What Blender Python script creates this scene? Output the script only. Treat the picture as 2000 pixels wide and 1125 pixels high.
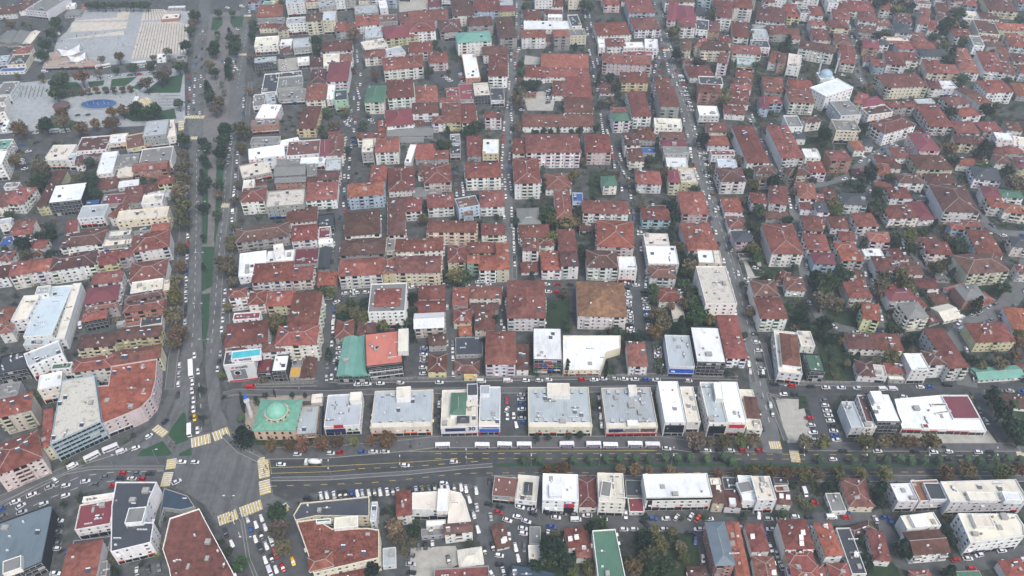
import bpy, math, random
import numpy as np

# ---------------------------------------------------------------- scene, camera, light
for o in list(bpy.data.objects):
    bpy.data.objects.remove(o)
SC = bpy.context.scene
CAM_H, PITCH, LENS = 317.00, 0.739808, 28.0530
cam_d = bpy.data.cameras.new('camera'); cam = bpy.data.objects.new('camera', cam_d)
SC.collection.objects.link(cam); SC.camera = cam
cam.location = (0, 0, CAM_H); cam.rotation_euler = (math.pi/2 - PITCH, 0, 0)
cam_d.sensor_width = 36.0; cam_d.lens = LENS; cam_d.clip_start = 1.0; cam_d.clip_end = 6000.0

world = bpy.data.worlds.new('World'); SC.world = world; world.use_nodes = True
wn = world.node_tree.nodes; wl = world.node_tree.links
bg = wn['Background']; sky = wn.new('ShaderNodeTexSky'); sky.sky_type = 'NISHITA'; sky.sun_disc = False
SUN_EL, SUN_AZ = math.radians(58), math.radians(150)
sky.sun_elevation = SUN_EL; sky.sun_rotation = SUN_AZ
sky.air_density = 1.0; sky.dust_density = 4.2; sky.ozone_density = .6; sky.altitude = 50
wl.new(sky.outputs['Color'], bg.inputs['Color']); bg.inputs['Strength'].default_value = 0.15
sun_d = bpy.data.lights.new('sun', 'SUN'); sun = bpy.data.objects.new('sun', sun_d); SC.collection.objects.link(sun)
sun_d.energy = 1.5; sun_d.angle = math.radians(22); sun_d.color = (1.0, 0.975, 0.93)
# sky azimuth is measured clockwise from +Y; the lamp shines from that direction
sun.rotation_euler = (math.pi/2 - SUN_EL, 0, math.pi - SUN_AZ)
SC.view_settings.view_transform = 'Standard'; SC.view_settings.look = 'None'
SC.view_settings.gamma = 1.0; SC.view_settings.use_curve_mapping = False
SC.view_settings.exposure = 0.60
SC.cycles.max_bounces = 5; SC.cycles.diffuse_bounces = 3; SC.cycles.glossy_bounces = 2; SC.cycles.volume_bounces = 0
SC.cycles.transparent_max_bounces = 6
try:
    SC.cycles.use_denoising = True
except Exception:
    pass
COL = SC.collection
RND = random.Random(7)
ST = 2.62

# ---------------------------------------------------------------- colour helpers
def lin(r, g, b):
    f = lambda v: (v/255/12.92 if v <= 10.3 else ((v/255+0.055)/1.055)**2.4)
    return (f(r), f(g), f(b), 1.0)
ROOFC = dict(r=(128,76,70), d=(98,71,66), o=(140,88,72), n=(118,86,66), w=(214,219,221), l=(204,200,187), g=(160,169,174),
             G=(118,120,119), k=(66,70,76), t=(104,152,140), e=(74,108,90), E=(45,66,60), b=(176,190,199), c=(70,172,182),
             y=(198,158,80), p=(192,118,106), B=(58,92,150), s=(98,112,122), U=(54,70,86), q=(112,70,62), R=(196,193,184), M=(116,60,68), z=(160,144,134))
WALLC = dict(w=(218,219,219), c=(210,203,182), p=(208,192,192), y=(206,198,160), g=(158,158,157), b=(170,188,202), k=(42,47,54),
             n=(168,143,124), t=(152,182,164), s=(172,128,116), u=(142,166,180))
ROOFW = dict(r='red tiled', d='dark brown tiled', o='orange tiled', n='brown tiled', w='white', l='cream', g='pale grey', G='grey', k='black',
             t='teal', e='green', E='dark green', b='pale blue', c='turquoise', y='yellow', p='salmon', B='blue', s='slate grey', U='dark slate',
             q='mottled red', z='dusty brown', R='rough whitish', M='maroon')
WALLW = dict(w='white', c='cream', p='pink', y='yellow', g='grey', b='light blue', k='dark', n='tan', t='pale green', s='salmon', u='blue banded')
NUMW = {1: 'one', 2: 'two', 3: 'three', 4: 'four', 5: 'five', 6: 'six', 7: 'seven'}
ORD = ['first','second','third','fourth','fifth','sixth','seventh','eighth','ninth','tenth','eleventh','twelfth','thirteenth','fourteenth',
       'fifteenth','sixteenth','seventeenth','eighteenth','nineteenth','twentieth']
def ordw(i):
    if i < 20: return ORD[i]
    tens = {2:'twenty',3:'thirty',4:'forty',5:'fifty',6:'sixty',7:'seventy',8:'eighty',9:'ninety'}
    t, u = divmod(i+1, 10)
    return ('hundred-and-' + ordw(i-100)) if i >= 99 else (tens[t] + ('-' + ORD[u-1] if u else 'th').replace('tyth', 'tieth'))

# ---------------------------------------------------------------- materials
def nodes(name):
    m = bpy.data.materials.new(name); m.use_nodes = True
    nt = m.node_tree; b = nt.nodes['Principled BSDF']
    return m, nt.nodes, nt.links, b
def ramp(N, stops):
    r = N.new('ShaderNodeValToRGB'); el = r.color_ramp.elements
    el[0].position, el[0].color = stops[0]; el[1].position, el[1].color = stops[-1]
    for p, c in stops[1:-1]:
        e = el.new(p); e.color = c
    return r
def g1(v): return (v, v, v, 1)
def noise(N, L, scale, detail=4, rough=0.55, vec=None, coord='pos', stretch=None):
    n = N.new('ShaderNodeTexNoise'); n.inputs['Scale'].default_value = scale; n.inputs['Detail'].default_value = detail
    n.inputs['Roughness'].default_value = rough
    src = N.new('ShaderNodeNewGeometry').outputs['Position'] if coord == 'pos' else N.new('ShaderNodeTexCoord').outputs['Object']
    if stretch:
        mp = N.new('ShaderNodeMapping'); mp.inputs['Scale'].default_value = stretch
        L.new(src, mp.inputs['Vector']); src = mp.outputs['Vector']
    L.new(src, n.inputs['Vector'])
    return n
def mul(N, L, a, b, f=1.0):
    m = N.new('ShaderNodeMix'); m.data_type = 'RGBA'; m.blend_type = 'MULTIPLY'; m.inputs[0].default_value = f
    L.new(a, m.inputs[6]); L.new(b, m.inputs[7]); return m.outputs[2]
def mixc(N, L, fac, a, b):
    m = N.new('ShaderNodeMix'); m.data_type = 'RGBA'
    L.new(fac, m.inputs[0])
    for s, i in ((a, 6), (b, 7)):
        if isinstance(s, tuple): m.inputs[i].default_value = s
        else: L.new(s, m.inputs[i])
    return m.outputs[2]
def bump(N, L, b, src, strength, dist):
    bp = N.new('ShaderNodeBump'); bp.inputs['Strength'].default_value = strength; bp.inputs['Distance'].default_value = dist
    L.new(src, bp.inputs['Height']); L.new(bp.outputs['Normal'], b.inputs['Normal'])
MAT = {}
def m_objcol(name, layers, rough=0.8, spec=0.3, bmp=None, metallic=0.0, patch=False, seam=False):
    """object colour times wear layers: (scale, lo, hi, p0, p1, stretch)"""
    m, N, L, b = nodes(name)
    c = N.new('ShaderNodeObjectInfo').outputs['Color']
    last = None
    for sc, lo, hi, p0, p1, st in layers:
        n = noise(N, L, sc, 5, 0.6, stretch=st)
        r = ramp(N, [(p0, g1(lo)), (p1, g1(hi))]); L.new(n.outputs['Fac'], r.inputs['Fac'])
        c = mul(N, L, c, r.outputs['Color']); last = n
    if patch:      # relaid patches of tiles
        vo = N.new('ShaderNodeTexVoronoi'); vo.distance = 'CHEBYCHEV'; vo.inputs['Scale'].default_value = .3; vo.inputs['Randomness'].default_value = .8
        L.new(N.new('ShaderNodeTexCoord').outputs['Object'], vo.inputs['Vector'])
        r = ramp(N, [(0, g1(.84)), (.5, g1(1.0)), (1, g1(1.12))]); L.new(vo.outputs['Color'], r.inputs['Fac']); c = mul(N, L, c, r.outputs['Color'])
    if seam:       # membrane laps
        wv = N.new('ShaderNodeTexWave'); wv.bands_direction = 'X'; wv.wave_profile = 'SAW'; wv.inputs['Scale'].default_value = .26; wv.inputs['Distortion'].default_value = .15
        L.new(N.new('ShaderNodeTexCoord').outputs['Object'], wv.inputs['Vector'])
        r = ramp(N, [(0, g1(.86)), (.1, g1(1.0)), (1, g1(1.03))]); L.new(wv.outputs['Fac'], r.inputs['Fac']); c = mul(N, L, c, r.outputs['Color'])
    L.new(c, b.inputs['Base Color'])
    b.inputs['Roughness'].default_value = rough; b.inputs['Specular IOR Level'].default_value = spec; b.inputs['Metallic'].default_value = metallic
    if bmp: bump(N, L, b, last.outputs['Fac'], *bmp)
    MAT[name] = m
m_objcol('wall', [(0.12, .86, 1.06, .3, .7, None), (0.9, .82, 1.03, .32, .55, (1, 1, .12)), (3.0, .93, 1.04, .3, .7, None)], .85, .2)
m_objcol('tile', [(0.07, .74, 1.18, .3, .7, None), (0.45, .58, 1.12, .34, .60, None), (2.6, .66, 1.2, .3, .7, None)], .85, .2, (.5, .08), patch=True)
m_objcol('mottled', [(0.25, .62, 1.25, .35, .65, None), (1.2, .55, 1.25, .4, .6, None)], .9, .15, (.6, .15))
m_objcol('deck', [(0.06, .88, 1.04, .3, .65, None), (0.35, .86, 1.03, .36, .50, (1, .35, 1)), (2.4, .93, 1.04, .3, .7, None)], .8, .25, seam=True)
m_objcol('sheet', [(0.15, .85, 1.06, .3, .7, None), (2.2, .86, 1.05, .35, .6, (1, .12, 1))], .5, .4)
m_objcol('trim', [(0.6, .85, 1.02, .35, .6, None)], .75, .25)
m_objcol('carpaint', [(1.5, .96, 1.02, .3, .7, None)], .28, .5)
m_objcol('plain', [(1.1, .9, 1.05, .3, .7, None)], .7, .3)

# rubble / rough roof
m, N, L, b = nodes('rubble')
n = noise(N, L, .35, 8, .7); n2 = noise(N, L, 2.2, 6, .7)
r = ramp(N, [(.28, lin(112,96,84)), (.38, lin(196,190,180)), (.5, lin(230,228,222)), (.75, lin(212,212,208))]); L.new(n.outputs['Fac'], r.inputs['Fac'])
r2 = ramp(N, [(.30, g1(.62)), (.62, g1(1.05))]); L.new(n2.outputs['Fac'], r2.inputs['Fac'])
oi = N.new('ShaderNodeObjectInfo')
L.new(mul(N, L, mul(N, L, r.outputs['Color'], r2.outputs['Color']), oi.outputs['Color'], .6), b.inputs['Base Color']); b.inputs['Roughness'].default_value = .9
bump(N, L, b, n2.outputs['Fac'], .8, .4); MAT['rubble'] = m

# window glass, each pane a little different
m, N, L, b = nodes('glass')
gi = N.new('ShaderNodeNewGeometry')
r = ramp(N, [(0, lin(26,30,36)), (.4, lin(58,64,70)), (.65, lin(104,108,112)), (.85, lin(170,170,166))]); r.color_ramp.interpolation = 'CONSTANT'
L.new(gi.outputs['Random Per Island'], r.inputs['Fac']); L.new(r.outputs['Color'], b.inputs['Base Color'])
b.inputs['Roughness'].default_value = .12; b.inputs['Specular IOR Level'].default_value = .5; MAT['glass'] = m
m, N, L, b = nodes('darkglass')
b.inputs['Base Color'].default_value = lin(26,32,40); b.inputs['Roughness'].default_value = .1; MAT['darkglass'] = m
def flat(name, col, rough=.7, spec=.3, var=.12, scale=1.0):
    m, N, L, b = nodes(name)
    n = noise(N, L, scale, 5); r = ramp(N, [(.3, g1(1-var)), (.7, g1(1+var))]); L.new(n.outputs['Fac'], r.inputs['Fac'])
    rgb = N.new('ShaderNodeRGB'); rgb.outputs[0].default_value = col
    L.new(mul(N, L, rgb.outputs[0], r.outputs['Color']), b.inputs['Base Color'])
    b.inputs['Roughness'].default_value = rough; b.inputs['Specular IOR Level'].default_value = spec; MAT[name] = m
flat('frame', lin(205,207,208), .5); flat('concrete', lin(150,149,146), .9); flat('steel', lin(120,124,128), .45)
flat('white', lin(206,208,210), .45, .4, .06); flat('black', lin(28,29,31), .7, .3, .1); flat('rubber', lin(24,24,25), .9)
flat('bark', lin(84,72,62), .95); flat('solar', lin(44,54,72), .15, .6, .1, 4); flat('chimney', lin(150,96,80), .9)
flat('kerb', lin(138,138,135), .9, .2, .1); flat('red', lin(190,28,44), .5); flat('yellow', lin(226,178,30), .5)
flat('navy', lin(36,46,92), .5); flat('blue', lin(40,88,190), .5); flat('orangep', lin(226,112,70), .5); flat('greenp', lin(34,112,84), .5)
flat('paint_white', lin(206,206,202), .8, .2, .22, .8); flat('paint_yellow', lin(196,174,92), .8, .2, .22, .8)
flat('skin', lin(196,150,124), .6); flat('gold', lin(196,186,154), .5, .4, .1); flat('brownroof', lin(92,74,74), .8)
flat('stonewall', lin(206,180,158), .85, .2, .1, .7); flat('copper', lin(100,148,130), .6, .3, .22, .5); flat('dome', lin(118,172,152), .5, .35, .08, .4)
flat('paleblue', lin(150,172,186), .5, .3, .1); flat('tanstone', lin(188,172,156), .9, .2, .12, .6)

# asphalt: wide patches, lighter worn ground, fine grain
def asphalt(name, base, var, st=None):
    m, N, L, b = nodes(name)
    n1 = noise(N, L, .035, 4); n2 = noise(N, L, .28, 6, .65); n3 = noise(N, L, 3.0, 4)
    r1 = ramp(N, [(.32, g1(1-var)), (.68, g1(1+var))]); L.new(n1.outputs['Fac'], r1.inputs['Fac'])
    r2 = ramp(N, [(.32, g1(.80)), (.52, g1(1.0)), (.7, g1(1.14))]); L.new(n2.outputs['Fac'], r2.inputs['Fac'])
    r3 = ramp(N, [(.3, g1(.9)), (.7, g1(1.08))]); L.new(n3.outputs['Fac'], r3.inputs['Fac'])
    rgb = N.new('ShaderNodeRGB'); rgb.outputs[0].default_value = base
    if st:    # lanes darkened by tyres
        n4 = noise(N, L, .42, 3, .5, stretch=st); r4 = ramp(N, [(.36, g1(.80)), (.62, g1(1.10))]); L.new(n4.outputs['Fac'], r4.inputs['Fac'])
        src4 = mul(N, L, rgb.outputs[0], r4.outputs['Color'])
    else: src4 = rgb.outputs[0]
    L.new(mul(N, L, mul(N, L, mul(N, L, src4, r1.outputs['Color']), r2.outputs['Color']), r3.outputs['Color']), b.inputs['Base Color'])
    b.inputs['Roughness'].default_value = .85; b.inputs['Specular IOR Level'].default_value = .25; MAT[name] = m
asphalt('asphalt', lin(80,83,85), .2); asphalt('asphalt_light', lin(98,101,102), .16); asphalt('asphalt_dark', lin(72,75,79), .15)
asphalt('asphalt_ew', lin(68,71,73), .16, (.03, 1, 1)); asphalt('asphalt_ns', lin(94,97,98), .14, (1, .03, 1)); asphalt('paving', lin(86,88,90), .12); asphalt('paleconcrete', lin(158,157,150), .1); asphalt('squarepave', lin(150,155,158), .08)
asphalt('tanpave', lin(152,142,130), .08); asphalt('squarestrip', lin(186,180,170), .06); asphalt('walkpave', lin(108,106,106), .1)
# town ground between the houses: concrete yards, earth, weeds
m, N, L, b = nodes('yard')
n1 = noise(N, L, .05, 5, .6); n2 = noise(N, L, .22, 6, .65); n3 = noise(N, L, 1.6, 5, .6)
ra = ramp(N, [(.34, lin(76,79,79)), (.45, lin(75,78,79)), (.53, lin(52,56,50)), (.6, lin(30,44,29))]); L.new(n1.outputs['Fac'], ra.inputs['Fac'])
rb = ramp(N, [(.41, lin(28,42,27)), (.50, lin(52,56,54)), (.63, lin(98,102,101))]); L.new(n2.outputs['Fac'], rb.inputs['Fac'])
rc = ramp(N, [(.3, g1(.78)), (.7, g1(1.12))]); L.new(n3.outputs['Fac'], rc.inputs['Fac'])
mm = N.new('ShaderNodeMix'); mm.data_type = 'RGBA'; mm.inputs[0].default_value = .5
L.new(ra.outputs['Color'], mm.inputs[6]); L.new(rb.outputs['Color'], mm.inputs[7])
# the old town core is paved from wall to wall, the hillside on the right has gardens
rp_ = ramp(N, [(.34, lin(56,59,61)), (.5, lin(72,75,76)), (.66, lin(92,95,95))]); L.new(n2.outputs['Fac'], rp_.inputs['Fac'])
sx_ = N.new('ShaderNodeSeparateXYZ'); L.new(N.new('ShaderNodeNewGeometry').outputs['Position'], sx_.inputs[0])
mr_ = N.new('ShaderNodeMapRange'); mr_.inputs[1].default_value = -60; mr_.inputs[2].default_value = 170; mr_.inputs[3].default_value = .15; mr_.inputs[4].default_value = 1.0
L.new(sx_.outputs['X'], mr_.inputs[0]); mm2 = N.new('ShaderNodeMix'); mm2.data_type = 'RGBA'
L.new(mr_.outputs[0], mm2.inputs[0]); L.new(rp_.outputs['Color'], mm2.inputs[6]); L.new(mm.outputs[2], mm2.inputs[7]); mm = mm2
L.new(mul(N, L, mm.outputs[2], rc.outputs['Color']), b.inputs['Base Color']); b.inputs['Roughness'].default_value = .95; MAT['yard'] = m
def grassm(name, c1, c2, c3):
    m, N, L, b = nodes(name)
    n1 = noise(N, L, .25, 6, .7); n2 = noise(N, L, 3.5, 4, .7)
    r1 = ramp(N, [(.3, c1), (.52, c2), (.72, c3)]); L.new(n1.outputs['Fac'], r1.inputs['Fac'])
    r2 = ramp(N, [(.3, g1(.72)), (.7, g1(1.2))]); L.new(n2.outputs['Fac'], r2.inputs['Fac'])
    L.new(mul(N, L, r1.outputs['Color'], r2.outputs['Color']), b.inputs['Base Color']); b.inputs['Roughness'].default_value = .95
    bump(N, L, b, n2.outputs['Fac'], .6, .3); MAT[name] = m
grassm('lawn', lin(32,66,45), lin(38,72,49), lin(50,78,50)); grassm('garden', lin(28,48,31), lin(34,54,34), lin(56,62,42))
m, N, L, b = nodes('water')
b.inputs['Base Color'].default_value = lin(54,86,132); b.inputs['Roughness'].default_value = .12
n = noise(N, L, 1.2, 3); bump(N, L, b, n.outputs['Fac'], .25, .1); MAT['water'] = m
# leaves: colour from the object, varied per clump
m, N, L, b = nodes('leaf')
oi = N.new('ShaderNodeObjectInfo'); gi = N.new('ShaderNodeNewGeometry')
r = ramp(N, [(0, g1(.55)), (.5, g1(.95)), (1, g1(1.45))]); L.new(gi.outputs['Random Per Island'], r.inputs['Fac'])
rr = ramp(N, [(0, g1(.82)), (1, g1(1.18))]); L.new(oi.outputs['Random'], rr.inputs['Fac'])
L.new(mul(N, L, mul(N, L, oi.outputs['Color'], r.outputs['Color']), rr.outputs['Color']), b.inputs['Base Color'])
b.inputs['Roughness'].default_value = .8; b.inputs['Specular IOR Level'].default_value = .15; MAT['leaf'] = m
m, N, L, b = nodes('leafmix')
gi = N.new('ShaderNodeNewGeometry'); at = N.new('ShaderNodeAttribute'); at.attribute_name = 'tint'
r = ramp(N, [(0, g1(.55)), (.5, g1(.95)), (1, g1(1.45))]); L.new(gi.outputs['Random Per Island'], r.inputs['Fac'])
L.new(mul(N, L, at.outputs['Color'], r.outputs['Color']), b.inputs['Base Color']); b.inputs['Roughness'].default_value = .8; MAT['leafmix'] = m
m, N, L, b = nodes('tintpaint')
at = N.new('ShaderNodeAttribute'); at.attribute_name = 'tint'; L.new(at.outputs['Color'], b.inputs['Base Color']); b.inputs['Roughness'].default_value = .3; MAT['tintpaint'] = m

# ---------------------------------------------------------------- mesh helpers
class MB:
    def __init__(s): s.v = []; s.f = []; s.m = []
    def quad(s, a, b, c, d, m=0):
        n = len(s.v); s.v += [a, b, c, d]; s.f.append((n, n+1, n+2, n+3)); s.m.append(m)
    def tri(s, a, b, c, m=0):
        n = len(s.v); s.v += [a, b, c]; s.f.append((n, n+1, n+2)); s.m.append(m)
    def poly(s, pts, m=0):
        n = len(s.v); s.v += list(pts); s.f.append(tuple(range(n, n+len(pts)))); s.m.append(m)
    def box(s, c, size, m=0, rot=0.0, bottom=True, top_m=None):
        cx, cy, cz = c; hx, hy, hz = size[0]/2, size[1]/2, size[2]/2; ca, sa = math.cos(rot), math.sin(rot)
        P = []
        for z in (-hz, hz):
            for x, y in ((-hx, -hy), (hx, -hy), (hx, hy), (-hx, hy)):
                P.append((cx+x*ca-y*sa, cy+x*sa+y*ca, cz+z))
        n = len(s.v); s.v += P
        F = [(0,1,5,4), (1,2,6,5), (2,3,7,6), (3,0,4,7)]
        for f in F: s.f.append(tuple(n+i for i in f)); s.m.append(m)
        s.f.append((n+4, n+5, n+6, n+7)); s.m.append(m if top_m is None else top_m)
        if bottom: s.f.append((n+3, n+2, n+1, n)); s.m.append(m)
    def prism(s, pts, z0, z1, m=0, top_m=None):
        k = len(pts); n = len(s.v); s.v += [(x, y, z0) for x, y in pts] + [(x, y, z1) for x, y in pts]
        for i in range(k): s.f.append((n+i, n+(i+1) % k, n+k+(i+1) % k, n+k+i)); s.m.append(m)
        s.f.append(tuple(n+k+i for i in range(k))); s.m.append(m if top_m is None else top_m)
    def cyl(s, c, r, h, m=0, k=8, r2=None, axis='z', cap=True):
        r2 = r if r2 is None else r2; cx, cy, cz = c; n = len(s.v)
        for rr, hh in ((r, 0), (r2, h)):
            for i in range(k):
                a = 2*math.pi*i/k
                if axis == 'z': s.v.append((cx+rr*math.cos(a), cy+rr*math.sin(a), cz+hh))
                elif axis == 'x': s.v.append((cx+hh, cy+rr*math.cos(a), cz+rr*math.sin(a)))
                else: s.v.append((cx+rr*math.sin(a), cy+hh, cz+rr*math.cos(a)))
        for i in range(k): s.f.append((n+i, n+(i+1) % k, n+k+(i+1) % k, n+k+i)); s.m.append(m)
        if cap:
            s.f.append(tuple(n+k+i for i in range(k))); s.m.append(m); s.f.append(tuple(n+k-1-i for i in range(k))); s.m.append(m)
    def tube(s, p, q, r, m=0, k=6, r2=None):
        r2 = r if r2 is None else r2
        p, q = np.array(p, float), np.array(q, float); d = q-p; d /= (np.linalg.norm(d)+1e-9)
        u = np.cross(d, (0, 0, 1) if abs(d[2]) < .9 else (1, 0, 0)); u /= np.linalg.norm(u); w = np.cross(d, u); n = len(s.v)
        for c, rr in ((p, r), (q, r2)):
            for i in range(k):
                a = 2*math.pi*i/k; s.v.append(tuple(c + rr*(math.cos(a)*u + math.sin(a)*w)))
        for i in range(k): s.f.append((n+i, n+(i+1) % k, n+k+(i+1) % k, n+k+i)); s.m.append(m)
        s.f.append(tuple(n+k+i for i in range(k))); s.m.append(m)
    def lathe(s, prof, c=(0, 0, 0), k=16, m=0):
        n = len(s.v)
        for r, z in prof:
            for i in range(k):
                a = 2*math.pi*i/k; s.v.append((c[0]+r*math.cos(a), c[1]+r*math.sin(a), c[2]+z))
        for j in range(len(prof)-1):
            for i in range(k):
                s.f.append((n+j*k+i, n+j*k+(i+1) % k, n+(j+1)*k+(i+1) % k, n+(j+1)*k+i)); s.m.append(m)
    def mesh(s, name, mats, smooth=False):
        me = bpy.data.meshes.new(name); me.from_pydata(s.v, [], s.f)
        for mt in mats: me.materials.append(MAT[mt])
        if len(mats) > 1: me.polygons.foreach_set('material_index', np.array(s.m, dtype=np.int32))
        if smooth: me.polygons.foreach_set('use_smooth', np.ones(len(s.f), dtype=bool))
        me.update(); return me
    def build(s, name, mats, parent=None, color=None, kind=None, smooth=False):
        return link(name, s.mesh(name, mats, smooth), parent, color, kind)
def link(name, me, parent=None, color=None, kind=None):
    o = bpy.data.objects.new(name, me); COL.objects.link(o)
    if parent: o.parent = parent
    if color: o.color = color
    if kind: o['kind'] = kind
    return o
def empty(name, loc=(0, 0, 0), rz=0.0):
    o = bpy.data.objects.new(name, None); COL.objects.link(o); o.location = loc; o.rotation_euler = (0, 0, rz); o.empty_display_size = .5
    return o
def tag(o, label, cat, group=None):
    o['label'] = label; o['category'] = cat
    if group: o['group'] = group
    return o
def jitter(c, r, amt=.06, hue=.025):
    k = 1 + r.uniform(-amt, amt)
    return tuple(max(0, min(255, v*k*(1+r.uniform(-hue, hue)))) for v in c)
def nums(s): return [float(x) for x in s.split()]
# ================================================================ ground, roads, lawns
def sheet(name, pts, z, mat, kind='structure'):
    mb = MB(); mb.poly([(x, y, z) for x, y in pts]); o = mb.build(name, [mat]); o['kind'] = kind
    # keep faces turned up
    if o.data.polygons[0].normal.z < 0: o.data.flip_normals()
    return o
def ribbon_pts(line, w):
    L_, R_ = [], []
    n = len(line)
    for i, (x, y) in enumerate(line):
        a = line[max(0, i-1)]; b = line[min(n-1, i+1)]
        dx, dy = b[0]-a[0], b[1]-a[1]; l = math.hypot(dx, dy) or 1; nx, ny = -dy/l, dx/l
        L_.append((x+nx*w/2, y+ny*w/2)); R_.append((x-nx*w/2, y-ny*w/2))
    return L_, R_
def ribbon(name, line, w, z, mat, thick=0.0, side='kerb'):
    A, B = ribbon_pts(line, w); mb = MB()
    for i in range(len(line)-1):
        mb.quad((*B[i], z), (*B[i+1], z), (*A[i+1], z), (*A[i], z))
        if thick:
            mb.quad((*B[i], z-thick), (*B[i+1], z-thick), (*B[i+1], z), (*B[i], z), 1)
            mb.quad((*A[i+1], z-thick), (*A[i], z-thick), (*A[i], z), (*A[i+1], z), 1)
            # kerb stone strip on both edges
            for P, Q, s in ((A[i], A[i+1], 1), (B[i], B[i+1], -1)):
                dx, dy = Q[0]-P[0], Q[1]-P[1]; l = math.hypot(dx, dy) or 1; nx, ny = dy/l*.28*s, -dx/l*.28*s
                a, b, c, d = (*P, z+.012), (*Q, z+.012), (Q[0]+nx, Q[1]+ny, z+.012), (P[0]+nx, P[1]+ny, z+.012)
                mb.quad(*((d, c, b, a) if s > 0 else (a, b, c, d)), 1)
    if thick:
        for i in (0, len(line)-1): mb.quad((*A[i], z-thick), (*B[i], z-thick), (*B[i], z), (*A[i], z), 1)
    o = mb.build(name, [mat, side] if thick else [mat]); o['kind'] = 'structure'
    return o
def dense(line, step=8.0):
    out = [line[0]]
    for a, b in zip(line, line[1:]):
        d = math.hypot(b[0]-a[0], b[1]-a[1]); k = max(1, int(d/step))
        out += [(a[0]+(b[0]-a[0])*i/k, a[1]+(b[1]-a[1])*i/k) for i in range(1, k+1)]
    return out

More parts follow.
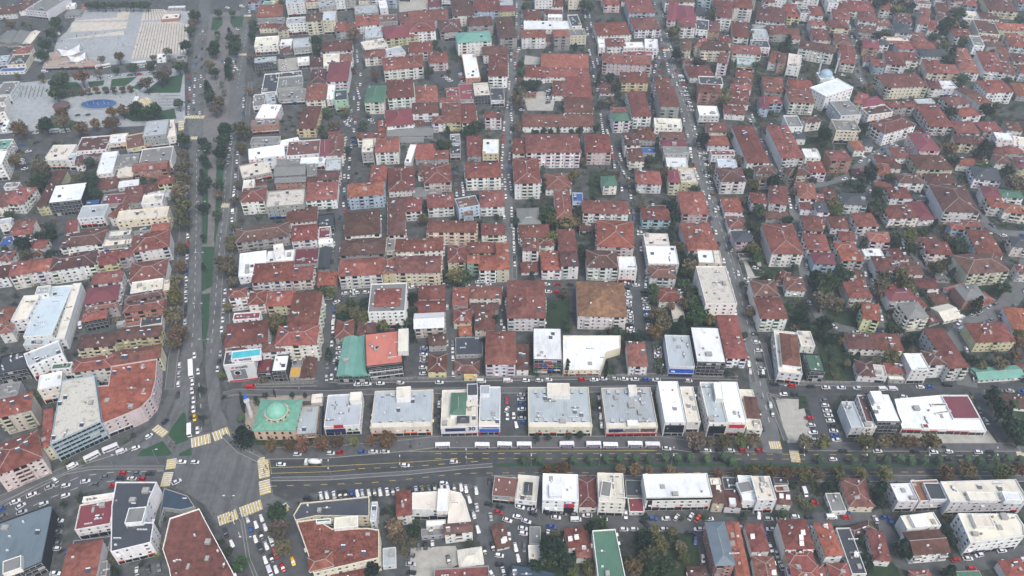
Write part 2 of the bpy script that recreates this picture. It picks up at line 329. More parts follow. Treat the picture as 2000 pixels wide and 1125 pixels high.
mb = MB(); g = 1100.0
mb.quad((-g, -250, 0), (g, -250, 0), (g, 1150, 0), (-g, 1150, 0)); o = mb.build('ground', ['yard']); o['kind'] = 'structure'
zi = 0
GROUND = """rp boulevard -310.7 788.8 -278.1 654 -253.1 553.1 -235.5 498.2 -206.1 402 -191.3 348.4 -182.3 314.4 -178.3 291.2 -173 268 -171.2 256.2 -173.2 246.5 -177.6 238.4 -182.7 232.9 -176.6 228.2 -166.2 234.1 -159.1 240.3 -163.4 256.2 -166.4 269.7 -166.2 291.2 -178.4 331 -198.9 402 -226.5 498.2 -240.7 553.1 -267.4 654 -298.9 788.8
rp boulevard -268.8 788.8 -248.2 695 -231.4 598.5 -219.1 545.3 -208.3 491.4 -194.2 429.4 -189 402 -172.9 331 -166.9 300.6 -162.7 283.8 -154.2 259.5 -147 241.8 -138.5 244 -146.9 256.2 -153.4 276.7 -156.2 294.9 -162.8 314.4 -169.3 344 -182.5 402 -187.3 429.4 -201.3 491.4 -208.1 545.3 -219.6 598.5 -245.9 725.9 -257.5 788.8
rp boulevard -158.6 240.3 -147.2 242.4 -138.5 244 -130.6 234.8 -117 227.3 -112.1 213.8 -109.5 206.6 -98.9 201.5 -98.2 195 -113.1 199.7 -130.8 191.4 -140 201.5 -153.7 209.6 -158.9 211 -179.8 216.6 -182.7 232.9 -166 233.5
rp avenue -117.5 227.3 -83.3 227.9 -49.4 231.4 -37.2 234.1 70.7 234.4 85.1 231.4 251.7 231.4 248 223.8 -9.7 223.8 -24.2 222 -48.2 219.2 -86.3 216.3 -112.9 215.5
rp avenue -109.5 206.6 -82.5 208 -56.7 209.4 -28.6 213.2 -13.1 214.3 14.4 216 244.3 216 247.1 221.7 -9.7 221.5 -24.2 220.3 -48 217.4 -85.9 214.3 -112.1 213.8
rp avenue_west_arm -180.9 233.5 -184.6 229.9 -199.5 224.1 -216.6 213 -236.6 200.2 -231.6 189.8 -209.4 201.5 -197.7 207.2 -182.6 211 -166.4 212.4 -154.7 209.1 -160.9 225.2
rp south_road -131.1 190.8 -113.1 199.7 -105.1 201.5 -97 192.4 -80.5 163.5 -110.5 163.5
rp cross_street -151.3 270.7 -132.9 271.4 -96.1 273.9 -53.5 275.3 0 276.3 77.9 277.7 123.1 275.3 133.3 273.2 170.3 272.1 207 270.7 230.4 276 240.2 273.9 271.6 272.5 268.9 266.9 243 268 232 266.9 194.3 264.6 157.7 265.2 133.9 264.6 116.3 268.3 79.7 271.1 0 269.7 -52.9 269 -95 267.6 -137.1 266.9 -147 264.6
rl diagonal_road 9 144.6 788.8 138.4 728.2 136 664 133.8 598.5 134.9 545.3 132.3 467.2 133 402 132.2 347.5 130.6 300.6 128.2 273.2 127 246.5 125.4 229.6
rl fork_street 6.5 134.5 666 119 607.3 106.8 545.3
rl straight_road 7.5 7.2 788.8 6.5 695 1.8 644.3 -0.4 565 -3.5 526.5 -4.6 465.4 -2.7 418.2 -0.9 376.6 -0.9 350.2
rl back_street 6.5 72.6 788.8 70.6 716.9 70.8 644.3 71.4 581.5 72.6 530.2 76.5 471.7 76.9 435.2 79.5 412.7 80.7 386.5 78.5 357.5 75.4 341.8
rl cross_lane 6.5 -106.9 337.4 -95.6 341.3 -83.9 343.1 -60.3 347.1 -39.3 349.3 0 350.2 36.3 349.8 79.1 348
rl west_street 7 -136.2 695 -131.4 634.8 -122.7 565 -122.1 541.5 -119.1 491.4 -113.5 441 -110.9 407.3 -107.3 366.9 -104.7 341.8 -104.4 322.6 -102 298.7 -98.7 270.4
rl side_lane 5.5 -36.4 350.2 -34.7 310.4 -32 273.9
rl side_lane 5.5 -4.5 348.4 -5.3 326.7 -6.2 308.4
rl south_street 8 -13.2 216 -13.5 202.9 -11.3 187.3 -5.4 163.5
rl south_street 7.5 -14 201.5 0 198.1 13.7 194.2 45.6 191.9 68.3 190.8 100.2 191.4 127.4 190.8 142 193.9 164.6 196.5 165.2 184.8 166.6 173.2 173.9 169.4 187.6 170.8 209.1 175.1 225.9 178
rl south_lane 5 83.5 190.8 83.2 177.5 82.6 163.5
rl south_lane 5.5 114.9 190.8 115.2 179.9 117 163.5
rl showroom_street 9 241.3 269 240 246.5 242 227.6
rl hill_street 6 182.8 545.3 185.8 510.7 185 468.5 190 453 186.7 429.4 182.5 402 180.3 386.5 175.7 359.9 172.9 337.4 174.3 321.7 183 314 198.7 309.6 216.4 307.6
rl hill_street 6 190.8 449.3 210.9 452.4 233.1 461.6 246.9 476.8 267.3 494.1 291.4 509.3 310.1 523.6
rl hill_street 5.5 246.1 457.9 239.2 438.1 244.1 434
rl hill_street 5.5 222.5 407.3 217.6 389 214.6 366.9 210.1 339.6 206.6 314.4 208.2 308.4
rl hill_street 6 245.1 395.7 249.3 376.6 249.9 357.5 246.3 335.2 250 318.5
rl hill_street 10 316.4 371.7 295.6 344 282.8 331 270.4 324.2 255.7 316.8 244.5 306.5 241 291.2 236.5 271.4
rl hill_street 6.5 308.3 429.4 305.9 408.4 310.1 399.4 328.9 397.8
rl hill_street 5.5 314.7 716.9 305 674.1 295.2 634.8 287.8 609.1 288.9 591.6
rl hill_street 5.5 373.6 721.4 353.2 654 341.6 611.8 340.3 591.6
rl park_street 11 -424.9 607.3 -375.4 610.9 -343.4 616.3 -306.9 622.7 -273.6 630.1
rl park_street 8 -381.9 508.6 -359.6 517.8 -326.3 520.7 -281.2 523.6 -244.8 528
rl market_lane 6 -415.2 695 -400.4 644.3 -397 616.3
rp parking_lot 68 345.7 78.9 345.7 74.1 277.4 64.5 277.4
rp parking_lot -48.8 309.6 -37.5 309.6 -34.3 276.7 -52 276 -53.2 294.9
rp parking_lot -100.1 297.2 -93 301.8 -90.6 276 -96.3 275.3
rp parking_lot -5.3 268 7.4 268 7 240.9 -6 240.3
rp parking_lot 150.9 264.6 160.7 264.6 161.3 234.1 148.9 234.1
rp parking_lot -12.7 188.6 6.8 191.1 7.4 171.5 -5.4 169.2
rp parking_lot -79.4 616.3 -39.1 627.3 -39.8 594.2 -54.9 588.2
rp parking_lot 10.7 211 11.1 200.2 13.8 197.6 14.2 211
cp concrete_lot 134.7 263.5 148.1 262.9 146.7 237.2 134.1 234.8
cp concrete_lot -44 179.9 -24.5 180.9 -21.9 172.7 -32.4 166.9 -43.1 165.8
cp concrete_lot 193.4 244 234.8 243.4 235.7 234.1 185.9 233.5
cp concrete_lot 8.2 579.8 24.8 583.1 34.7 573.2 31.9 552.3 12 552.3
cp concrete_lot 11.1 646.2 24.3 642.4 23.9 629.1 10.4 629.1
cp concrete_lot 141.6 371.7 152.5 374.1 150.2 357.5 141.1 355.2
cp schoolyard -110.8 763.7 -82.8 769.9 -78.2 742.1 -106.8 735.1
cp schoolyard -216.8 634.8 -184.6 642.4 -180.1 619.9 -193.1 616.3
cp square -411.6 636.7 -409.4 660 -405 692.9 -410.7 739.8 -367.5 744.5 -305.6 737.5 -285.5 664 -282.6 642.4 -307.2 636.7 -351.2 625.4 -382.3 627.3
qp square_strip -407.3 716.9 -368.7 723.7 -367.2 716.9 -404.4 714.7
qp square_strip -408.3 712.5 -356.9 714.7 -353.3 699.3 -400.8 691.8
qp square_strip -398.9 678.2 -354.1 695 -350.1 686.6 -398 677.2
qp square_strip -343.7 712.5 -314 714.7 -298.7 708 -282.9 649.1 -327.5 639.5 -331.7 659
qp square_strip -351 742.1 -332.4 742.1 -316.4 719.2 -345.3 716.9
qp square_strip -375.5 739.8 -364.2 742.1 -358.5 719.2 -368.2 716.9
cp park_pavement -422.9 594.2 -395.5 598.5 -373.2 605.6 -341.3 610.9 -276.9 623.6 -248.9 534 -294.4 528 -340.3 526.5 -382.5 517.8
gp lawn -368.7 596.8 -357.7 598.5 -349.3 588.2 -340.4 578.1 -359.2 569.9 -364.5 574.8
gp lawn -348.4 598.5 -335.9 601.2 -333.8 593.3 -342.7 588.2
gp lawn -330.7 602.9 -311.1 607.3 -314.8 591.6 -327 590.8
gp lawn -309.4 588.2 -301.7 607.3 -296.6 604.7 -300.8 584.8
gp lawn -296.6 579.8 -290.6 602 -274.4 612.7 -267.2 580.6
gp lawn -303.4 553.1 -285.6 547.7 -264.2 555.5 -257.4 540 -289.3 535.5 -301.9 544.6
gp lawn -356 545.3 -327.7 534 -322.9 526.5 -351.2 525.1
cp median_walk -290.8 728.2 -258.5 739.8 -219.1 545.3 -208.7 491.4 -194.8 429.4 -190 402 -173.4 331 -167.7 302.6 -167.5 294.9 -178.1 331 -198.5 402 -226.2 498.2 -240.3 553.1 -266.5 654
gp lawn -274.6 696.1 -280.5 722.5 -271.7 723.7 -267.1 708 -268.7 695
gp lawn -261.6 712.5 -263.7 725.9 -252.1 725.9 -247.7 702.6 -255.4 701.5
gp lawn -262.5 646.2 -269.4 674.1 -261.7 676.1 -254.7 650.1
gp lawn -245.6 646.2 -252 674.1 -243.4 676.1 -238.1 648.2
gp lawn -237.9 605.6 -241.9 623.6 -236.7 625.4 -232.4 605.6
gp lawn -226.8 501.6 -223 501.6 -202 429.4 -191.3 389 -194.1 387.5
gp lawn -216.5 503.7 -210.1 502.3 -193.9 432.3 -189.2 407.3 -186.5 389 -187.8 391.6 -197.2 429.4
gp lawn -193.5 385.5 -185.8 385.5 -177.4 348.4 -181.9 344
gp lawn -181.2 341.8 -176.4 342.6 -170.8 318.5 -168 303.4 -167 294.9 -173.4 314.4
gp lawn -165.6 254.3 -163.9 253.6 -157.5 237.2 -162.9 234.8 -168.4 240.3 -168.2 245.3
gp lawn -178.6 231.1 -170.1 236.9 -163.2 229.3 -164.7 227.9 -179.4 227.9
gp lawn -159.8 229.3 -154.9 232.9 -153.3 228.2 -159.5 227.6
gp lawn -8.5 223.5 247.9 223.5 247.2 222 -8.5 221.9
gp garden 19.6 337 33.2 337 32.1 309.6 18.7 308.8
gp garden 88.7 391.6 110.5 386.5 108.8 331 114.5 314.4 110.9 310.4 78.2 308.4 81 348.4
gp garden 156.7 334.4 170.4 336.1 166.5 314.4 152.8 312
gp garden 168.8 314.4 181.3 308.4 180.2 291.2 177.2 273.9 163.6 274.6 166.1 294.9
gp garden 53.9 468.5 71.8 468.5 69.6 438.1 51.7 437.5
gp garden 54.2 187.3 76.7 186.8 82 186.1 81.1 170.8 70.8 163.5 52.6 163.5
gp garden 12.6 187.3 26 188.3 27.6 176.3 25.8 163.5 10.3 163.5
gp garden 248 270.4 265.9 266.3 247.7 228.2 243.1 228.8
gp garden 180.2 331.8 188.7 331 184.7 317.7 177.3 320.1
gp garden 187.5 328.8 197.1 325.9 192.9 314.4 184.4 316.8
gp garden 215.3 333.1 221.7 324.6 217.4 310.4 208.6 309.6
gp garden 149.3 366.9 167.3 364.5 171.1 355.2 148.1 348.4
gp garden 140.3 399.4 146.1 402 150.2 357.5 145.6 357.5
gp garden -339 471.7 -331 478.1 -315.7 459.1 -315.7 441 -331.1 449.9
gp garden -298.6 465.4 -292.1 471.7 -275.8 438.1 -285 435.2
gp garden -55.7 659 -48.7 662 -45.3 638.6 -52.7 636.7
gp garden 144.8 256.2 156.1 259.5 156.3 269.7 147 264.6
gp garden -125.1 238.7 -110.3 239.7 -90.3 239.7 -89.6 235.7 -124 234.1
gp garden 157.5 192.4 163.4 195 164.3 166.9 150.2 163.5
gp garden 197.4 195 204.4 187.3 194.2 176.3 190 182.3
gp garden 82.1 376.6 96.4 366.9 94.7 355.2 79.2 348.4
gp garden 276 350.7 290.2 348.4 278.2 331.8 268.1 328.8
gp garden 226.9 508.6 237 510.7 232.4 491.4 222.4 490
gp garden 158.7 471.7 169.1 478.1 167.4 462.2 156.1 459.1
gp garden 0 695 21.7 728.2 24.4 739.8 0 728.2
gp garden 232.4 335.2 242.3 326.7 243.2 314.4 228.9 314.4
gp garden -100.3 333.1 -82.8 334.4 -79 314.4 -95 314.4
gp garden -139.6 331 -129.3 331 -125.9 314.4 -135.5 312.4
gp garden -40.4 366.9 -23.3 366.9 -22.9 353.9 -39.6 353
xw -176.49 244.96 -169.67 240.27 4 5
xw -155.66 235.36 -147.07 238.42 6 6
xw -145.99 239.03 -139.20 242.76 6 5
xw -162.20 226.10 -161.10 220.30 4.5 5
xw -161.28 218.59 -160.68 210.73 4.5 7
xw -119.17 226.98 -115.55 215.47 5 10
xw -115.47 214.07 -113.06 206.62 5 6
xw -130.95 192.89 -123.42 196.51 5.5 7
xw -122.23 197.30 -113.52 201.52 5.5 8
xw -104.16 201.25 -101.12 197.82 3.5 4
xw 124.79 234.15 130.49 234.15 4.5 5
xw 135.59 230.84 135.03 224.06 4.5 6
xw 244.79 230.84 243.20 224.35 4.5 6
xw -251.45 542.28 -236.47 542.28 4.5 8
xw -239.66 512.10 -232.83 512.10 4 5
xw -252.74 536.21 -248.44 522.16 4 4
xw -251.93 727.08 -245.18 727.08 4 4
xw -237.01 647.19 -229.91 647.19 4 5
xw -192.83 428.27 -187.05 428.27 4.5 5
xw 132.16 655.99 138.43 655.99 4 4
dy -36.9 229.3 73.7 229.3 247.6 227.9
dy -36.7 226.4 73.3 226.1 246.6 225.8
dy -111.9 211.0 -95.0 211.6 -66.6 212.7 -47.8 214.9 -24.0 218.0 0.0 218.3 243.3 218.9
dy -72.5 220.6 -48.4 221.7 -24.3 224.1 -9.8 225.2
sy -114.2 221.2 -87.2 222.0 -48.7 224.3 -24.4 226.4
sy -113.5 218.0 -86.7 218.9 -72.5 220.3
sy -49.3 230.5 71.5 231.1
sy -115.7 225.8 -112.1 216.0
sy -118.2 195.7 -112.0 199.1
dw -206.5 491.4 -191.4 429.4 -183.9 391.6 -170.5 331.0 -162.8 294.9
dw -241.7 695.0 -222.0 581.5
dw -227.9 491.4 -202.1 402.0 -182.3 331.0 -173.3 294.9
dw -125.0 193.7 -114.9 178.7 -106.8 165.8
dw 139.8 728.2 135.5 598.5 136.5 545.3 133.7 467.2 134.3 402.0 133.4 347.5 131.7 300.6 129.3 273.2 127.7 243.4
dw -225.6 201.5 -212.8 209.6 -201.4 216.6 -185.5 218.9 -164.0 219.4
dw -223.2 196.3 -210.8 205.0 -199.2 211.0 -183.8 214.3
dw -151.3 234.1 -154.6 249.7 -164.2 276.7
sw 4 -148.3 265.6 -142.5 267.6 -94.8 266.6 -73.9 267.6 -39.6 268.3 0 268.7 79.5 270 111 268.3
sw 3.5 -133.1 272.5 -101.3 273.2
sw 3.5 -90.9 274.6 -53.6 276 0 277 78 278.5 118.2 277.4
sw 7 -118 229.3 -88.6 229.9 -49.6 234.1 -37.3 236 72.2 236 85.5 233.5 118.9 233.5
sw 5 133.7 233.2 183.2 232.9 245 232.9
sw 3.5 -9.6 215.3 71.7 215.2 167.4 215.2 241.5 215.2
sw 2.5 137.8 263.5 131.7 266.3 132.1 259.5 133.5 237.2
sw 3 126.2 302.6 126.2 273.9
sw 3 137.5 302.6 136.1 276
sw 3.5 136.7 274.2 170.6 273.2 197 272.5
sw 5 -240.3 498.2 -210.3 402 -195.6 348.4 -186.3 314.4 -182.1 291.2 -177 269.7
sw 5 -199.1 491.4 -185.3 429.4 -180.5 402 -167.8 344 -158.1 306.5
sw 3 -215 598.5 -204.5 545.3
sw 3 -141.1 240.3 -131.2 231.1 -120.8 225.8
sw 2 122 598.5 119.5 545.3
sw 2.2 -112.3 214.8 -86.1 215.3 -48.1 218.3 -24.2 221.2 -9.2 222.6
sw 2 -233.7 198.9 -221.9 208.8 -209.8 218.3 -198.3 220.9 -187.5 221.2 -164.5 221.2
sw 1.6 -123 196.8 -120.1 192.4 -113.4 175.1 -106.9 164.6
sw 2.5 244.8 269 245.3 249.7 246 229.6
sw 3 1.6 376.6 1.5 355.2
sw 3 137.1 399.4 136.6 348.4
ln .5 -341.3 712.2 -325.1 640.1
ln .5 -338.8 712 -322.6 640.6
ln .5 -336.4 711.7 -320.1 641.1
ln .5 -333.9 711.5 -317.7 641.6
ln .5 -331.5 711.2 -315.2 642.2
ln .5 -329 711 -312.7 642.7
ln .5 -326.5 710.7 -310.3 643.2
ln .5 -324.1 710.5 -307.8 643.7
ln .5 -321.7 710.3 -305.3 644.3
ln .5 -319.2 710 -302.8 644.9
ln .5 -316.8 709.8 -300.3 645.4
ln .5 -314.3 709.5 -297.9 645.9
ln .5 -311.9 709.3 -295.4 646.4
ln .5 -309.4 709 -292.9 647
ln .5 -307 708.8 -290.4 647.5
ln .5 -304.5 708.5 -287.9 648.1
ln .5 -302.1 708.3 -285.4 648.6
ln .5 -348.7 741.5 -341.8 717.5
ln .5 -346.7 741.5 -338.7 717.5
ln .5 -344.6 741.5 -335.6 717.5
ln .5 -342.5 741.5 -332.5 717.5
ln .5 -340.5 741.5 -329.3 717.5
ln .5 -338.4 741.5 -326.2 717.5
ln .5 -336.3 741.5 -323.1 717.5
ln .5 -334.3 741.5 -320 717.5
ln .5 -390.8 680.1 -393.6 688.1
ln .5 -383.6 683.1 -385.7 689.7
ln .5 -376.3 686 -377.8 691.3
ln .5 -368.9 689 -369.9 692.9
ln .5 -361.5 692.1 -362 694.5
ln .6 -401.6 591.6 -395.7 573.2
ln .6 -398.3 591.6 -392.4 573.2
ln .6 -395 591.6 -389.1 573.2
ln .6 -391.6 591.6 -385.9 573.2
ln .6 -388.3 591.6 -382.6 573.2
ln .6 -384.9 591.6 -379.3 573.2
ln .6 -381.6 591.6 -376.1 573.2
ln .8 -282.6 574.8 -265.6 575.6
ln .8 -281 569.9 -264.1 570.7
ln .8 -279.4 565 -262.6 565.8
ln .8 -277.8 560.2 -261.1 561
ln .8 -276.3 555.5 -259.7 556.3
cp fence_yard -133.8 273.2 -96.1 274.2 -53.6 276 0 277.4 78.1 278.8 78 278.1 0 276.7 -53.5 275.3 -96 273.5 -133.6 272.1
cp mosque_court -134.4 262.2 -125.9 264.2 -105.3 266.3 -96.9 266.3 -96.2 262.2 -107 261.5 -107 258.9 -128.7 261.5 -127.5 243.4 -131.1 242.8 -135 256.2
pp corner_plaza -145 262.9 -139.4 265.6 -131.7 266.3 -134.4 262.2 -135 256.2 -131.1 242.8 -125 234.1 -132.1 236.6 -140.2 246.5 -144.3 256.2
pp shop_forecourt -122.5 232.9 -89.4 234.8 -40.1 239.7 72.8 240.3 84.9 237.8 122.4 237.8 122.3 235.4 85.6 234.1 72.3 236.6 -37.4 236.6 -49.7 234.8 -88.7 230.5 -118.1 229.9
sw 4 -183.4 235.1 -187.6 231.4 -202 225.5 -218.8 214.6 -235.5 202.6
pp west_pavement -173.2 256.2 -172.5 266.3 -178.8 291.2 -183.7 314.4 -193.1 348.4 -208 402 -235.3 491.4 -239.8 491.4 -213 402 -197.7 348.4 -188.3 314.4 -183.8 291.2 -176.9 266.3 -177.8 246.5 -184.2 237.2 -182.3 234.8 -176.1 241.5 -172.6 247.8
pp east_pavement -156.2 294.9 -160.2 314.4 -166.9 344 -179.5 402 -184.6 429.4 -198.3 491.4 -205.7 545.3 -217.1 598.5 -212.1 598.5 -201.7 545.3 -193.9 491.4 -181.9 429.4 -176.9 402 -165.1 344 -158.5 314.4 -154 294.9"""
FOOT = []
zlev = {'p': .05, 'c': .02, 'q': .06, 'g': .10, 'r': .14}
for ln in GROUND.strip().split('\n'):
    t = ln.split(); code = t[0]; zi += 1
    if code in ('rp', 'cp', 'qp', 'gp', 'pp'):
        name = t[1]; v = list(map(float, t[2:])); pts = list(zip(v[0::2], v[1::2]))
        mat = {'rp': 'asphalt', 'cp': 'paleconcrete', 'qp': 'squarestrip', 'pp': 'paving', 'gp': 'garden' if name == 'garden' else 'lawn'}[code]
        if name in ('boulevard',): mat = 'asphalt_ns'
        if name in ('avenue', 'cross_street'): mat = 'asphalt_ew'
        if name == 'parking_lot': mat = 'asphalt_dark'
        if name == 'square' or name == 'park_pavement': mat = 'squarepave'
        if name == 'median_walk': mat = 'walkpave'
        if name == 'mosque_court': mat = 'tanpave'
        z = zlev[code[0]] + zi*.0004 + (.02 if name == 'lawn' else 0)
        if name == 'lawn' and len(pts) == 4 and abs(pts[0][0]-pts[1][0]) > 250: z = .2
        sheet(name, pts, z, mat)
        if code != 'gp': FOOT.append(pts)
    elif code == 'rl':
        w = float(t[2]); v = list(map(float, t[3:])); line = list(zip(v[0::2], v[1::2]))
        A_, B_ = ribbon_pts(line, w+1); FOOT.append(A_ + B_[::-1])
        ribbon(t[1], line, w, .14 + zi*.0004, 'asphalt_light' if t[1] in ('diagonal_road', 'straight_road', 'hill_street') else 'asphalt')
    elif code == 'ln':
        w = float(t[1]); v = list(map(float, t[2:])); ribbon('paving_line', list(zip(v[0::2], v[1::2])), w, .13 + zi*.0004, 'asphalt_light')
    elif code == 'sw':
        w = float(t[1]); v = list(map(float, t[2:])); line = list(zip(v[0::2], v[1::2]))
        ribbon('pavement', line, w, .30 + zi*.0004, 'paving', .28)
    elif code == 'xw':
        v = list(map(float, t[1:])); a, b, ln_, k = (v[0], v[1]), (v[2], v[3]), v[4], int(v[5])
        d = math.hypot(b[0]-a[0], b[1]-a[1]); ang = math.atan2(b[1]-a[1], b[0]-a[0]); st = d/(2*k)
        root = empty('crosswalk', (a[0], a[1], .232), ang); root['kind'] = 'structure'
        mw = MB(); mw.quad((0, -ln_/2, 0), (st*.74, -ln_/2, 0), (st*.74, ln_/2, 0), (0, ln_/2, 0))
        me_w, me_y = mw.mesh('white_stripe', ['paint_white']), mw.mesh('yellow_stripe', ['paint_yellow'])
        for i in range(2*k):
            s = link('yellow_stripe' if i % 2 else 'white_stripe', me_y if i % 2 else me_w, root); s.location = (i*st, 0, 0)
    elif code[0] in 'ds':
        v = list(map(float, t[1:])); line = list(zip(v[0::2], v[1::2])); m = 'paint_yellow' if code[1] == 'y' else 'paint_white'
        mb = MB(); pts = dense(line, 1.5); i = 0
        A, B = ribbon_pts(pts, .17 if code[0] == 's' else .2)
        while i < len(pts)-2:
            e = i+2 if code[0] == 'd' else i+1
            for q in range(i, min(e, len(pts)-1)): mb.quad((*B[q], .226), (*B[q+1], .226), (*A[q+1], .226), (*A[q], .226))
            i = e + (3 if code[0] == 'd' else 0)
        o = mb.build('lane_marking', [m]); o['kind'] = 'structure'
# ================================================================ buildings
ROADZ = ['on the tree-lined boulevard', 'on the avenue', "on the avenue's west arm", 'on the road below the junction', 'on the street behind the stores', 'on the diagonal road', 'on the straight middle road', 'on the back street', 'on the junction or square', 'in a car park', 'south of the avenue', 'near the park', 'on a hillside street', 'on a town street']
ZONES = ['beside the paved square', 'south of the fountain park', 'around the white shopping centre', 'behind the curved corner block', "below the avenue's west arm", "boulevard's east side, far end", "boulevard's east side, mid-length", 'north of the domed mosque', 'west of school, far rows', 'west of school, middle rows', 'west of school, near rows', 'behind the grey-roofed store row', 'around the red-roofed school', 'just below the school', 'above the brown-roofed square block', 'beside the playground lawn', 'between school and forked road', "diagonal road's left, middle", "diagonal road's left, near end", "diagonal road's right, far end", "diagonal road's right, middle", "diagonal road's right, near end", "on hillside's topmost rows", "on hillside's upper rows", 'above the curving hill street', 'below the curving hill street', "above the hill's sharp bend", 'above the car showroom', "in the avenue's store row", "avenue's south side, left end", "avenue's south side, middle", "avenue's south side, right end"]
def inset(pts, t):
    n = len(pts); out = []
    for i in range(n):
        (x0, y0), (x1, y1), (x2, y2) = pts[i-1], pts[i], pts[(i+1) % n]
        d1 = (x1-x0, y1-y0); d2 = (x2-x1, y2-y1); l1 = math.hypot(*d1) or 1; l2 = math.hypot(*d2) or 1
        n1 = (-d1[1]/l1, d1[0]/l1); n2 = (-d2[1]/l2, d2[0]/l2)
        k = 1 + n1[0]*n2[0] + n1[1]*n2[1]; k = max(k, .35)
        out.append((x1+(n1[0]+n2[0])*t/k, y1+(n1[1]+n2[1])*t/k))
    return out
def area(p): return sum(p[i-1][0]*p[i][1]-p[i][0]*p[i-1][1] for i in range(len(p)))/2
def inside(p, x, y):
    c = False
    for i in range(len(p)):
        (x1, y1), (x2, y2) = p[i-1], p[i]
        if (y1 > y) != (y2 > y) and x < (x2-x1)*(y-y1)/(y2-y1+1e-12)+x1: c = not c
    return c
def hip_roof(w, d, h, gable, mb, over=.45, slope=.33):
    """tile roof on a w x d plan with its eaves at h; returns (ridge height, function z(x, y))"""
    W, D = w/2+over, d/2+over; along_x = W >= D; a, b = (W, D) if along_x else (D, W)
    rh = b*slope; e = a if gable else a-b*.92
    P = (lambda u, v, z: (u, v, z)) if along_x else (lambda u, v, z: (-v, u, z))
    A, B, C, D_ = P(-a, -b, h), P(a, -b, h), P(a, b, h), P(-a, b, h); R0, R1 = P(-e, 0, h+rh), P(e, 0, h+rh)
    mb.quad(A, B, R1, R0); mb.quad(C, D_, R0, R1)
    if gable: mb.tri(B, C, R1, 1); mb.tri(D_, A, R0, 1)
    else: mb.tri(B, C, R1); mb.tri(D_, A, R0)
    low = lambda p: (p[0], p[1], h-.16)
    for p, q in ((A, B), (B, C), (C, D_), (D_, A)): mb.quad(low(p), low(q), q, p, 1)
    mb.quad(low(D_), low(C), low(B), low(A), 1)
    segs = [(R0, R1)] + ([] if gable else [(A, R0), (D_, R0), (B, R1), (C, R1)])
    def zf(x, y):
        u, v = (x, y) if along_x else (y, -x)
        t = (b-abs(v))*slope
        if not gable: t = min(t, (a-abs(u))/(max(.01, b*.92))*rh)
        return h + max(0, t)
    return rh, zf, segs
def dish(mb, x, y, z, r, rnd, m):
    a = rnd.uniform(2.6, 3.7)+rnd.choice((0, 0, 1.2)); t = .7
    cx, cy, cz = x, y, z+.9
    mb.cyl((x, y, z-.1), .04, 1.0, m, 4)
    n = len(mb.v); ca, sa = math.cos(a), math.sin(a)
    for i in range(8):
        q = 2*math.pi*i/8; u, v = r*math.cos(q), r*math.sin(q)
        # disc facing (sin a, -cos a) tilted up
        mb.v.append((cx+u*ca-v*sa*math.sin(t), cy+u*sa+v*ca*math.sin(t), cz+v*math.cos(t)))
    mb.f.append(tuple(n+i for i in range(8))); mb.m.append(m)
def roof_items(mb, rnd, w, d, zf, n, tile, inner=None):
    """white dishes, tanks, solar heaters, hatches, chimneys; material slots 0 white 1 solar 2 grey 3 chimney 4 concrete"""
    for _ in range(n):
        for _t in range(6):
            x, y = rnd.uniform(-w*.40, w*.40), rnd.uniform(-d*.40, d*.40)
            if inner is None or inside(inner, x, y): break
        else: continue
        z = zf(x, y); k = rnd.random()
        if not tile and k < .34:
            if k < .14:
                l = rnd.uniform(2.5, 6); v = rnd.random() < .5; mb.box((x, y, z+.35), (l, .5, .5) if v else (.5, l, .5), 2); mb.box((x, y, z+.75), (.8, .8, .5), 0)
            elif k < .26:
                for q in range(rnd.randint(2, 4)): mb.box((x+q*1.15, y, z+.42), (.85, .4, .75), 0); mb.box((x+q*1.15, y-.22, z+.45), (.5, .06, .5), 2)
            else: mb.box((x, y, z+.5), (rnd.uniform(1.5, 3.2), rnd.uniform(1.5, 3.), 1.9), 4)
            continue
        if k < .36: dish(mb, x, y, z, rnd.uniform(.5, .8), rnd, 0)
        elif k < .52:
            mb.box((x, y, z+.55), (1.9, .12, .5), 2); mb.cyl((x-.9, y, z+1.05), .3, 1.8, 0, 8, axis='x')
            p = .45; mb.quad((x-.95, y-1.7, z+.2), (x+.95, y-1.7, z+.2), (x+.95, y-.25, z+.95), (x-.95, y-.25, z+.95), 1)
            mb.quad((x-.95, y-.25, z+.90), (x+.95, y-.25, z+.90), (x+.95, y-1.7, z+.15), (x-.95, y-1.7, z+.15), 2)
        elif k < .68: mb.box((x, y, z+.35), (.55, .55, 1.3), 3); mb.box((x, y, z+1.05), (.75, .75, .12), 4)
        elif k < .80:
            ww, dd = rnd.uniform(1.0, 2.2), rnd.uniform(1.2, 2.6)
            if tile:
                z2 = [zf(x+sx*ww/2, y+sy*dd/2)+.16 for sx, sy in ((-1,-1),(1,-1),(1,1),(-1,1))]
                q = [(x+sx*ww/2, y+sy*dd/2, zz) for (sx, sy), zz in zip(((-1,-1),(1,-1),(1,1),(-1,1)), z2)]
                mb.quad(*q, 4); lo = [(a, b, c-.3) for a, b, c in q]
                for i in range(4): mb.quad(lo[i], lo[(i+1) % 4], q[(i+1) % 4], q[i], 4)
            else: mb.box((x, y, z+.3), (ww, dd, .6), 4)
        elif k < .93: mb.cyl((x, y, z-.1), .42, 1.15, 0, 8)
        else: mb.box((x, y, z+.45), (1.0, .5, .9), 0)
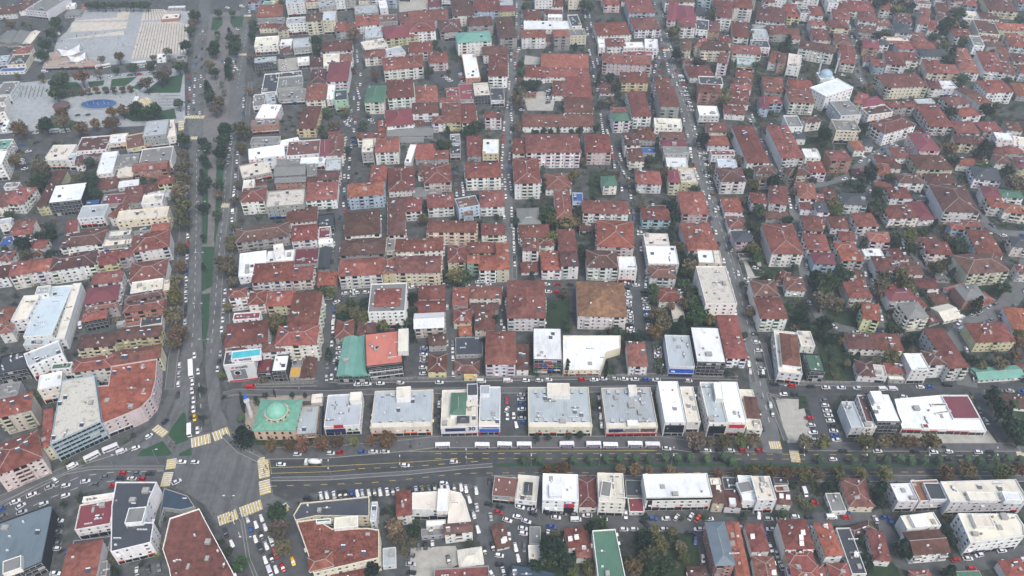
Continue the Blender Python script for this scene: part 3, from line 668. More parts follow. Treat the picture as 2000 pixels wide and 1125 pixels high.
def add_windows(mb, bal, rnd, pts, floors, style, skip_prob, shop):
    """mb: slots 0 frame 1 glass 2 dark glass.  bal: balcony builder, slots 0 slab 1 rail"""
    n = len(pts); cx = sum(p[0] for p in pts)/n; cy = sum(p[1] for p in pts)/n
    for i in range(n):
        a, b = pts[i], pts[(i+1) % n]; L_ = math.hypot(b[0]-a[0], b[1]-a[1])
        if L_ < 2.4: continue
        ex, ey = (b[0]-a[0])/L_, (b[1]-a[1])/L_; nx, ny = ey, -ex   # outward for a ccw outline
        front = i == 0
        if not front and rnd.random() < skip_prob: continue
        def rect(u0, u1, z0, z1, off, m):
            p = lambda u, z: (a[0]+ex*u+nx*off, a[1]+ey*u+ny*off, z)
            mb.quad(p(u0, z0), p(u1, z0), p(u1, z1), p(u0, z1), m)
        def frame(u0, u1, z0, z1, off, m):
            p = lambda u, z, o: (a[0]+ex*u+nx*o, a[1]+ey*u+ny*o, z)
            mb.quad(p(u0, z0, off), p(u1, z0, off), p(u1, z1, off), p(u0, z1, off), m)
            for q in ((u0, z0, u1, z0), (u1, z0, u1, z1), (u1, z1, u0, z1), (u0, z1, u0, z0)):
                mb.quad(p(q[0], q[1], 0), p(q[2], q[3], 0), p(q[2], q[3], off), p(q[0], q[1], off), m)
        def bx(t, u0, u1, o0, o1, z0, z1, m):
            p = [(a[0]+ex*u+nx*o, a[1]+ey*u+ny*o) for u, o in ((u0, o0), (u0, o1), (u1, o1), (u1, o0))]
            k = len(t.v); t.v += [(*q, z0) for q in p] + [(*q, z1) for q in p]
            for f in ((0,1,5,4), (1,2,6,5), (2,3,7,6), (4,5,6,7), (3,2,1,0)): t.f.append(tuple(k+j for j in f)); t.m.append(m)
        if style == 'ribbon':
            for f in range(floors):
                z0 = f*ST + (1.0 if f else .35); z1 = z0 + (1.35 if f else 2.2)
                k = max(1, int(L_/2.2)); s = (L_-1.0)/k
                frame(.4, L_-.4, z0-.1, z1+.1, .05, 0)
                for q in range(k): rect(.5+q*s+.06, .5+(q+1)*s-.06, z0, z1, .07, 2 if rnd.random() < .7 else 1)
            continue
        k = max(1, int((L_-.8)/rnd.uniform(2.7, 3.5))); s = (L_-.6)/k
        pat = []
        bset = set()
        if style == 'flat' and k >= 2 and (front or rnd.random() < .65):
            c0 = rnd.randrange(k); bset = {c0, k-1-c0} if k > 2 else {c0}
            if rnd.random() < .35: bset = set(range(0, k, 2))
        wid = [rnd.choice((.7, .85, 1.05, 1.35)) for _ in range(k)]
        for f in range(floors):
            if f == 0 and shop and front:
                u = .4
                while u < L_-1.2:
                    e = min(L_-.4, u+rnd.uniform(2.6, 4.2)); rect(u, e-.2, .25, 2.3, .05, 2); frame(u, e-.2, 2.35, 2.95, .12, 3 if rnd.random() < .4 else 0); u = e
                continue
            for q in range(k):
                u = .3+(q+.5)*s; ww = min(wid[q], s*.72); z0 = f*ST+.95
                if q in bset and f > 0:
                    bw = min(s*.96, 3.3); zz = f*ST+.05
                    rect(u-bw*.42, u+bw*.42, zz+.05, zz+2.25, .04, 1)
                    bx(bal, u-bw/2, u+bw/2, 0, 1.15, zz-.14, zz, 0)
                    bx(bal, u-bw/2, u+bw/2, 1.08, 1.15, zz, zz+.95, 1); bx(bal, u-bw/2, u-bw/2+.07, 0, 1.08, zz, zz+.95, 1); bx(bal, u+bw/2-.07, u+bw/2, 0, 1.08, zz, zz+.95, 1)
                    continue
                if rnd.random() < .07: continue
                if rnd.random() < .13: bx(bal, u-ww/2-.9, u-ww/2-.2, 0, .35, z0-.1, z0+.45, 0)
                if rnd.random() < .05: bx(bal, u-ww/2-.3, u+ww/2+.3, 0, .9, z0+1.15, z0+1.28, 1)
                frame(u-ww/2-.08, u+ww/2+.08, z0-.08, z0+1.18, .05, 0); rect(u-ww/2, u+ww/2, z0, z0+1.1, .065, 1)
def block(root, pts, z0, h, st, roof, wall, rnd, name, near, rect=None, sub=False):
    """one building volume; returns the wall object. rect=(w, d) when the plan is a rectangle"""
    kind, rc = roof[0], roof[1]
    if area(pts) < 0: pts = pts[::-1]
    wc = jitter(WALLC[wall], rnd, .07, .02)
    if wall == 'w':
        wc = jitter(rnd.choice(((226,228,229), (222,222,220), (226,223,216), (212,214,216), (232,233,234), (218,217,213))), rnd, .04, .012)
    wcol = lin(*wc); rcol = lin(*jitter(rnd.choice(((124,77,70), (116,72,66), (130,84,76), (110,73,66), (132,80,70), (118,80,73))) if rc == 'r' else ROOFC[rc], rnd, .13 if rc in 'rdonqM' else .05, .035 if rc in 'rdonqM' else .008))
    floors = max(1, int(h/ST + .15)) if not sub else max(1, int(round((h-z0)/ST)))
    wm = MB(); k = len(pts); flatroof = kind == 'f' or rect is None
    par = .75 if st > 1.2 and not sub else .3
    top = h if flatroof else h-.05
    base = -.4 if z0 == 0 else z0-.9
    for i in range(k):
        a, b = pts[i], pts[(i+1) % k]; wm.quad((*a, base), (*b, base), (*b, top), (*a, top))
    if flatroof:
        q = inset(pts, .26)
        for i in range(k):
            j = (i+1) % k
            wm.quad((*pts[i], top), (*pts[j], top), (*q[j], top), (*q[i], top), 1); wm.quad((*q[j], top-par), (*q[i], top-par), (*q[i], top), (*q[j], top), 1)
    if near and st >= 2 and not sub and wall != 'k' and rnd.random() < .6:   # string courses
        o = inset(pts, -.09)
        for f in range(1, floors):
            z = f*ST-.12
            for i in range(k):
                j = (i+1) % k; wm.quad((*o[i], z), (*o[j], z), (*o[j], z+.24), (*o[i], z+.24), 1); wm.quad((*pts[i], z+.24), (*o[i], z+.24), (*o[j], z+.24), (*pts[j], z+.24), 1)
    if root is None: wo = wm.build(name, ['wall', 'trim'], None, wcol)
    else: wo = wm.build('wall', ['wall', 'trim'], root, wcol)
    par_o = wo if root is None else root
    it = MB()
    if flatroof:
        q = inset(pts, .255); rm = MB(); rm.poly([(*p, h-par) for p in q])
        mat = {'R': 'rubble', 'q': 'mottled'}.get(rc, 'deck' if rc not in 'MteEcykB' else 'sheet')
        if rc == 'r': mat = 'tile'
        if mat == 'sheet' and rect and not sub:      # standing seams
            w, d = rect; u = -w/2+.8
            while u < w/2-.5: rm.box((u, 0, h-par+.04), (.07, d-.6, .08), 0, bottom=False); u += 1.1
        ro = rm.build('roof', [mat], par_o, rcol)
        xs = [p[0] for p in pts]; ys = [p[1] for p in pts]
        n = 0 if sub else int(rnd.uniform(.6, 1.6)*abs(area(pts))**.5/2.4)
        if rc == 'w' or st <= 1: n = n//2
        if n:
            cxm, cym = (min(xs)+max(xs))/2, (min(ys)+max(ys))/2
            inn = inset(pts, 1.2)
            tmp = MB(); roof_items(tmp, rnd, max(xs)-min(xs), max(ys)-min(ys), lambda x, y: h-par, n, False, [(x-cxm, y-cym) for x, y in inn])
            it.v += [(x+cxm, y+cym, z) for x, y, z in tmp.v]; it.f += tmp.f; it.m += tmp.m
    else:
        w, d = rect; rm = MB(); rh, zf, segs = hip_roof(w, d, h, kind == 'g', rm, .45 if not sub else .2, .33 if kind == 'h' else (.42 if rc in 'rd' else .34))
        tile = rc in 'rdon'
        if tile and (near or rnd.random() < .4) and rnd.random() < .75:
            for p, q in segs: rm.tube((p[0], p[1], p[2]+.02), (q[0], q[1], q[2]+.02), .14, 2, 5)
        if not tile:
            W_, D_2 = w/2, d/2
            for p, q in segs[:1]: rm.tube((p[0], p[1], p[2]+.03), (q[0], q[1], q[2]+.03), .16, 2, 5)
            along = w >= d; ln_ = max(w, d)/2-.3; hf = min(w, d)/2+.3; u = -ln_
            while u < ln_:
                for sg in (-1, 1):
                    z_e, z_r = zf(*((u, sg*hf*.98) if along else (sg*hf*.98, u)))+.03, zf(*((u, 0) if along else (0, u)))+.03
                    e, r_ = ((u, sg*hf*.98, z_e), (u, 0, z_r)) if along else ((sg*hf*.98, u, z_e), (0, u, z_r))
                    rm.tube(e, r_, .04, 1, 3)
                u += 1.6
        ro = rm.build('roof', ['tile' if tile else 'sheet', 'trim' if tile else 'sheet', 'concrete' if rnd.random() < .45 else ('tile' if tile else 'sheet')], par_o, rcol)
        n = 0 if sub else int(rnd.uniform(.4, 1.7)*math.sqrt(w*d)/2.8)
        if tile and n: roof_items(it, rnd, w, d, zf, n, True)
        elif n and rnd.random() < .4: roof_items(it, rnd, w, d, zf, 1, False)
    if it.f: it.build('rooftop_equipment', ['white', 'solar', 'steel', 'chimney', 'concrete'], par_o, None, 'stuff')
    win = MB(); bal = MB()
    style = 'ribbon' if wall in 'ku' else ('flat' if kind in 'hg' and st >= 2.5 else 'plain')
    add_windows(win, bal, rnd, pts if z0 == 0 else pts, floors if z0 == 0 else 0, style, .48 if st >= 2 else .6, kind == 'f' and st > 1 and wall != 'k')
    if win.f: win.build('windows', ['frame', 'glass', 'darkglass', rnd.choice(('navy', 'red', 'white', 'orangep', 'blue', 'white'))], par_o, None, 'stuff')
    if bal.f: bal.build('balconies', ['concrete', 'wall'], par_o, tuple(min(1, c*rnd.uniform(.85, 1.1)) for c in wcol[:3])+(1,), 'stuff')
    return wo
BLD = """-473.9 728.2 19.5 18.7 13 2 hd w 0 17
-460.6 738.7 11.5 21.7 22 2 hd w 0 54
-437.7 736.8 22.7 35.2 -13 3 fG w 0 99
-449.7 674.8 14.1 22.6 -2 1 gG g 0 15
-439 673.8 13.7 23.6 11 1 gG g 0 38
-428.4 675.3 7.2 23.9 5 1 gl g 0 63
-421.4 645.7 12.2 14.6 3 2 hr w 0 49
-415.9 627.8 14.9 19.2 9 2 fk c 0 43
-429.5 628.2 7.7 13.9 13 2 fg b 0 12
-416.3 614.5 19.7 6.4 5 1 fB w 0 28
-399.7 573 12.1 21.7 7 3 fG w 0 21
-396 555.1 7.3 9.7 11 3 fG w 0 10
-386.5 535.3 8.2 9.3 19 4 fG w 1 11
-411.9 728.5 13.3 12.9 7 1 hG g 0 146
-421.4 745.7 7.7 7.4 9 1 fw w 0 140
-408 743.3 5 6.2 16 1 fM s 0 166
-317.8 719.6 15.8 11.6 9 1 fl s 0 335
-318.9 740.9 16 4.7 3 1 fw g 0 346
-282.3 636.3 8.2 5.9 7 1 fk g 0 356
-299.8 637.7 7.3 10.9 11 1 fw w 0 317
-296.3 562.9 3.2 13 7 1 fw w 0 266
P -393 617.5 -343.6 620.3 -369.4 641.9 -388.1 648.7 -398.6 644.4 ; 1.2 fz g 0 135
-226.4 727.2 22.5 27.2 8 2 hr g 5 530
-221.5 704.2 25.6 11.4 8 2 fG g 5 529
-220.6 694.4 15.9 8.1 7 2 hr c 5 526
-205.9 686.5 9.3 12.8 14 3 hd c 5 554
-233.5 747.5 10 11.9 -0 1 ft w 5 524
-203.2 734.8 16.8 19.5 11 5 fg w 5 581
-193.7 692.9 18 13.4 9 4 fg w 5 583
-189.9 743.2 11.4 9.9 10 3 fr c 5 611
-174.8 736.2 15.6 12.4 15 3 fg g 5 640
-178.3 694.9 13.5 16.3 12 5 hd c 5 617
-164.6 696.5 11.2 18.8 6 5 fb c 5 647
-153.7 686.3 9 18.3 8 3 hr g 5 667
-144.3 685.8 9.7 14.1 12 3 hr g 5 687
-163.2 744.1 9 14.7 11 4 fg w 5 666
-153.5 746.5 9.3 14.6 8 4 fg g 5 687
-136.6 729.6 22.2 19.3 9 2 fg g 8 717
-120.3 728.2 7.5 17.9 12 4 fw w 8 750
-131.1 699.8 20.6 21 10 3 hr w 8 720
-113 703.8 16.1 15.7 9 3 fd g 8 759
-97.9 704.2 9.7 21.2 9 3 hd w 8 792
-99.6 677.1 28.8 24.8 16 3 hM y 8 782
-123.4 681.3 16.1 24.3 7 2 fg g 8 731
-119.9 656.7 20.6 15.6 22 2 fl w 8 732
-116.3 634.1 18 13.6 11 3 hr w 8 734
-101 637.6 17.4 13.4 26 3 fg w 8 770
-94.4 611.2 24.1 21.4 11 4 hr w 8 778
-105.9 560 14.5 25.8 1 4 he w 8 736
-87.7 568.2 20 28.5 8 4 hr w 8 784
-84.8 529 19.5 23.1 10 3 hM w 9 781
-213.1 656.6 19.9 18.5 9 3 fl w 5 524
-206.5 622.4 18.7 11.5 11 3 fg k 5 522
-181.9 653.7 15.5 18.3 13 3 fg g 5 592
-197.3 660.1 10.1 12.3 7 2 fw w 5 561
-195.5 653.1 8.7 11.3 15 1 hd g 5 562
-176 627.2 9.7 9.5 11 2 fw w 5 594
-164.2 622.5 10.1 14.1 8 2 hd g 5 620
-150.8 647.6 25.5 18 7 3 hr w 5 660
-151.1 622.1 13.4 20.8 10 3 fl w 5 650
-139.6 626 9.3 13.3 8 3 hr w 5 678
-140.6 596.2 16.6 32.6 4 4 hM w 5 665
-158.4 600.1 11.4 22.3 8 2 hd g 5 624
-194.7 586.9 11.8 31 8 2 fk w 5 531
-182.9 601.4 20.5 8.3 12 2 fk w 5 566
-178.8 587.6 19.3 18.4 9 2 fG g 5 569
-173.2 568.3 20.5 15.8 7 2 fG g 5 573
-153.9 567.6 14.5 24.9 7 3 hr w 5 620
-142.2 566.9 5.7 23 6 3 fw w 5 649
-132.7 557.6 9.9 16.2 9 4 fk t 5 669
-197.2 559.1 8.9 18.9 10 2 fG w 5 509
-189.1 561.5 7.7 18.5 16 2 fg g 5 530
-77.4 710.4 34.9 23.9 9 3 gr w 8 836
-80.4 680.5 23.3 19.6 9 4 hr w 8 824
-56 689.1 19.2 26 9 3 hd g 8 879
-55.1 676.1 10.9 4.7 8 2 fl g 8 879
-46.4 721.9 17.8 35.8 7 4 hd w 8 903
-24.4 733.4 22.8 26.9 2 3 hr b 8 949
-5 731.9 14.9 11.6 4 2 hM y 8 989
-5.3 746.6 12.6 16.7 -0 2 fg g 8 989
-74.6 744.6 10.1 16.9 8 2 hM b 8 847
-28.9 692.3 21.1 18.4 5 4 hd g 8 937
-5.5 679 15 41.9 7 4 hd g 8 988
-33.4 654.3 29.1 19.3 9 5 ht w 8 925
-14.5 639.8 20.9 16.5 6 3 hd w 8 966
-11.4 607.2 15.2 37.4 0 4 hr w 8 973
-34 611.5 12 43.7 7 3 fw s 8 920
-78.4 645.7 19.5 19.7 6 3 hr w 8 823
-80.9 614.9 14.2 23 7 4 hr w 8 811
-62.1 626.1 15.3 17.9 7 3 hr p 8 856
-67.7 570 17.1 24.9 7 2 hr w 8 833
-47 572 10.3 13.3 7 2 fM n 8 884
-36.5 572.6 10.6 25.7 6 2 fM g 8 910
-24.2 572.2 12.9 22.4 6 3 fl k 8 940
-11.5 568.8 10.8 20.5 2 2 fk w 8 971
-66.2 542.9 19.3 15.6 5 3 hr w 9 832
-48.8 560.3 15.9 7.2 4 2 hr w 8 878
-45.8 535.8 14.1 28.1 3 3 hr y 9 882
-32.9 534.7 10.8 27.3 5 3 hr w 9 915
-14.3 528.1 12.2 8.2 3 4 hr w 9 963
31.5 689.1 42 17.1 0 3 fw w 12 1067
18.4 712 15 20.2 2 3 hr w 12 1038
37.9 712.5 15.9 7.9 0 4 hr w 12 1079
39.1 702.9 13 6 -1 4 fw w 12 1083
56.3 693 9.2 23.9 6 4 fk w 12 1120
29.7 744.1 16.6 14.4 2 4 fr w 12 1060
43.3 746.4 10.2 19.1 0 2 hr w 12 1088
59.1 740.7 12 9.6 1 5 fl c 12 1121
18.5 666.2 20.8 14.7 3 4 hr w 12 1040
32.8 669.6 6.9 13.3 -1 2 hd p 12 1072
42.6 661.8 13.5 13.2 4 5 hr g 12 1094
57.1 668.7 14.5 13.4 4 4 fG c 12 1125
88.9 682.2 29.5 25.4 5 3 hr w 16 1192
77.5 652.1 5.7 15.9 -2 3 fw w 16 1173
89.6 655 16.1 14.9 2 3 hr w 16 1200
95.5 618.4 39.8 17.6 -7 4 hr p 16 1221
44.2 626 39.1 25.2 -2 2 gr w 12 1101
44 604.9 37.6 15.3 -0 2 hr w 12 1103
19.5 606.2 17.5 18.6 -9 2 hr w 12 1045
53.7 580.6 18.5 36.1 0 2 hr w 12 1130
39.4 578.6 13.7 23.4 -4 2 hr w 12 1095
51.5 552.7 21.4 23.6 -1 2 hr w 12 1128
34.4 529 53 17.8 0 2 hr w 13 1088
14.9 573.8 8.1 5.8 1 1 hr n 12 1036
76.5 590.2 14.5 11.1 0 1 hd w 16 1183
76.1 578.7 11.9 6.7 1 1 hr w 16 1185
118.7 724.7 23.9 28.8 2 4 hr b 16 1247
119.6 693.4 22.9 25.9 5 3 hr w 16 1256
120.4 651.7 11.3 18 -6 3 fw w 16 1269
104.4 649.1 18 10.8 2 3 fw w 16 1234
107.6 639.5 26.2 8.6 4 2 fM w 16 1244
98.7 591.5 21.1 17.4 -1 3 hr y 16 1236
96.8 544.5 13.5 37.6 1 4 hr w 17 1244
80.6 535.6 12 6.8 0 4 hr w 17 1206
80.6 525.1 12 11.2 5 4 he w 17 1208
118.3 546.6 13.9 30.6 -1 6 hr g 16 1298
118.8 575.1 10.8 14.3 -2 5 hr w 16 1290
158.7 707.3 16.2 37.1 -4 4 hM w 19 1336
147.8 712.9 7.8 40 -12 4 hM w 19 1311
156.3 684.1 13.4 8.5 0 4 hd w 19 1338
157.7 743.3 27.1 18 -1 4 hr w 19 1322
176.2 724.2 7.9 17.2 -7 2 gk w 19 1366
171.3 689.7 10.9 21.8 -12 3 fk w 19 1369
181.5 687.4 9.4 21.7 -12 3 hd n 19 1392
194.9 711.7 13.2 36.6 -14 5 hr w 19 1410
214.3 725.9 16.2 23.7 -9 5 hr w 19 1445
238.5 713.7 24.4 33.3 -16 3 hd w 22 1501
259.7 721.1 10.4 28 -8 3 hr y 22 1542
254.6 744.7 10.7 17.3 -14 4 fg w 22 1519
203.5 681.2 13.3 32.3 -9 3 hr w 19 1442
224.2 691.2 13.7 8.7 -5 2 fg g 22 1482
218.7 671.3 13.4 17.7 -6 3 fg w 22 1480
214.4 651.6 14.9 13.9 -4 3 fk w 22 1480
237.3 680.5 18.3 16.9 -2 3 hr g 22 1516
251.6 677.9 8.5 20.2 -9 2 hr w 22 1548
269 714.4 8.9 11.4 -2 4 fk w 22 1565
279.2 714.3 11.5 20.8 -9 4 hr w 22 1586
275.8 694.3 13.6 9.7 3 3 hr w 22 1591
270.5 671.2 10.2 22 -8 3 hr p 22 1594
150.6 649.5 7.4 17.8 -10 3 hd c 19 1338
162.8 649.9 5.5 17.1 -25 4 hr c 19 1365
172.3 642.6 24.2 16.6 -2 4 hd c 19 1390
174.5 615 7 19.3 -18 5 hd w 19 1407
199.8 640.7 23.9 15.7 -7 3 hr w 19 1453
198.2 632.5 20.7 7.7 -5 1 fg g 19 1453
188 666.5 9.8 11.3 -6 2 hr w 19 1414
260.1 641 28.4 15.4 -22 4 hd w 23 1589
221.3 627.9 6.8 21.6 -22 3 hr w 23 1509
225.2 620.7 6.4 16.8 -15 4 hd n 23 1522
234.1 615.4 10.5 22.5 -18 4 fl w 23 1546
149 626.6 10.5 7.4 2 2 hd g 19 1343
154.6 607.2 20.1 19.4 4 2 hr w 19 1363
159.6 586 18.3 12.9 -4 3 fk w 19 1384
154.8 568.4 17.1 12.5 -5 4 hr s 19 1380
190.6 602 12 12.6 -8 2 hr w 19 1451
186.6 590.4 14.7 9.6 -7 2 hd g 19 1447
183.4 581 15.3 9.1 -7 2 hr w 19 1444
179.6 570.5 15.1 12 -10 2 hr w 19 1440
176.3 558.9 15.7 10.7 -8 2 hr w 19 1438
170.6 544.4 15 12.6 -8 2 hr w 20 1431
197 624 15.5 13.6 -11 2 fg t 19 1455
208.5 580 15.5 24 -8 3 hr g 23 1506
230.3 580.8 18 13.7 -6 3 hr w 23 1558
223 557.1 18.7 21.9 -6 4 hr w 23 1555
194.3 551.1 6.5 16.9 -11 3 hM b 23 1487
202.8 555 10.2 11.1 1 3 hr b 23 1506
148.9 538 15.1 14.6 -3 3 fw w 20 1379
300.3 707 14.3 21.1 -13 4 hr w 22 1635
294.5 691.6 15.7 16.4 -8 3 gr c 22 1633
311.3 731.3 10 18 -10 3 hr w 22 1643
327.3 730.8 20.7 23.9 -8 3 hr w 22 1676
322.8 702 15.4 21.1 -15 4 hr w 22 1686
316.2 681.2 15.3 13.4 -11 3 hd g 22 1687
351.1 731.9 12.9 20.5 -12 3 hr w 22 1725
338.6 700.7 11.9 13.7 -10 2 hr w 22 1721
358 705.2 12 18.6 -13 3 hr w 22 1759
348.9 683.1 14 21.1 -13 3 hk w 22 1757
375 702.8 8.4 36.5 -23 4 hr w 22 1797
377.4 690.1 9.3 21.3 -12 3 hr w 22 1813
388.3 739.7 14 9.8 -9 3 fr w 22 1796
406.2 734.6 9.3 19.7 -13 2 hr w 22 1837
396.9 712.9 7.2 16.9 -16 2 hr w 22 1835
405.4 710.7 6.3 16.6 -15 2 hd w 22 1855
420.4 709.9 14.3 19.1 -14 3 fl w 22 1887
432.7 740.1 11.7 17.9 -19 3 hr b 22 1886
458.4 732.5 24.9 24.6 -12 3 hd c 22 1946
445.1 721.7 15.1 13.9 -5 1 hd w 22 1928
421 679.7 17.7 29.8 -13 4 fd c 22 1916
452 692.1 24 14.2 -9 2 ho c 22 1971
397.6 674.2 15.4 16 -6 3 hr w 22 1870
400.8 652 8.8 19.3 -11 4 fG w 22 1898
418.1 665 14.3 6.2 -2 3 hr w 22 1924
421.3 658 15.5 9.1 -3 2 hd g 22 1938
438.9 655 16.1 18.7 -11 3 hr w 22 1980
440.7 669 11.2 7.3 -5 3 hr w 22 1970
359.9 671.7 12.2 16.8 -9 2 hr g 22 1790
357.4 655 18.1 14.1 -5 2 hr g 22 1798
373.3 666 10.1 11.8 -12 1 hd g 22 1824
357.4 635 22.6 13.6 -3 3 hk w 23 1815
347.8 610.5 12.1 23.8 -11 3 hr c 23 1815
359.3 606.2 12.8 15.8 -9 3 hr c 23 1846
378.5 622.3 13.6 45.2 -10 3 hr w 23 1876
398.7 619.3 14.7 36.1 -13 3 hr w 23 1925
420.2 638.1 8.2 24.2 -16 2 hr w 23 1956
411.8 612.5 8.6 20.9 -13 2 hr w 23 1963
427 626 11.7 14.7 -11 3 hr w 23 1984
421.1 605.5 7.7 15.4 -20 3 hr w 23 1993
287.8 660.5 11.8 22.7 -9 3 hr w 22 1639
277.2 675.8 9.6 21.1 -7 2 hr w 22 1606
283.8 632.3 11.8 35.1 -16 3 hr w 23 1649
310.5 652.5 13 17.6 -16 3 hM n 22 1695
321.3 655.4 8.4 10 2 3 hk w 22 1717
337.7 648 12.5 11.9 -4 3 hr b 22 1760
336.9 666.7 24.8 8.2 -5 2 fl s 22 1743
321.5 625.2 14.8 25.2 -14 3 hr w 23 1741
335.8 628.4 9.1 15.7 -11 3 hr w 23 1772
302.4 629.4 8.6 11.8 -18 2 hr w 23 1694
304.7 617.2 9.2 12.1 -9 3 hr b 23 1709
249 564.6 29.9 16.7 30 5 fw w 23 1615
252.1 538.1 15.9 22.4 6 4 fG w 24 1642
310.8 581.5 33 21 5 4 hr c 23 1753
336.8 580.8 9.4 15.5 -9 3 hr w 23 1816
346.3 578.8 12.9 12.6 2 3 fw w 23 1841
380.6 571.8 20.7 19 3 4 hr w 23 1932
405 576.9 9.6 20.5 -9 2 ho g 23 1986
357.8 570 10.6 11.3 26 3 hd w 23 1878
360.1 552 11.1 16 15 4 hr w 23 1903
343.3 554.3 17.8 12.6 14 3 hd w 23 1858
277.4 552.7 18.6 10.7 20 3 hM w 23 1695
271.4 557.4 7.6 17.7 -29 3 hr c 23 1676
277.6 539.5 20.6 11.2 14 3 fd w 24 1706
299.2 548.3 21.3 8.6 1 3 hr g 23 1753
317.6 532.1 16.9 32.6 -1 3 hr w 24 1815
345.1 536.8 16.2 11.8 12 3 hr w 24 1881
321.5 557.4 14.2 6.4 4 2 fg w 23 1801
-259.9 509 16.4 21.6 12 4 fg g 1 312
-251.1 512.6 6 24.2 21 3 fl w 1 339
-302.3 496.5 21 19.1 8 2 fd w 1 188
-287 503.1 12.1 13 11 2 fw c 1 235
-273.5 499.7 12.5 19.7 22 2 fd y 1 268
-318.8 480.4 16.5 19.8 3 3 fl w 1 126
-307.9 474.7 5.3 9.4 10 3 fg w 1 149
-302 471.1 4 12.4 19 3 hd w 1 162
-299.4 486.7 12.9 7.4 -12 1 fd g 1 186
-283.1 471.5 10.7 27.8 12 2 fw w 1 214
-270.5 475.2 15.2 14.3 12 2 fG g 1 253
-249.8 477.1 21.2 19.8 12 3 fG w 1 312
-249.3 463.8 22.6 9.9 9 3 gr s 1 301
-268.2 463.1 10.5 11.1 11 1 gl n 1 248
-261.2 449.9 13.4 7.9 13 1 fw w 1 254
-275.8 450.8 12.7 13.5 13 1 hd g 1 213
-233.8 447.2 9.4 9.5 12 3 hr c 1 330
-233.9 440.4 8.6 13.9 14 1 fg g 1 323
-242.9 441.7 10.4 9.9 23 2 hd w 1 298
-235.1 425 12.9 9.5 10 3 fl w 1 305
-251.9 434.4 11.4 18.2 13 2 hr g 1 265
-262.9 428.6 14.3 11.7 8 2 fM g 1 227
-252.8 412.5 6.3 13.3 -14 3 hr w 2 240
-268.9 411.7 16.2 13.4 8 3 fg w 2 190
-234 405.5 30.8 10.6 10 4 fl c 2 289
-234.3 398.8 12.6 8.7 9 2 fk g 2 281
-222.7 399.5 10.4 8.3 10 2 hr g 2 317
-291.1 428.6 20.6 21 11 4 fw k 1 144
-306.6 438.2 7.7 40.9 7 3 hd y 1 110
-275.8 425.2 9.6 6.1 13 2 fB k 1 185
-323.9 429.3 12.7 18.7 -4 3 hr w 1 48
-364.9 490.6 11.8 13.7 7 3 ft w 1 12
-353 465.4 7.8 15.8 13 5 fw w 1 13
-333.7 425.1 8.8 17.4 11 3 hd w 1 14
-337.4 444.6 9.2 5.4 6 2 fG w 1 29
-307.4 397.5 11.6 10.5 3 3 hr w 2 55
-320.4 401.2 6.7 6 17 3 fg w 2 20
-279 400.1 6 12.4 20 2 hr w 2 146
-261.1 394.1 13 6.1 12 2 hr w 2 193
-381.4 526.3 3.4 11.5 13 1 fw w 1 13
-183.8 521.5 20.1 8.2 8 3 fG s 6 521
-184.5 537 14.9 20.8 -2 3 fw w 6 528
-152.1 529.1 12.9 32 2 3 hr y 6 607
-179.3 500.9 20.6 9.1 4 2 fG g 6 521
-174.8 485.1 25 14 15 2 fw w 6 523
-163 502.4 15.2 8.4 23 1 fw w 6 565
-149.5 490.8 23 19.2 7 2 fd w 6 595
-133.2 487.3 6 21.1 9 3 hM w 6 637
-125.6 490.4 9.8 26.1 8 3 hd w 6 660
-158.1 477.2 16.5 5.3 4 1 fG g 6 564
-139.8 474.2 17.1 7.2 4 2 fw w 6 613
-177.6 463.4 20 16.2 22 2 fl g 6 502
-168.8 471.4 7.6 6.6 11 3 fg w 6 531
-153.3 463 20.5 13.4 7 2 gG g 6 570
-150.7 451.1 20.3 6.5 5 2 gG s 6 570
-124.9 452.3 14.2 10.4 3 3 hd w 6 644
-138.7 462.7 6.2 14.2 13 2 fG g 6 610
-124.5 468.8 10.5 13.6 8 2 fg g 6 653
-168.8 426.5 14.9 14.9 6 4 hr w 6 502
-176 439.5 7.3 13.9 10 3 fl w 6 490
-170.1 447.9 6.7 4.9 11 2 hd g 6 513
-147.1 422.6 23.9 17.3 8 4 fR g 6 564
-126 434.3 19.8 19.9 6 3 hr w 6 632
-136.2 451.2 6.5 6.2 8 2 hr w 6 612
-135.4 411.9 18.7 15 8 2 hr w 6 592
-118.7 406 9.9 12.8 11 2 fk k 6 639
-96.4 432.6 22.5 14.7 8 4 ho b 9 718
-91.9 459 10.4 18 3 2 hr g 9 740
-93.6 396.4 21.5 24.1 8 4 hd w 10 712
-75.5 452.7 17.4 28.4 7 2 hr w 9 785
-64.1 419.4 10.2 15.1 5 3 hr w 10 809
-73.6 406.5 10.1 37.8 6 3 hd w 10 776
-102.2 485.5 8.2 18.2 6 4 fl g 9 721
-88.5 486.3 16.1 17.9 4 4 hr w 9 759
-102.2 503.8 20.3 6.6 5 3 hr w 9 728
-97.4 525.6 6.1 14.7 5 1 ho g 9 747
-75.7 517.5 33.7 12.3 2 1 gG g 9 801
-74.2 506.3 18.3 8 1 1 gG g 9 803
-72.1 483.1 4.6 23.3 -5 2 fw w 9 803
-132.2 516.1 9 7.3 8 1 hr g 6 653
-70.6 529.2 8.7 8.6 10 1 hd g 9 818
-54.5 525.5 9.1 10.4 5 3 hr w 9 858
-40.6 488.7 7.6 12.1 3 2 fk g 9 889
-41.3 502.4 7 13.3 5 2 fG w 9 889
-27.4 494.6 9.9 28 3 2 hr g 9 926
-15.1 488.3 11.5 18.8 -0 3 fw y 9 959
-61.8 486.4 13.2 19.4 2 2 hr g 9 831
-50.1 482.3 9.7 10.6 5 2 hr g 9 863
-60.6 464 7.8 15.1 -0 2 hd w 9 830
-51 454.6 18.2 21.7 5 3 hr p 9 855
-57.2 441 19.1 10 11 1 fG g 9 834
-19.7 455 23.4 17.9 3 4 hr w 9 944
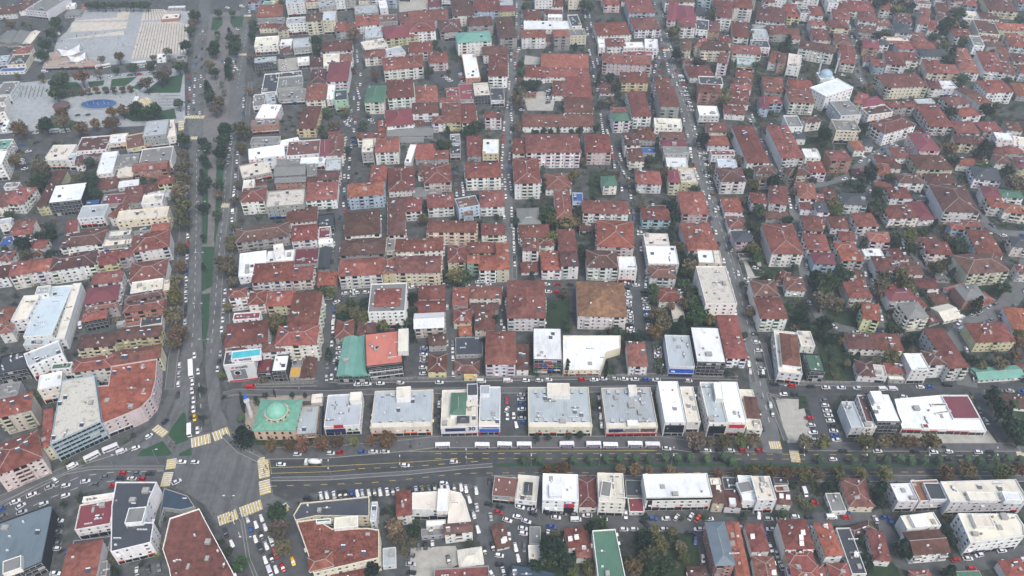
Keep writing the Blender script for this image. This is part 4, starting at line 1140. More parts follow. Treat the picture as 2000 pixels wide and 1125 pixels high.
-46.7 423.3 16.9 14.2 6 3 hr w 10 861
-29 418.1 13.9 11.2 17 4 fd b 10 913
-27.8 409.5 6.2 6.5 3 3 fd b 10 915
-13.2 425.6 15.6 17.1 3 3 hr w 10 961
5.1 485.2 8.9 19.4 -1 4 hr w 13 1014
28.5 484.4 37.4 23.4 1 5 hr w 13 1077
61 488.9 17.2 23.6 0 4 hr p 13 1165
9.8 450.4 16.9 29.3 2 5 hr w 13 1028
31 449.2 17.2 17.5 2 2 hr w 13 1088
32.9 416.1 9.7 29.9 1 4 hr w 14 1098
43.4 430.6 6.7 9.8 -2 2 fB b 13 1127
65.3 446 9.1 10.8 4 3 he w 13 1187
10.6 410 14 16.9 4 2 hG w 14 1032
47.7 401.9 11.1 7.9 2 1 fd k 14 1145
60.2 416.3 29.1 13.3 -2 3 hr w 14 1180
114.8 515.7 20 13 -4 4 fl w 17 1300
85.2 494.6 9.8 16.4 -0 4 hd w 17 1229
86.9 478 9.3 15.7 -3 3 hd w 17 1238
99.1 510.4 12.3 16.4 -4 2 hr g 17 1261
98.8 491.1 12.1 7.4 -2 1 fB g 17 1267
116.7 503.9 17.8 7.7 -1 3 hd w 17 1310
116.2 493.4 17.5 8.5 -1 3 hM w 17 1313
116.1 483.2 18 9.3 -2 3 fG g 17 1317
115.4 472.8 14.7 14.1 -3 2 fw w 17 1319
92.4 449.9 16.1 15.2 -2 3 hr w 17 1263
109.2 447 7.5 13.4 -6 4 hM c 17 1312
118.5 448.3 11.4 17 -1 4 fR y 17 1339
117.6 421.2 16.8 24.1 -1 3 hr p 17 1349
152 519 14.1 13.2 -3 2 hr w 20 1396
149.1 500.6 15.7 12.4 -0 2 ho w 20 1398
148.5 480.2 16.7 6.6 0 3 fr w 20 1407
149.1 467 13 9 -4 3 fb w 20 1415
148 449.5 16.7 15.8 1 4 hd w 20 1422
169.3 488.2 15.3 48.5 1 4 hr w 20 1459
194.7 491 15.1 42.7 1 4 hr w 24 1526
189.6 516.8 6.7 15.1 -11 2 hd g 24 1496
209.9 510.4 9.5 14.2 -4 2 hk w 24 1553
207.6 518.3 10.7 16 0 4 fG w 24 1542
224.1 525.9 11.8 7.2 12 3 hd w 24 1579
210.9 479.3 10.9 11.2 -2 3 fw w 24 1578
209.9 462.6 9.6 13.2 -1 3 hr w 25 1588
173.7 459.6 12.7 10.1 -4 3 hd w 20 1489
173.3 449.7 12.8 5 6 3 hd w 20 1494
195.3 457.6 16 9.9 8 3 hd c 25 1551
143.9 422.4 11.4 15.2 -1 2 ho w 20 1426
143.1 403.8 11.3 11.7 -1 2 hr w 20 1435
161.6 426.4 9.6 11 -6 3 hr w 20 1476
175.6 430.2 11 21.1 -14 3 hr w 20 1515
170.5 411.3 14.5 7.1 -2 2 hd g 20 1513
195.3 434.8 11.2 18.3 -8 3 hr w 25 1568
192.9 421.5 8.3 7.5 -7 2 hr w 25 1572
189.3 399.1 10.9 15 -7 3 hr w 26 1580
91.6 408.9 17.2 11.4 -2 3 hr b 17 1276
94.8 420.6 14.3 3.9 -1 2 hd g 17 1281
244.7 512.8 17.4 16 -3 4 fG c 24 1643
279.9 514.8 30.2 15.6 25 4 hr w 24 1734
334 515 16.7 16.7 -3 3 hr g 24 1876
352.1 515.7 14.9 13.1 6 3 hr g 24 1922
373.5 520.8 10.5 12.5 -10 2 hr w 24 1972
325.4 498.1 11.3 11.1 -13 3 hd c 24 1872
338.7 501.6 10.6 12.7 -10 2 hr g 24 1903
353.8 497.3 12.1 9.6 -10 4 fw w 24 1948
365.6 495 10.3 12.7 -17 3 fl w 24 1983
347.2 486.9 7.1 10.7 -14 2 hr g 24 1943
358.4 489 12.3 10.4 -7 2 hr g 24 1971
344.8 476.1 9.7 10.4 -11 2 hd w 24 1950
354.1 467.6 8.4 13 -15 3 hM y 25 1987
293.7 490.6 14.4 23 0 4 hM p 24 1794
248.7 494.1 7.8 12.3 1 2 ho w 24 1669
257.5 497.8 5.9 9 -4 2 hk w 24 1690
227.3 472.9 14.3 12.3 3 4 hr s 24 1629
224.7 480.6 3.3 10.5 -22 2 hk w 24 1615
240.6 463.4 8.4 7.9 -10 1 hd g 25 1674
262.7 476.7 12.4 9.8 -2 2 hr w 24 1723
275.8 484.6 10.6 13.3 3 2 hr w 24 1751
256.8 462.7 8.9 14.5 -12 2 hr w 25 1720
266.9 468.3 6.7 6.4 -5 2 hr w 25 1743
291 468.3 24 17.2 -2 3 hd c 25 1810
268.9 449 16.5 10.9 -3 3 hd w 25 1768
289.2 448.5 18.4 11.1 3 3 hd w 25 1827
318 473.1 12.5 9.3 -11 2 hr w 24 1880
329.6 476.8 8.7 7.9 16 2 hr y 24 1907
323.1 454.8 17 16 -13 3 hk w 25 1916
317.2 433.6 10.7 11.6 -12 3 hM w 25 1925
329.2 431.2 14 8.2 -8 3 he w 25 1963
315 421.9 9 10.5 -11 3 ho w 25 1934
324.8 414.6 14.9 9.8 -15 3 ho w 25 1973
287.4 422.5 22.3 29.5 -4 4 hd w 25 1851
255.6 432.1 13.6 11.6 -1 3 hr w 25 1747
253 450.5 11.4 7.2 -1 1 hr w 25 1721
249.3 411.7 18.9 13.6 3 3 hr w 25 1750
264.9 416.3 10 18.8 4 2 hM w 25 1792
224 425.3 14.6 12.1 -5 3 hk w 25 1661
200 416.3 7.2 10.5 -1 3 hk w 25 1597
211 433.5 7.3 13.7 -9 2 hr g 25 1615
202.8 430.8 6.8 8.3 -12 2 hr w 25 1594
208 403.8 11 11.8 -5 2 hr w 25 1633
223.5 403.1 13.1 13.3 1 3 hr w 25 1681
195 405.9 9.2 8.6 -6 2 hr w 25 1591
279.6 396.7 8.3 6.4 -5 3 hr b 26 1859
290.1 399 10.8 6.8 -5 3 hr b 26 1889
273.2 433.9 12.5 7.2 -9 1 fk k 25 1797
-264 383.7 24.4 12.8 10 3 hd w 2 172
-280.5 382.2 4.9 14.3 10 2 gk k 2 118
-291.9 382.4 8.8 8.3 -6 2 hr w 2 83
-292.7 376.4 8.1 6 21 1 hd g 2 72
-314.9 387.4 7.3 10.3 6 1 fB g 2 18
-305 391 11.3 6.5 9 3 hr w 2 54
-306.4 370.6 7.6 9.2 1 2 hr w 2 20
-288.3 353 9.9 11.9 17 4 hr w 2 53
-277.1 355.7 11.7 10.9 12 4 hr w 2 93
-259.7 360.2 24.8 13.4 15 4 hd w 2 156
-242.5 365.6 11.4 12.2 18 3 hr y 2 218
-231.4 367 8 7.6 18 4 hr g 2 256
-300.1 353 8 10.7 14 3 hd w 2 14
-244 384.1 17 7.5 11 2 fl g 2 235
-243.4 389.2 13.2 5.9 9 3 fl g 2 243
-219.7 378.3 20.8 16.8 16 4 hr w 2 305
-214.1 354.3 20.1 17 12 3 hr w 2 298
-210.3 340.5 17.3 9.6 13 3 fl w 2 295
-199.3 341.1 3.9 10.2 16 3 fl n 2 333
-236 348 16.3 10 11 3 hr w 2 218
-233.5 333.6 17.2 13 13 3 hM w 2 209
-229.9 323.6 16 3.5 13 3 hr g 2 208
-230.9 316 12.2 6.4 16 3 hr k 2 195
-209.7 332.7 19.8 5 16 3 hd g 2 288
-204.7 321.3 21.1 7.4 12 4 hr s 2 292
-200.3 316.3 11.4 10.8 14 2 fk w 2 302
-210.6 316.4 7.6 6.8 12 2 fr s 2 266
-258.2 320.2 14.8 40.2 7 3 fb w 2 106
-246.9 320.2 4.5 45.4 11 3 fl w 2 145
-269.9 319.7 8.5 19.5 5 4 fl w 2 64
-266.4 333.9 7.2 7.2 12 4 fg w 2 98
-252.4 297.3 18.4 5 2 2.5 fg w 3 92
-275.2 306.2 6.3 6.7 14 3 hr w 2 24
-283.6 319.3 7.4 12.3 3 2 hr w 2 16
-222.2 297 19.1 9.3 7 3 hd c 3 200
-202.2 303 23.1 7.9 7 3 hd y 3 279
-217 315.4 6.4 3.5 10 1 fg g 2 242
-155.4 390.1 31.7 13.6 13 3 hd g 6 517
-129.1 390.1 15.2 15.1 8 3 hr w 6 599
-117.6 393.1 7.2 11.5 7 2 fM w 6 636
-115.3 384.2 8.7 4.3 8 2 fw w 6 638
-154.1 360.1 15.7 21.6 12 3 fw w 6 499
-139.1 367.3 16 9.7 6 3 fw w 6 552
-139.4 367.9 5.6 7.6 15 5 fl w 6 552
-140.5 352.7 22.3 16.7 6 3 hr w 6 538
-124.4 370 14.2 15.6 6 2 fM g 6 601
-114.3 371.7 6.4 19.5 6 1 gk g 6 634
-122.8 351.4 11.2 11.5 6 3 hr w 6 595
-108.4 350.1 10.7 11.4 4 2 hr g 6 642
-90.8 376.5 26.4 15.3 4 3 hd g 10 712
-74.9 381.4 5.3 13.5 3 2 fG c 10 764
-56.6 378 28.4 11.6 3 3 hr w 10 820
-88.6 354.4 24.8 14.8 5 4 hr w 10 709
-73 355.6 6.5 13.5 8 4 hr y 10 761
-55.6 356.5 26.8 14.3 1 4 hr c 10 818
-155.3 331.8 9.6 7.1 11 4 hr w 7 472
-144.4 331 9.1 11.2 7 3 hr w 7 508
-130.9 330.2 14.4 12 5 3 hr c 7 554
-113.5 316.6 15.8 25.7 4 5 hr w 7 604
-113.9 295.8 21.1 14.1 3 5 hr w 7 589
-147.9 318.3 14.6 5.4 6 2 fM w 7 486
-142.3 299.9 21.7 17 10 4 hr w 7 490
-157.3 347.6 10.2 6.1 10 1 fk k 6 478
-91.9 308.7 9.1 13.5 4 2 hr g 11 675
-80 308.1 9.1 12.6 1 2 hd g 11 717
-69.3 325.1 20.1 23.1 3 5 fG w 11 762 ir
-37.3 392.7 29.4 11.3 -1 4 hr c 10 884
-11.8 393.4 14.3 11.4 1 3 hr w 10 963
-33.1 369.2 10.7 14.9 2 3 hr c 10 893
-18.5 375.2 17.3 9.8 2 3 hr c 10 941
-14.4 358.1 9.7 13 1 4 ho w 10 953
-22.8 361.1 7.2 7 -2 4 ho t 10 926
-5.7 364.4 7.2 24.2 2 4 ho c 10 981
-46.3 338.1 14.6 10.9 2 2 hr p 11 844
-46.5 326.1 17.5 8.8 2 2 hr p 11 840
-45.6 312.2 15.9 11.3 4 3 gw p 11 840
-40.4 300.1 9.1 7.7 4 2 hd g 11 855
-29.5 334.9 8.4 14.2 0 2 hr g 11 900
-15.3 337.9 18.1 9.6 -0 2 hr w 11 948
-15.6 326.5 15.3 4.6 1 2 hd g 11 946
-15.1 315.5 10.7 15.4 1 2 hr c 11 947
-27.7 318.7 9.6 10.6 2 2 hr c 11 903
-25.8 309.5 6.5 6.7 3 1 ho g 11 908
7.9 326.8 20.8 30.3 0 4 hr w 15 1026
13.8 391.6 18.1 12.3 2 3 hr w 14 1042
21.3 380.8 9.2 6.5 -1 3 hr w 14 1067
11.3 374.7 9.5 10.8 -2 4 hr w 14 1035
10.5 363.2 10.1 8.9 3 1 hr w 14 1033
23.2 363.1 11.3 17 0 3 hr w 14 1074
33.8 361.4 10.1 12.7 2 4 hd w 14 1109
33.5 379.3 10.2 20.4 3 4 hr w 14 1105
53.6 361.4 18.3 15.1 -2 4 hd w 14 1173
63.6 385.6 22.1 25.7 -5 4 ho p 14 1198
50 326.8 26.4 27.8 -2 4 hn w 15 1171
67.8 357.4 10.6 11.6 0 4 fw w 14 1221
88.9 383.2 15 10.5 -1 3 fl w 18 1279
90.3 368.1 18.2 16.8 -1 3 fw w 18 1289
88.4 352.8 14.9 10.1 -3 3 hd w 18 1290
115.6 386.2 18.3 26.3 3 3 hr w 18 1361
116.5 366.6 9.7 12 -4 3 fw c 18 1374
123.3 366.1 4.3 11.9 -3 3 fl c 18 1396
114.7 332.6 17.2 31.7 0 6 fR w 18 1389
91.5 336 15.4 10.8 1 2 hr w 18 1308
93.7 323.9 6.1 10 -0 1 gl w 18 1322
118.4 300.3 10.6 32 -2 3 hr w 18 1423
142.6 386.2 11.1 10.1 3 3 hk p 21 1445
143.6 373.5 10.2 4.8 2 1 fk g 21 1457
165.2 380.8 18.6 29.1 -1 4 hr w 21 1520
186.7 380.7 13 15.6 -5 3 hr w 26 1587
186.6 365.2 12.5 10.2 -4 3 hM b 26 1601
143.9 335.9 13.7 13 -0 4 hd w 21 1485
143.5 319.5 14.7 16.4 0 4 hr w 21 1497
164.6 345.6 10.8 11.6 -4 2 hr w 21 1546
161 353.9 4.7 12 -33 1 hr w 21 1528
206.9 386.4 9.3 8.7 -6 3 hr w 26 1646
203.2 376.5 12.4 7.9 -4 3 hr w 26 1644
203.8 367.3 12.5 8.7 -3 3 ho g 26 1654
226.8 385.7 12.8 9.7 -5 3 hr p 26 1709
221.5 376.7 11.7 6.9 0 1 fw w 26 1701
221.5 360.7 11.9 11.8 -2 3 hr w 26 1719
235 372.3 8.9 9.8 10 2 hr w 26 1749
238.2 359 10.5 10.4 -5 2 hd w 26 1775
259 375.3 13.8 12.4 -7 3 hr w 26 1822
257.3 387.4 13.7 5.6 -2 2 hd g 26 1802
287.1 377.1 14.2 24 -6 4 hr w 26 1908
276.8 357.7 25.7 16.6 6 4 hd c 26 1902
311.7 380.2 10.3 9.3 -10 3 hk p 26 1982
241.5 345.6 12.2 8.5 1 2 hr w 26 1802
255.5 357.2 7.9 10.6 -2 1 gG g 26 1833
198 338.6 12.8 15.7 0 3 hr w 27 1665
204.1 356.7 7.9 7.9 -5 1 hd g 26 1666
198.2 316.8 8.5 12.8 -15 4 hr y 27 1690
220.9 333.3 14.8 9 4 3 hM w 27 1748
221.8 317.6 11.4 12 7 4 hG w 27 1771
225.4 346.5 9.8 3.5 7 1 hr g 26 1748
232 330.6 3.4 8.9 12 2 hr g 27 1789
245.5 323.9 11.3 11 17 1 gl w 27 1844
234.6 319.7 7.4 8.4 20 1 hd g 27 1812
245.9 335.9 9 8.7 8 1 hd g 27 1829
261.9 335.1 12.7 11.9 7 3 hG s 27 1884
259.3 345.8 13.7 2.2 21 1 hr w 26 1861
271.7 335.5 9.3 8 25 1 hr g 27 1917
258.9 303.2 21.1 14 2 3 hr y 27 1922
281.3 316.1 10.3 18.1 -8 2 ho w 27 1980
228.5 289.2 10.8 28 5 4 hr w 27 1833
209.2 279.2 9.6 11.4 1 4 fw w 27 1776
219.4 282.3 9.1 9.8 3 4 hd w 27 1809
188.6 298.8 15 10.8 -3 2 hd w 27 1676
202.8 298.6 13 12 -4 2 hr w 27 1727
301.8 356 7.6 6.6 -4 3 hr w 26 1986
P -214.7 224.8 -196.2 238.5 -210.6 267.6 -225.6 263.9 ; 5 fR u 3 169
P -196.5 239 -186.5 245.2 -181.3 249 -178.7 256.1 -180.2 266.8 -184.1 281.2 -206 275.9 -202.9 263.1 -209.8 262.4 ; 4 fr p 3 263
-216.1 278.1 18.9 8.5 11 4 hr w 3 196
-196.1 284.2 23.9 9.5 14 4 hr c 3 278
-233.7 278.6 9.9 4.2 7 3 fe w 3 131
-233.4 266.4 10.8 10.2 18 4 fw w 3 113
-241.9 248.6 14.2 11.5 21 5 hr c 3 51
-228.3 220.5 19.1 17.6 31 5 hr p 4 55
-222.2 237 3.6 23.5 21 4 hr c 3 109
-259.7 281.2 14.2 13.1 17 3 fk k 3 39
-244.9 284.8 16.8 11.1 35 4 fg w 3 99
-253.4 262.4 9.5 9.3 13 3 fG g 3 30
-140.5 280 15.2 9.5 8 5 fk w 7 479 S1
+ -136.4 279.7 14.6 5.3 10 6 fc w 7 494
-129.4 281.7 7.2 11.3 6 2 fM k 7 522
-120.6 280.6 7.8 11.5 4 3 fw k 7 553
-113.4 278.9 5.4 7 4 1 fy g 7 578
-113.7 286.8 5.4 7.6 4 1 fG g 7 583
-107.4 283.2 7.6 14.9 5 1 gd g 7 604
-146.5 289.9 10.9 5.9 7 3 hd w 7 466
-125.5 290 11.7 6.7 5 4 hd w 7 542
-86.5 288 8.3 27.4 1 2 gt k 11 683
-78.9 288.1 8.4 27.7 4 2 gt k 11 711
-67.6 288.9 18.8 24 9 4 fp k 11 753 S2
+ -57.3 292.1 5.3 16.5 5 5 fl w 11 792
-100.2 245.6 9.8 17.6 5 2 fg n 28 604
-94.9 247.3 2.4 17.4 9 1 fk k 28 626
-98.9 261.1 5.4 5.7 6 1 fl w 28 620
-83.1 250.4 17.3 20 4 2.6 fg w 28 675 S3
+ -77.8 257.1 5.8 5.3 5 3.5 fl w 28 699
-54.1 251.3 29.4 23.2 2 2.6 fg c 28 788 S7
+ -54.2 259.4 7.1 7.7 5 3.5 fl w 28 791
-39.2 283.3 9.3 12 1 2 hr y 11 855
-23.7 282.6 12.6 8.3 1 1 hd g 11 912
-23.3 297.7 14.5 13 3 1 fk g 11 916
-21.6 276.2 6.7 2.3 -1 1 fy y 11 919
-6 289.5 15.3 23.5 0 4 hr w 11 977
5.6 287.6 6.1 17.6 -1 2 hd w 15 1020
18.8 292.1 15.2 23.5 -1 4 fw k 15 1068 S4
P 26.5 277.7 46.4 278.1 50.4 290.8 58.1 293.8 59 302.9 27.7 302.9 ; 2 fw c 15 1162
-25.9 251.5 18 23.6 2 2.6 fl w 28 899 S5
+ -26.4 252.4 7.4 13.6 0 3.6 he w 28 897
+ -23.7 243.1 5.7 4.1 1 3.3 hk w 28 905
+ -19.8 260.4 5.3 7.7 3 3.9 fk w 28 923
-11 252.8 10.2 24.9 0 2.6 fg w 28 957 S6
+ -13.5 261.5 4.9 5.7 2 3.4 fg w 28 948
23.4 252.3 30.7 25.2 0 2.6 fg c 28 1091 S7
+ 23.3 261.6 11.2 8 -1 3.5 fl w 28 1089
57.9 252 25 25.2 1 2.6 fg c 28 1225 S8
+ 60.6 261.9 4.1 5 0 3.5 fl w 28 1231
+ 58.5 241.3 5.2 3.4 -1 3.1 fw w 28 1232
78.6 252.7 10.1 25.9 0 4 fw w 28 1306 S9
88.2 253.2 6.7 22.2 0 3 fl w 28 1342
99.1 252.2 8.9 26 -0 4 fg w 28 1386 S9
+ 102.3 257.7 3.9 10.6 -4 4.9 fw w 28 1394
108.7 252.5 9.2 25.6 -1 4 fw w 28 1423 S10
118.2 252.1 7.4 25.3 -2 2 fl w 28 1460
+ 118.7 251.7 6.2 13.6 -5 2.8 hd w 28 1462
65.7 287.4 9.3 17.3 -1 3 hr w 15 1240
88.5 289.3 13.3 22.6 -2 3 fg w 18 1322 S11
103.6 291.5 15.3 26.1 -2 4 fw k 18 1376
145.6 288.6 12 30.6 -9 3 fl w 21 1531
+ 146.2 288.3 9 22.8 -10 3.9 hr w 21 1534
157.8 298.2 7.4 11.1 -2 3 fl w 21 1566
157.9 280.9 8.3 12.4 -3 3 fe k 21 1584
184.5 279.6 8.5 10.2 -7 2 hd w 27 1684
191.4 277.6 5.7 8 -7 2 fR w 27 1712
199.9 279.6 9.3 7 -2 2 hr g 27 1741
199.8 274.9 8.1 2.7 -3 1 fl g 27 1747
254.2 278.7 24.3 7.8 5 1 gt w 27 1944
269.6 283.1 6.8 4.8 -2 1 hd g 27 1993
181.7 249 11.9 17.9 -1 4 fw k 28 1712
+ 179.7 253.6 5.4 6.8 2 5 fw w 28 1698
174.2 250.5 3.8 16.8 -3 3 fd w 28 1680
166.6 246.8 6.1 15.9 0 3 fg w 28 1655
172.6 240.1 5.9 3 -0 3 fl w 28 1688
P 190.3 241.5 231.1 240 231.5 247.2 231.2 262.5 218.2 262.5 193.1 259.8 ; 1.4 fw w 28 1841
+ 224.2 254.4 13.3 14.5 0 1.5 fM w 28 1869
+ 214 256 8.2 1.4 2 1.5 fk w 28 1827
+ 214.2 251.3 8.5 1.1 11 1.5 fk w 28 1835
+ 202.2 242.7 2.8 2.7 -2 1.5 fM w 28 1802
253.7 259.7 14.1 8.7 -6 1 hd w 28 1974
P -212.4 161 -203.1 164.6 -196.1 168.9 -202.5 194.5 -204.4 196.3 -224.5 186.4 ; 3 fs k 4 65
+ -206.5 166.4 6.9 6.1 24 3.9 fG w 4 43
-182.7 191.4 14.6 12.7 12 3 fM w 4 197
-184.3 199.9 13.5 2.8 10 3 fl w 4 205
P -167.7 171.9 -152.5 176.3 -154.3 185.8 -158.7 185.8 -160.2 198 -159.7 206.2 -178.1 206.2 -175.4 193.8 ; 4 fk w 4 281
+ -162.3 188.1 7.4 7.5 6 4.8 fG w 4 282
P -155.9 189.5 -156.1 197.8 -148 196.7 -142.5 198.5 -147.4 204.1 -159.4 208.2 ; 1 fU g 4 345
-179.5 167.5 13.4 20.9 11 3 hr w 4 171
-171.5 167.1 4.4 7 17 2 fG g 4 207
-181.8 180.1 15.8 5.5 8 1 fk g 4 183
P -135.8 153.5 -110.4 157 -114.9 163.8 -132.6 187 -136.7 192.6 -148.1 187.8 -146.5 173.3 -141 164.5 ; 4 fr w 4 391
P -94.3 188.4 -85.5 190.6 -62.4 190.4 -63.8 200.4 -93.7 197 -95.7 190.9 ; 3 fk c 29 638
P -92.9 186.2 -85.5 171.9 -81.3 162.5 -55.3 169.3 -56.9 182.3 -61.8 183.1 -77.1 182.8 -84.8 187.5 ; 4 fq c 29 664
+ -71.1 185 10 5.3 6 4.6 fl w 29 683
+ -81.1 186.1 6.3 1.5 5 4.4 fe w 29 639
+ -79.1 167.3 10 6.2 16 4.3 ho w 29 634
-60.7 192.8 2.6 9.7 3 3 fg w 29 734
-48.1 197.2 6 12.1 7 3 hr w 29 791
-52.3 174.2 5.6 8.4 7 1 fg w 29 762
-68.8 164.2 15.5 6 6 2 hr w 29 679
P -44 193.9 -27.9 193.7 -28 186.9 -17.8 187.9 -20.9 198.6 -22.9 202.3 -27.6 203.4 -44.7 202.3 ; 3 fl w 29 872
+ -30.5 197.3 4.9 11.4 1 3.8 fw w 29 867
-23.3 184.9 11.9 4.5 8 3 gd w 29 896
-34.7 185.9 10 3.8 6 1 fG g 29 846
-33.3 188.7 8.5 2.8 4 2 fw w 29 853
-17.7 174.1 9.9 7.6 9 1 hl w 29 919
-21 165.4 22.8 4.9 4 2 fr g 29 902
-3.1 207.2 10.9 10.6 -6 2 fd g 30 986
6.9 206.5 9.8 13.4 -7 2 fl w 30 1029
+ 7.4 205.5 3.5 6.5 -4 2.5 hk w 30 1031
21.7 203.5 15.9 13.9 -2 4 fw w 30 1093 S12
+ 19.3 201 5.6 6.1 -0 4.6 fw w 30 1083
34.2 204.7 8.4 14.8 1 2 hr w 30 1146
44.3 203.3 11.6 15.2 -2 4 fl w 30 1189
+ 41.8 201.6 4.4 8 -12 4.6 fG w 30 1179
-5 183.9 5.5 10.4 14 1 gd w 30 977
10.1 184.3 4.9 8.4 -1 1 fG g 30 1044
9.8 175.4 5.4 8.4 2 1 fl w 30 1044
P -1.5 163.3 18.3 163.7 18.1 165.7 7.7 168.3 0 169.6 ; 2 fU k 30 1039
28.2 182.1 9.3 8.8 8 2 hr w 30 1126
30.8 175.1 6.7 4.8 0 2 hr w 30 1140
P 35.1 158.3 46.5 158.3 44.2 182.6 34.3 181.9 ; 4 fe w 30 1183
74 204.5 29.3 12.1 1 4 fw w 30 1316 S13
55.8 199.4 6.7 7.1 0 1 fM w 30 1240
55.8 208.2 7.4 8.5 -3 1 fk g 30 1236
92 201.9 5 8.8 -3 3 hd c 31 1395
92.3 208.3 4.7 3.5 1 3 fl c 31 1391
99 201.2 7.1 8.3 -4 2 hd w 31 1425
+ 98.3 198.6 2.9 3.4 -4 2.6 fw w 31 1425
99.7 209 6.8 6.7 -1 2 fk g 31 1422
106 204.8 6.6 13.2 -2 3 fw w 31 1452
+ 104.7 204.7 6.5 5.4 11 3.4 fG w 31 1447
112.4 203.1 8.5 12.2 1 4 fl w 31 1481
122 201.5 6.2 6.1 -3 2 hd w 31 1524
122.5 206.3 6.1 3.2 2 2 fr w 31 1521
124.1 212.2 6.6 3.6 -3 1 fk g 31 1522
87.7 176.1 7.9 19.5 2 4 hs s 31 1397
96.4 175 4.9 28 -1 2 ho w 31 1437
105.8 181.9 7.3 12.7 2 2 hr w 31 1473
105.9 166.2 8.5 13 -2 2 hr w 31 1490
120.9 180.3 11.6 13.1 1 4 hr w 31 1543
120.9 171.2 10.9 6.4 1 3 hr c 31 1553
121.1 163.5 11.3 8.2 -4 3 hr w 31 1564
77.9 166.8 7.4 5.3 2 1 hd w 30 1360
156.3 204.4 11 14 -0 2 hr c 31 1668
146.1 200.8 6.7 9.5 2 1 fG w 31 1629
175.8 202.5 9.1 9.3 2 3 fw w 31 1754
187.2 203.6 12.4 10.7 3 3 fn w 31 1801
+ 189 202.1 7.4 8.6 -0 3.6 fk w 31 1811
210.1 201.7 34.7 10.6 2 4 fl w 31 1903
+ 207.5 198 12.6 4.4 -1 4.5 fl w 31 1898
+ 220.1 197.5 7.7 4.2 -3 4.8 fw w 31 1953
P 193.4 176.1 217.9 179.4 219.8 184.3 219.2 189.8 215.4 190 193.8 190.2 ; 4 fl w 31 1933
+ 202.2 185.6 7.8 6 -2 4.6 fl w 31 1898
177.8 188.2 15.5 6.6 7 3 fl w 31 1785
+ 176.4 187.3 6.2 5.6 5 3.6 fw w 31 1781
176.5 178.1 15.5 10.2 5 3 gd w 31 1796
135.2 179.6 7.2 15 4 3 ho w 31 1608
144.3 175.6 6.2 21.4 1 2 fk w 31 1654
153.3 187.4 11.3 4.5 20 1 hd w 31 1678
157.1 178.1 6.5 13.6 -5 2 hr w 31 1709
136.5 165.3 8.2 8.6 -0 2 hr w 31 1633
127.6 165.5 5.6 7.3 -2 2 hr w 31 1591
210.1 167.8 9.4 7 8 2 hr w 31 1969
191.5 164.9 10 5.5 2 1 fe g 31 1889
171.4 165.5 7.9 4.6 4 1 hr g 31 1794
460 774.3 11.5 15.2 -4 5 fG w 22 1912
528.4 785.1 9.9 14.2 -7 3 hd p 22 2037
274.7 765.2 14.5 10.1 -10 4 hr p 22 1549
-212.8 761.3 13.6 15.2 -3 4 hd w 5 572
154.9 768 9.4 11.7 -5 3 hr c 19 1309
-13.4 784.4 14.5 10.1 1 5 hr g 8 973
-127.6 764.6 13.6 15 2 5 fG y 8 744
-197.9 783.8 14.9 11.3 5 5 hr c 5 610
485.6 746.2 11.9 14.9 -2 3 hr b 22 1989
171.4 762.7 10.6 15.9 -4 3 hr p 19 1343
331.8 776.5 9.6 14 -14 3 hr y 22 1656
297.7 771.3 15 10.6 -3 3 hr y 22 1592
-187.8 763.6 13.7 13.6 5 4 hr w 5 623
226.7 778.9 9.9 11.4 -7 5 hr b 19 1447
367.1 772 12 13 -10 3 hr p 22 1729
127.9 764 11.3 11 5 4 hr c 16 1256
40.7 762.5 11.1 13 -4 3 hr y 12 1081
382.7 783.6 14.3 14.6 -11 3 fG g 22 1752
-228.2 761.6 9.9 10.9 4 3 hd y 5 541
354.6 787 10.7 13.7 -13 4 hr c 22 1695
-25 768.4 14.7 14.6 -5 4 fg p 8 950
213.8 757.1 9.5 10 -8 4 fg b 19 1431
304.4 755 9.9 15.7 -6 5 hr w 22 1614
87.4 767.6 12.7 11.2 -5 4 hr c 16 1174
197.4 751.2 10.4 11.6 -9 4 hr w 19 1400
-172.2 768.1 9.2 12.1 -2 5 hd b 5 656
106.8 770.8 13.2 14.7 3 2 hr p 16 1212
243 765 11.8 13.5 -8 3 fg y 22 1486
-144.4 770.2 10.7 15.8 4 3 hd y 8 712
253.8 785.4 9.7 14.9 -6 3 hd b 22 1498
29.5 771.3 9.2 10.2 -5 3 fG w 12 1058
284.6 747.2 13.9 14 -14 4 fg w 22 1579
-245.6 764.4 13.6 14.5 2 3 hd b 5 508
409.8 751.8 9.7 11 -13 3 hd w 22 1830
269 744.2 10.2 14.3 -2 4 hd w 22 1549
-103.1 765.6 11 11.6 -6 4 fg b 8 793
344.9 750.2 11.8 12.4 -9 3 hr w 22 1700
-62.7 777.5 10.3 10.6 4 5 fG p 8 875
473.8 768.8 12.5 13.8 -3 4 hd p 22 1944
110.8 754.1 11 11.4 -6 2 hr w 16 1224
193.6 768.9 11 13.2 -14 3 hr y 19 1386
-49.5 783.9 12.3 11.1 5 4 hd w 8 902
-9 767.8 12.9 14.7 -6 4 hd g 8 982
259.9 769.1 11.5 14.1 -12 3 hd g 22 1518
54.9 775.3 12.2 11.3 0 3 fG w 12 1108
368.2 754.6 13 11.7 -5 4 hd b 22 1744
-79.7 769.5 13 15.7 -2 3 hd y 8 841
380.6 767.4 11.6 15.9 -12 5 hd c 22 1759
438.6 755.5 13.5 11.7 -13 4 hr w 22 1885
170.6 776.7 9.6 10.5 -4 2 hr w 19 1337
421.5 762.1 14.1 13.2 -8 3 fG g 22 1845
-115.1 749.7 9.9 11.9 3 5 hd b 8 766
-61.6 753.8 10.5 11.6 -5 5 fg w 8 875
488.8 777.6 12.7 15.2 -8 5 hr c 22 1966
510.8 786.4 12.8 10.5 -9 2 hr w 22 2001
93.8 740.1 14.9 11.7 1 3 hr p 16 1192
-213.5 781.5 13.7 11.5 -0 2 hr w 5 579
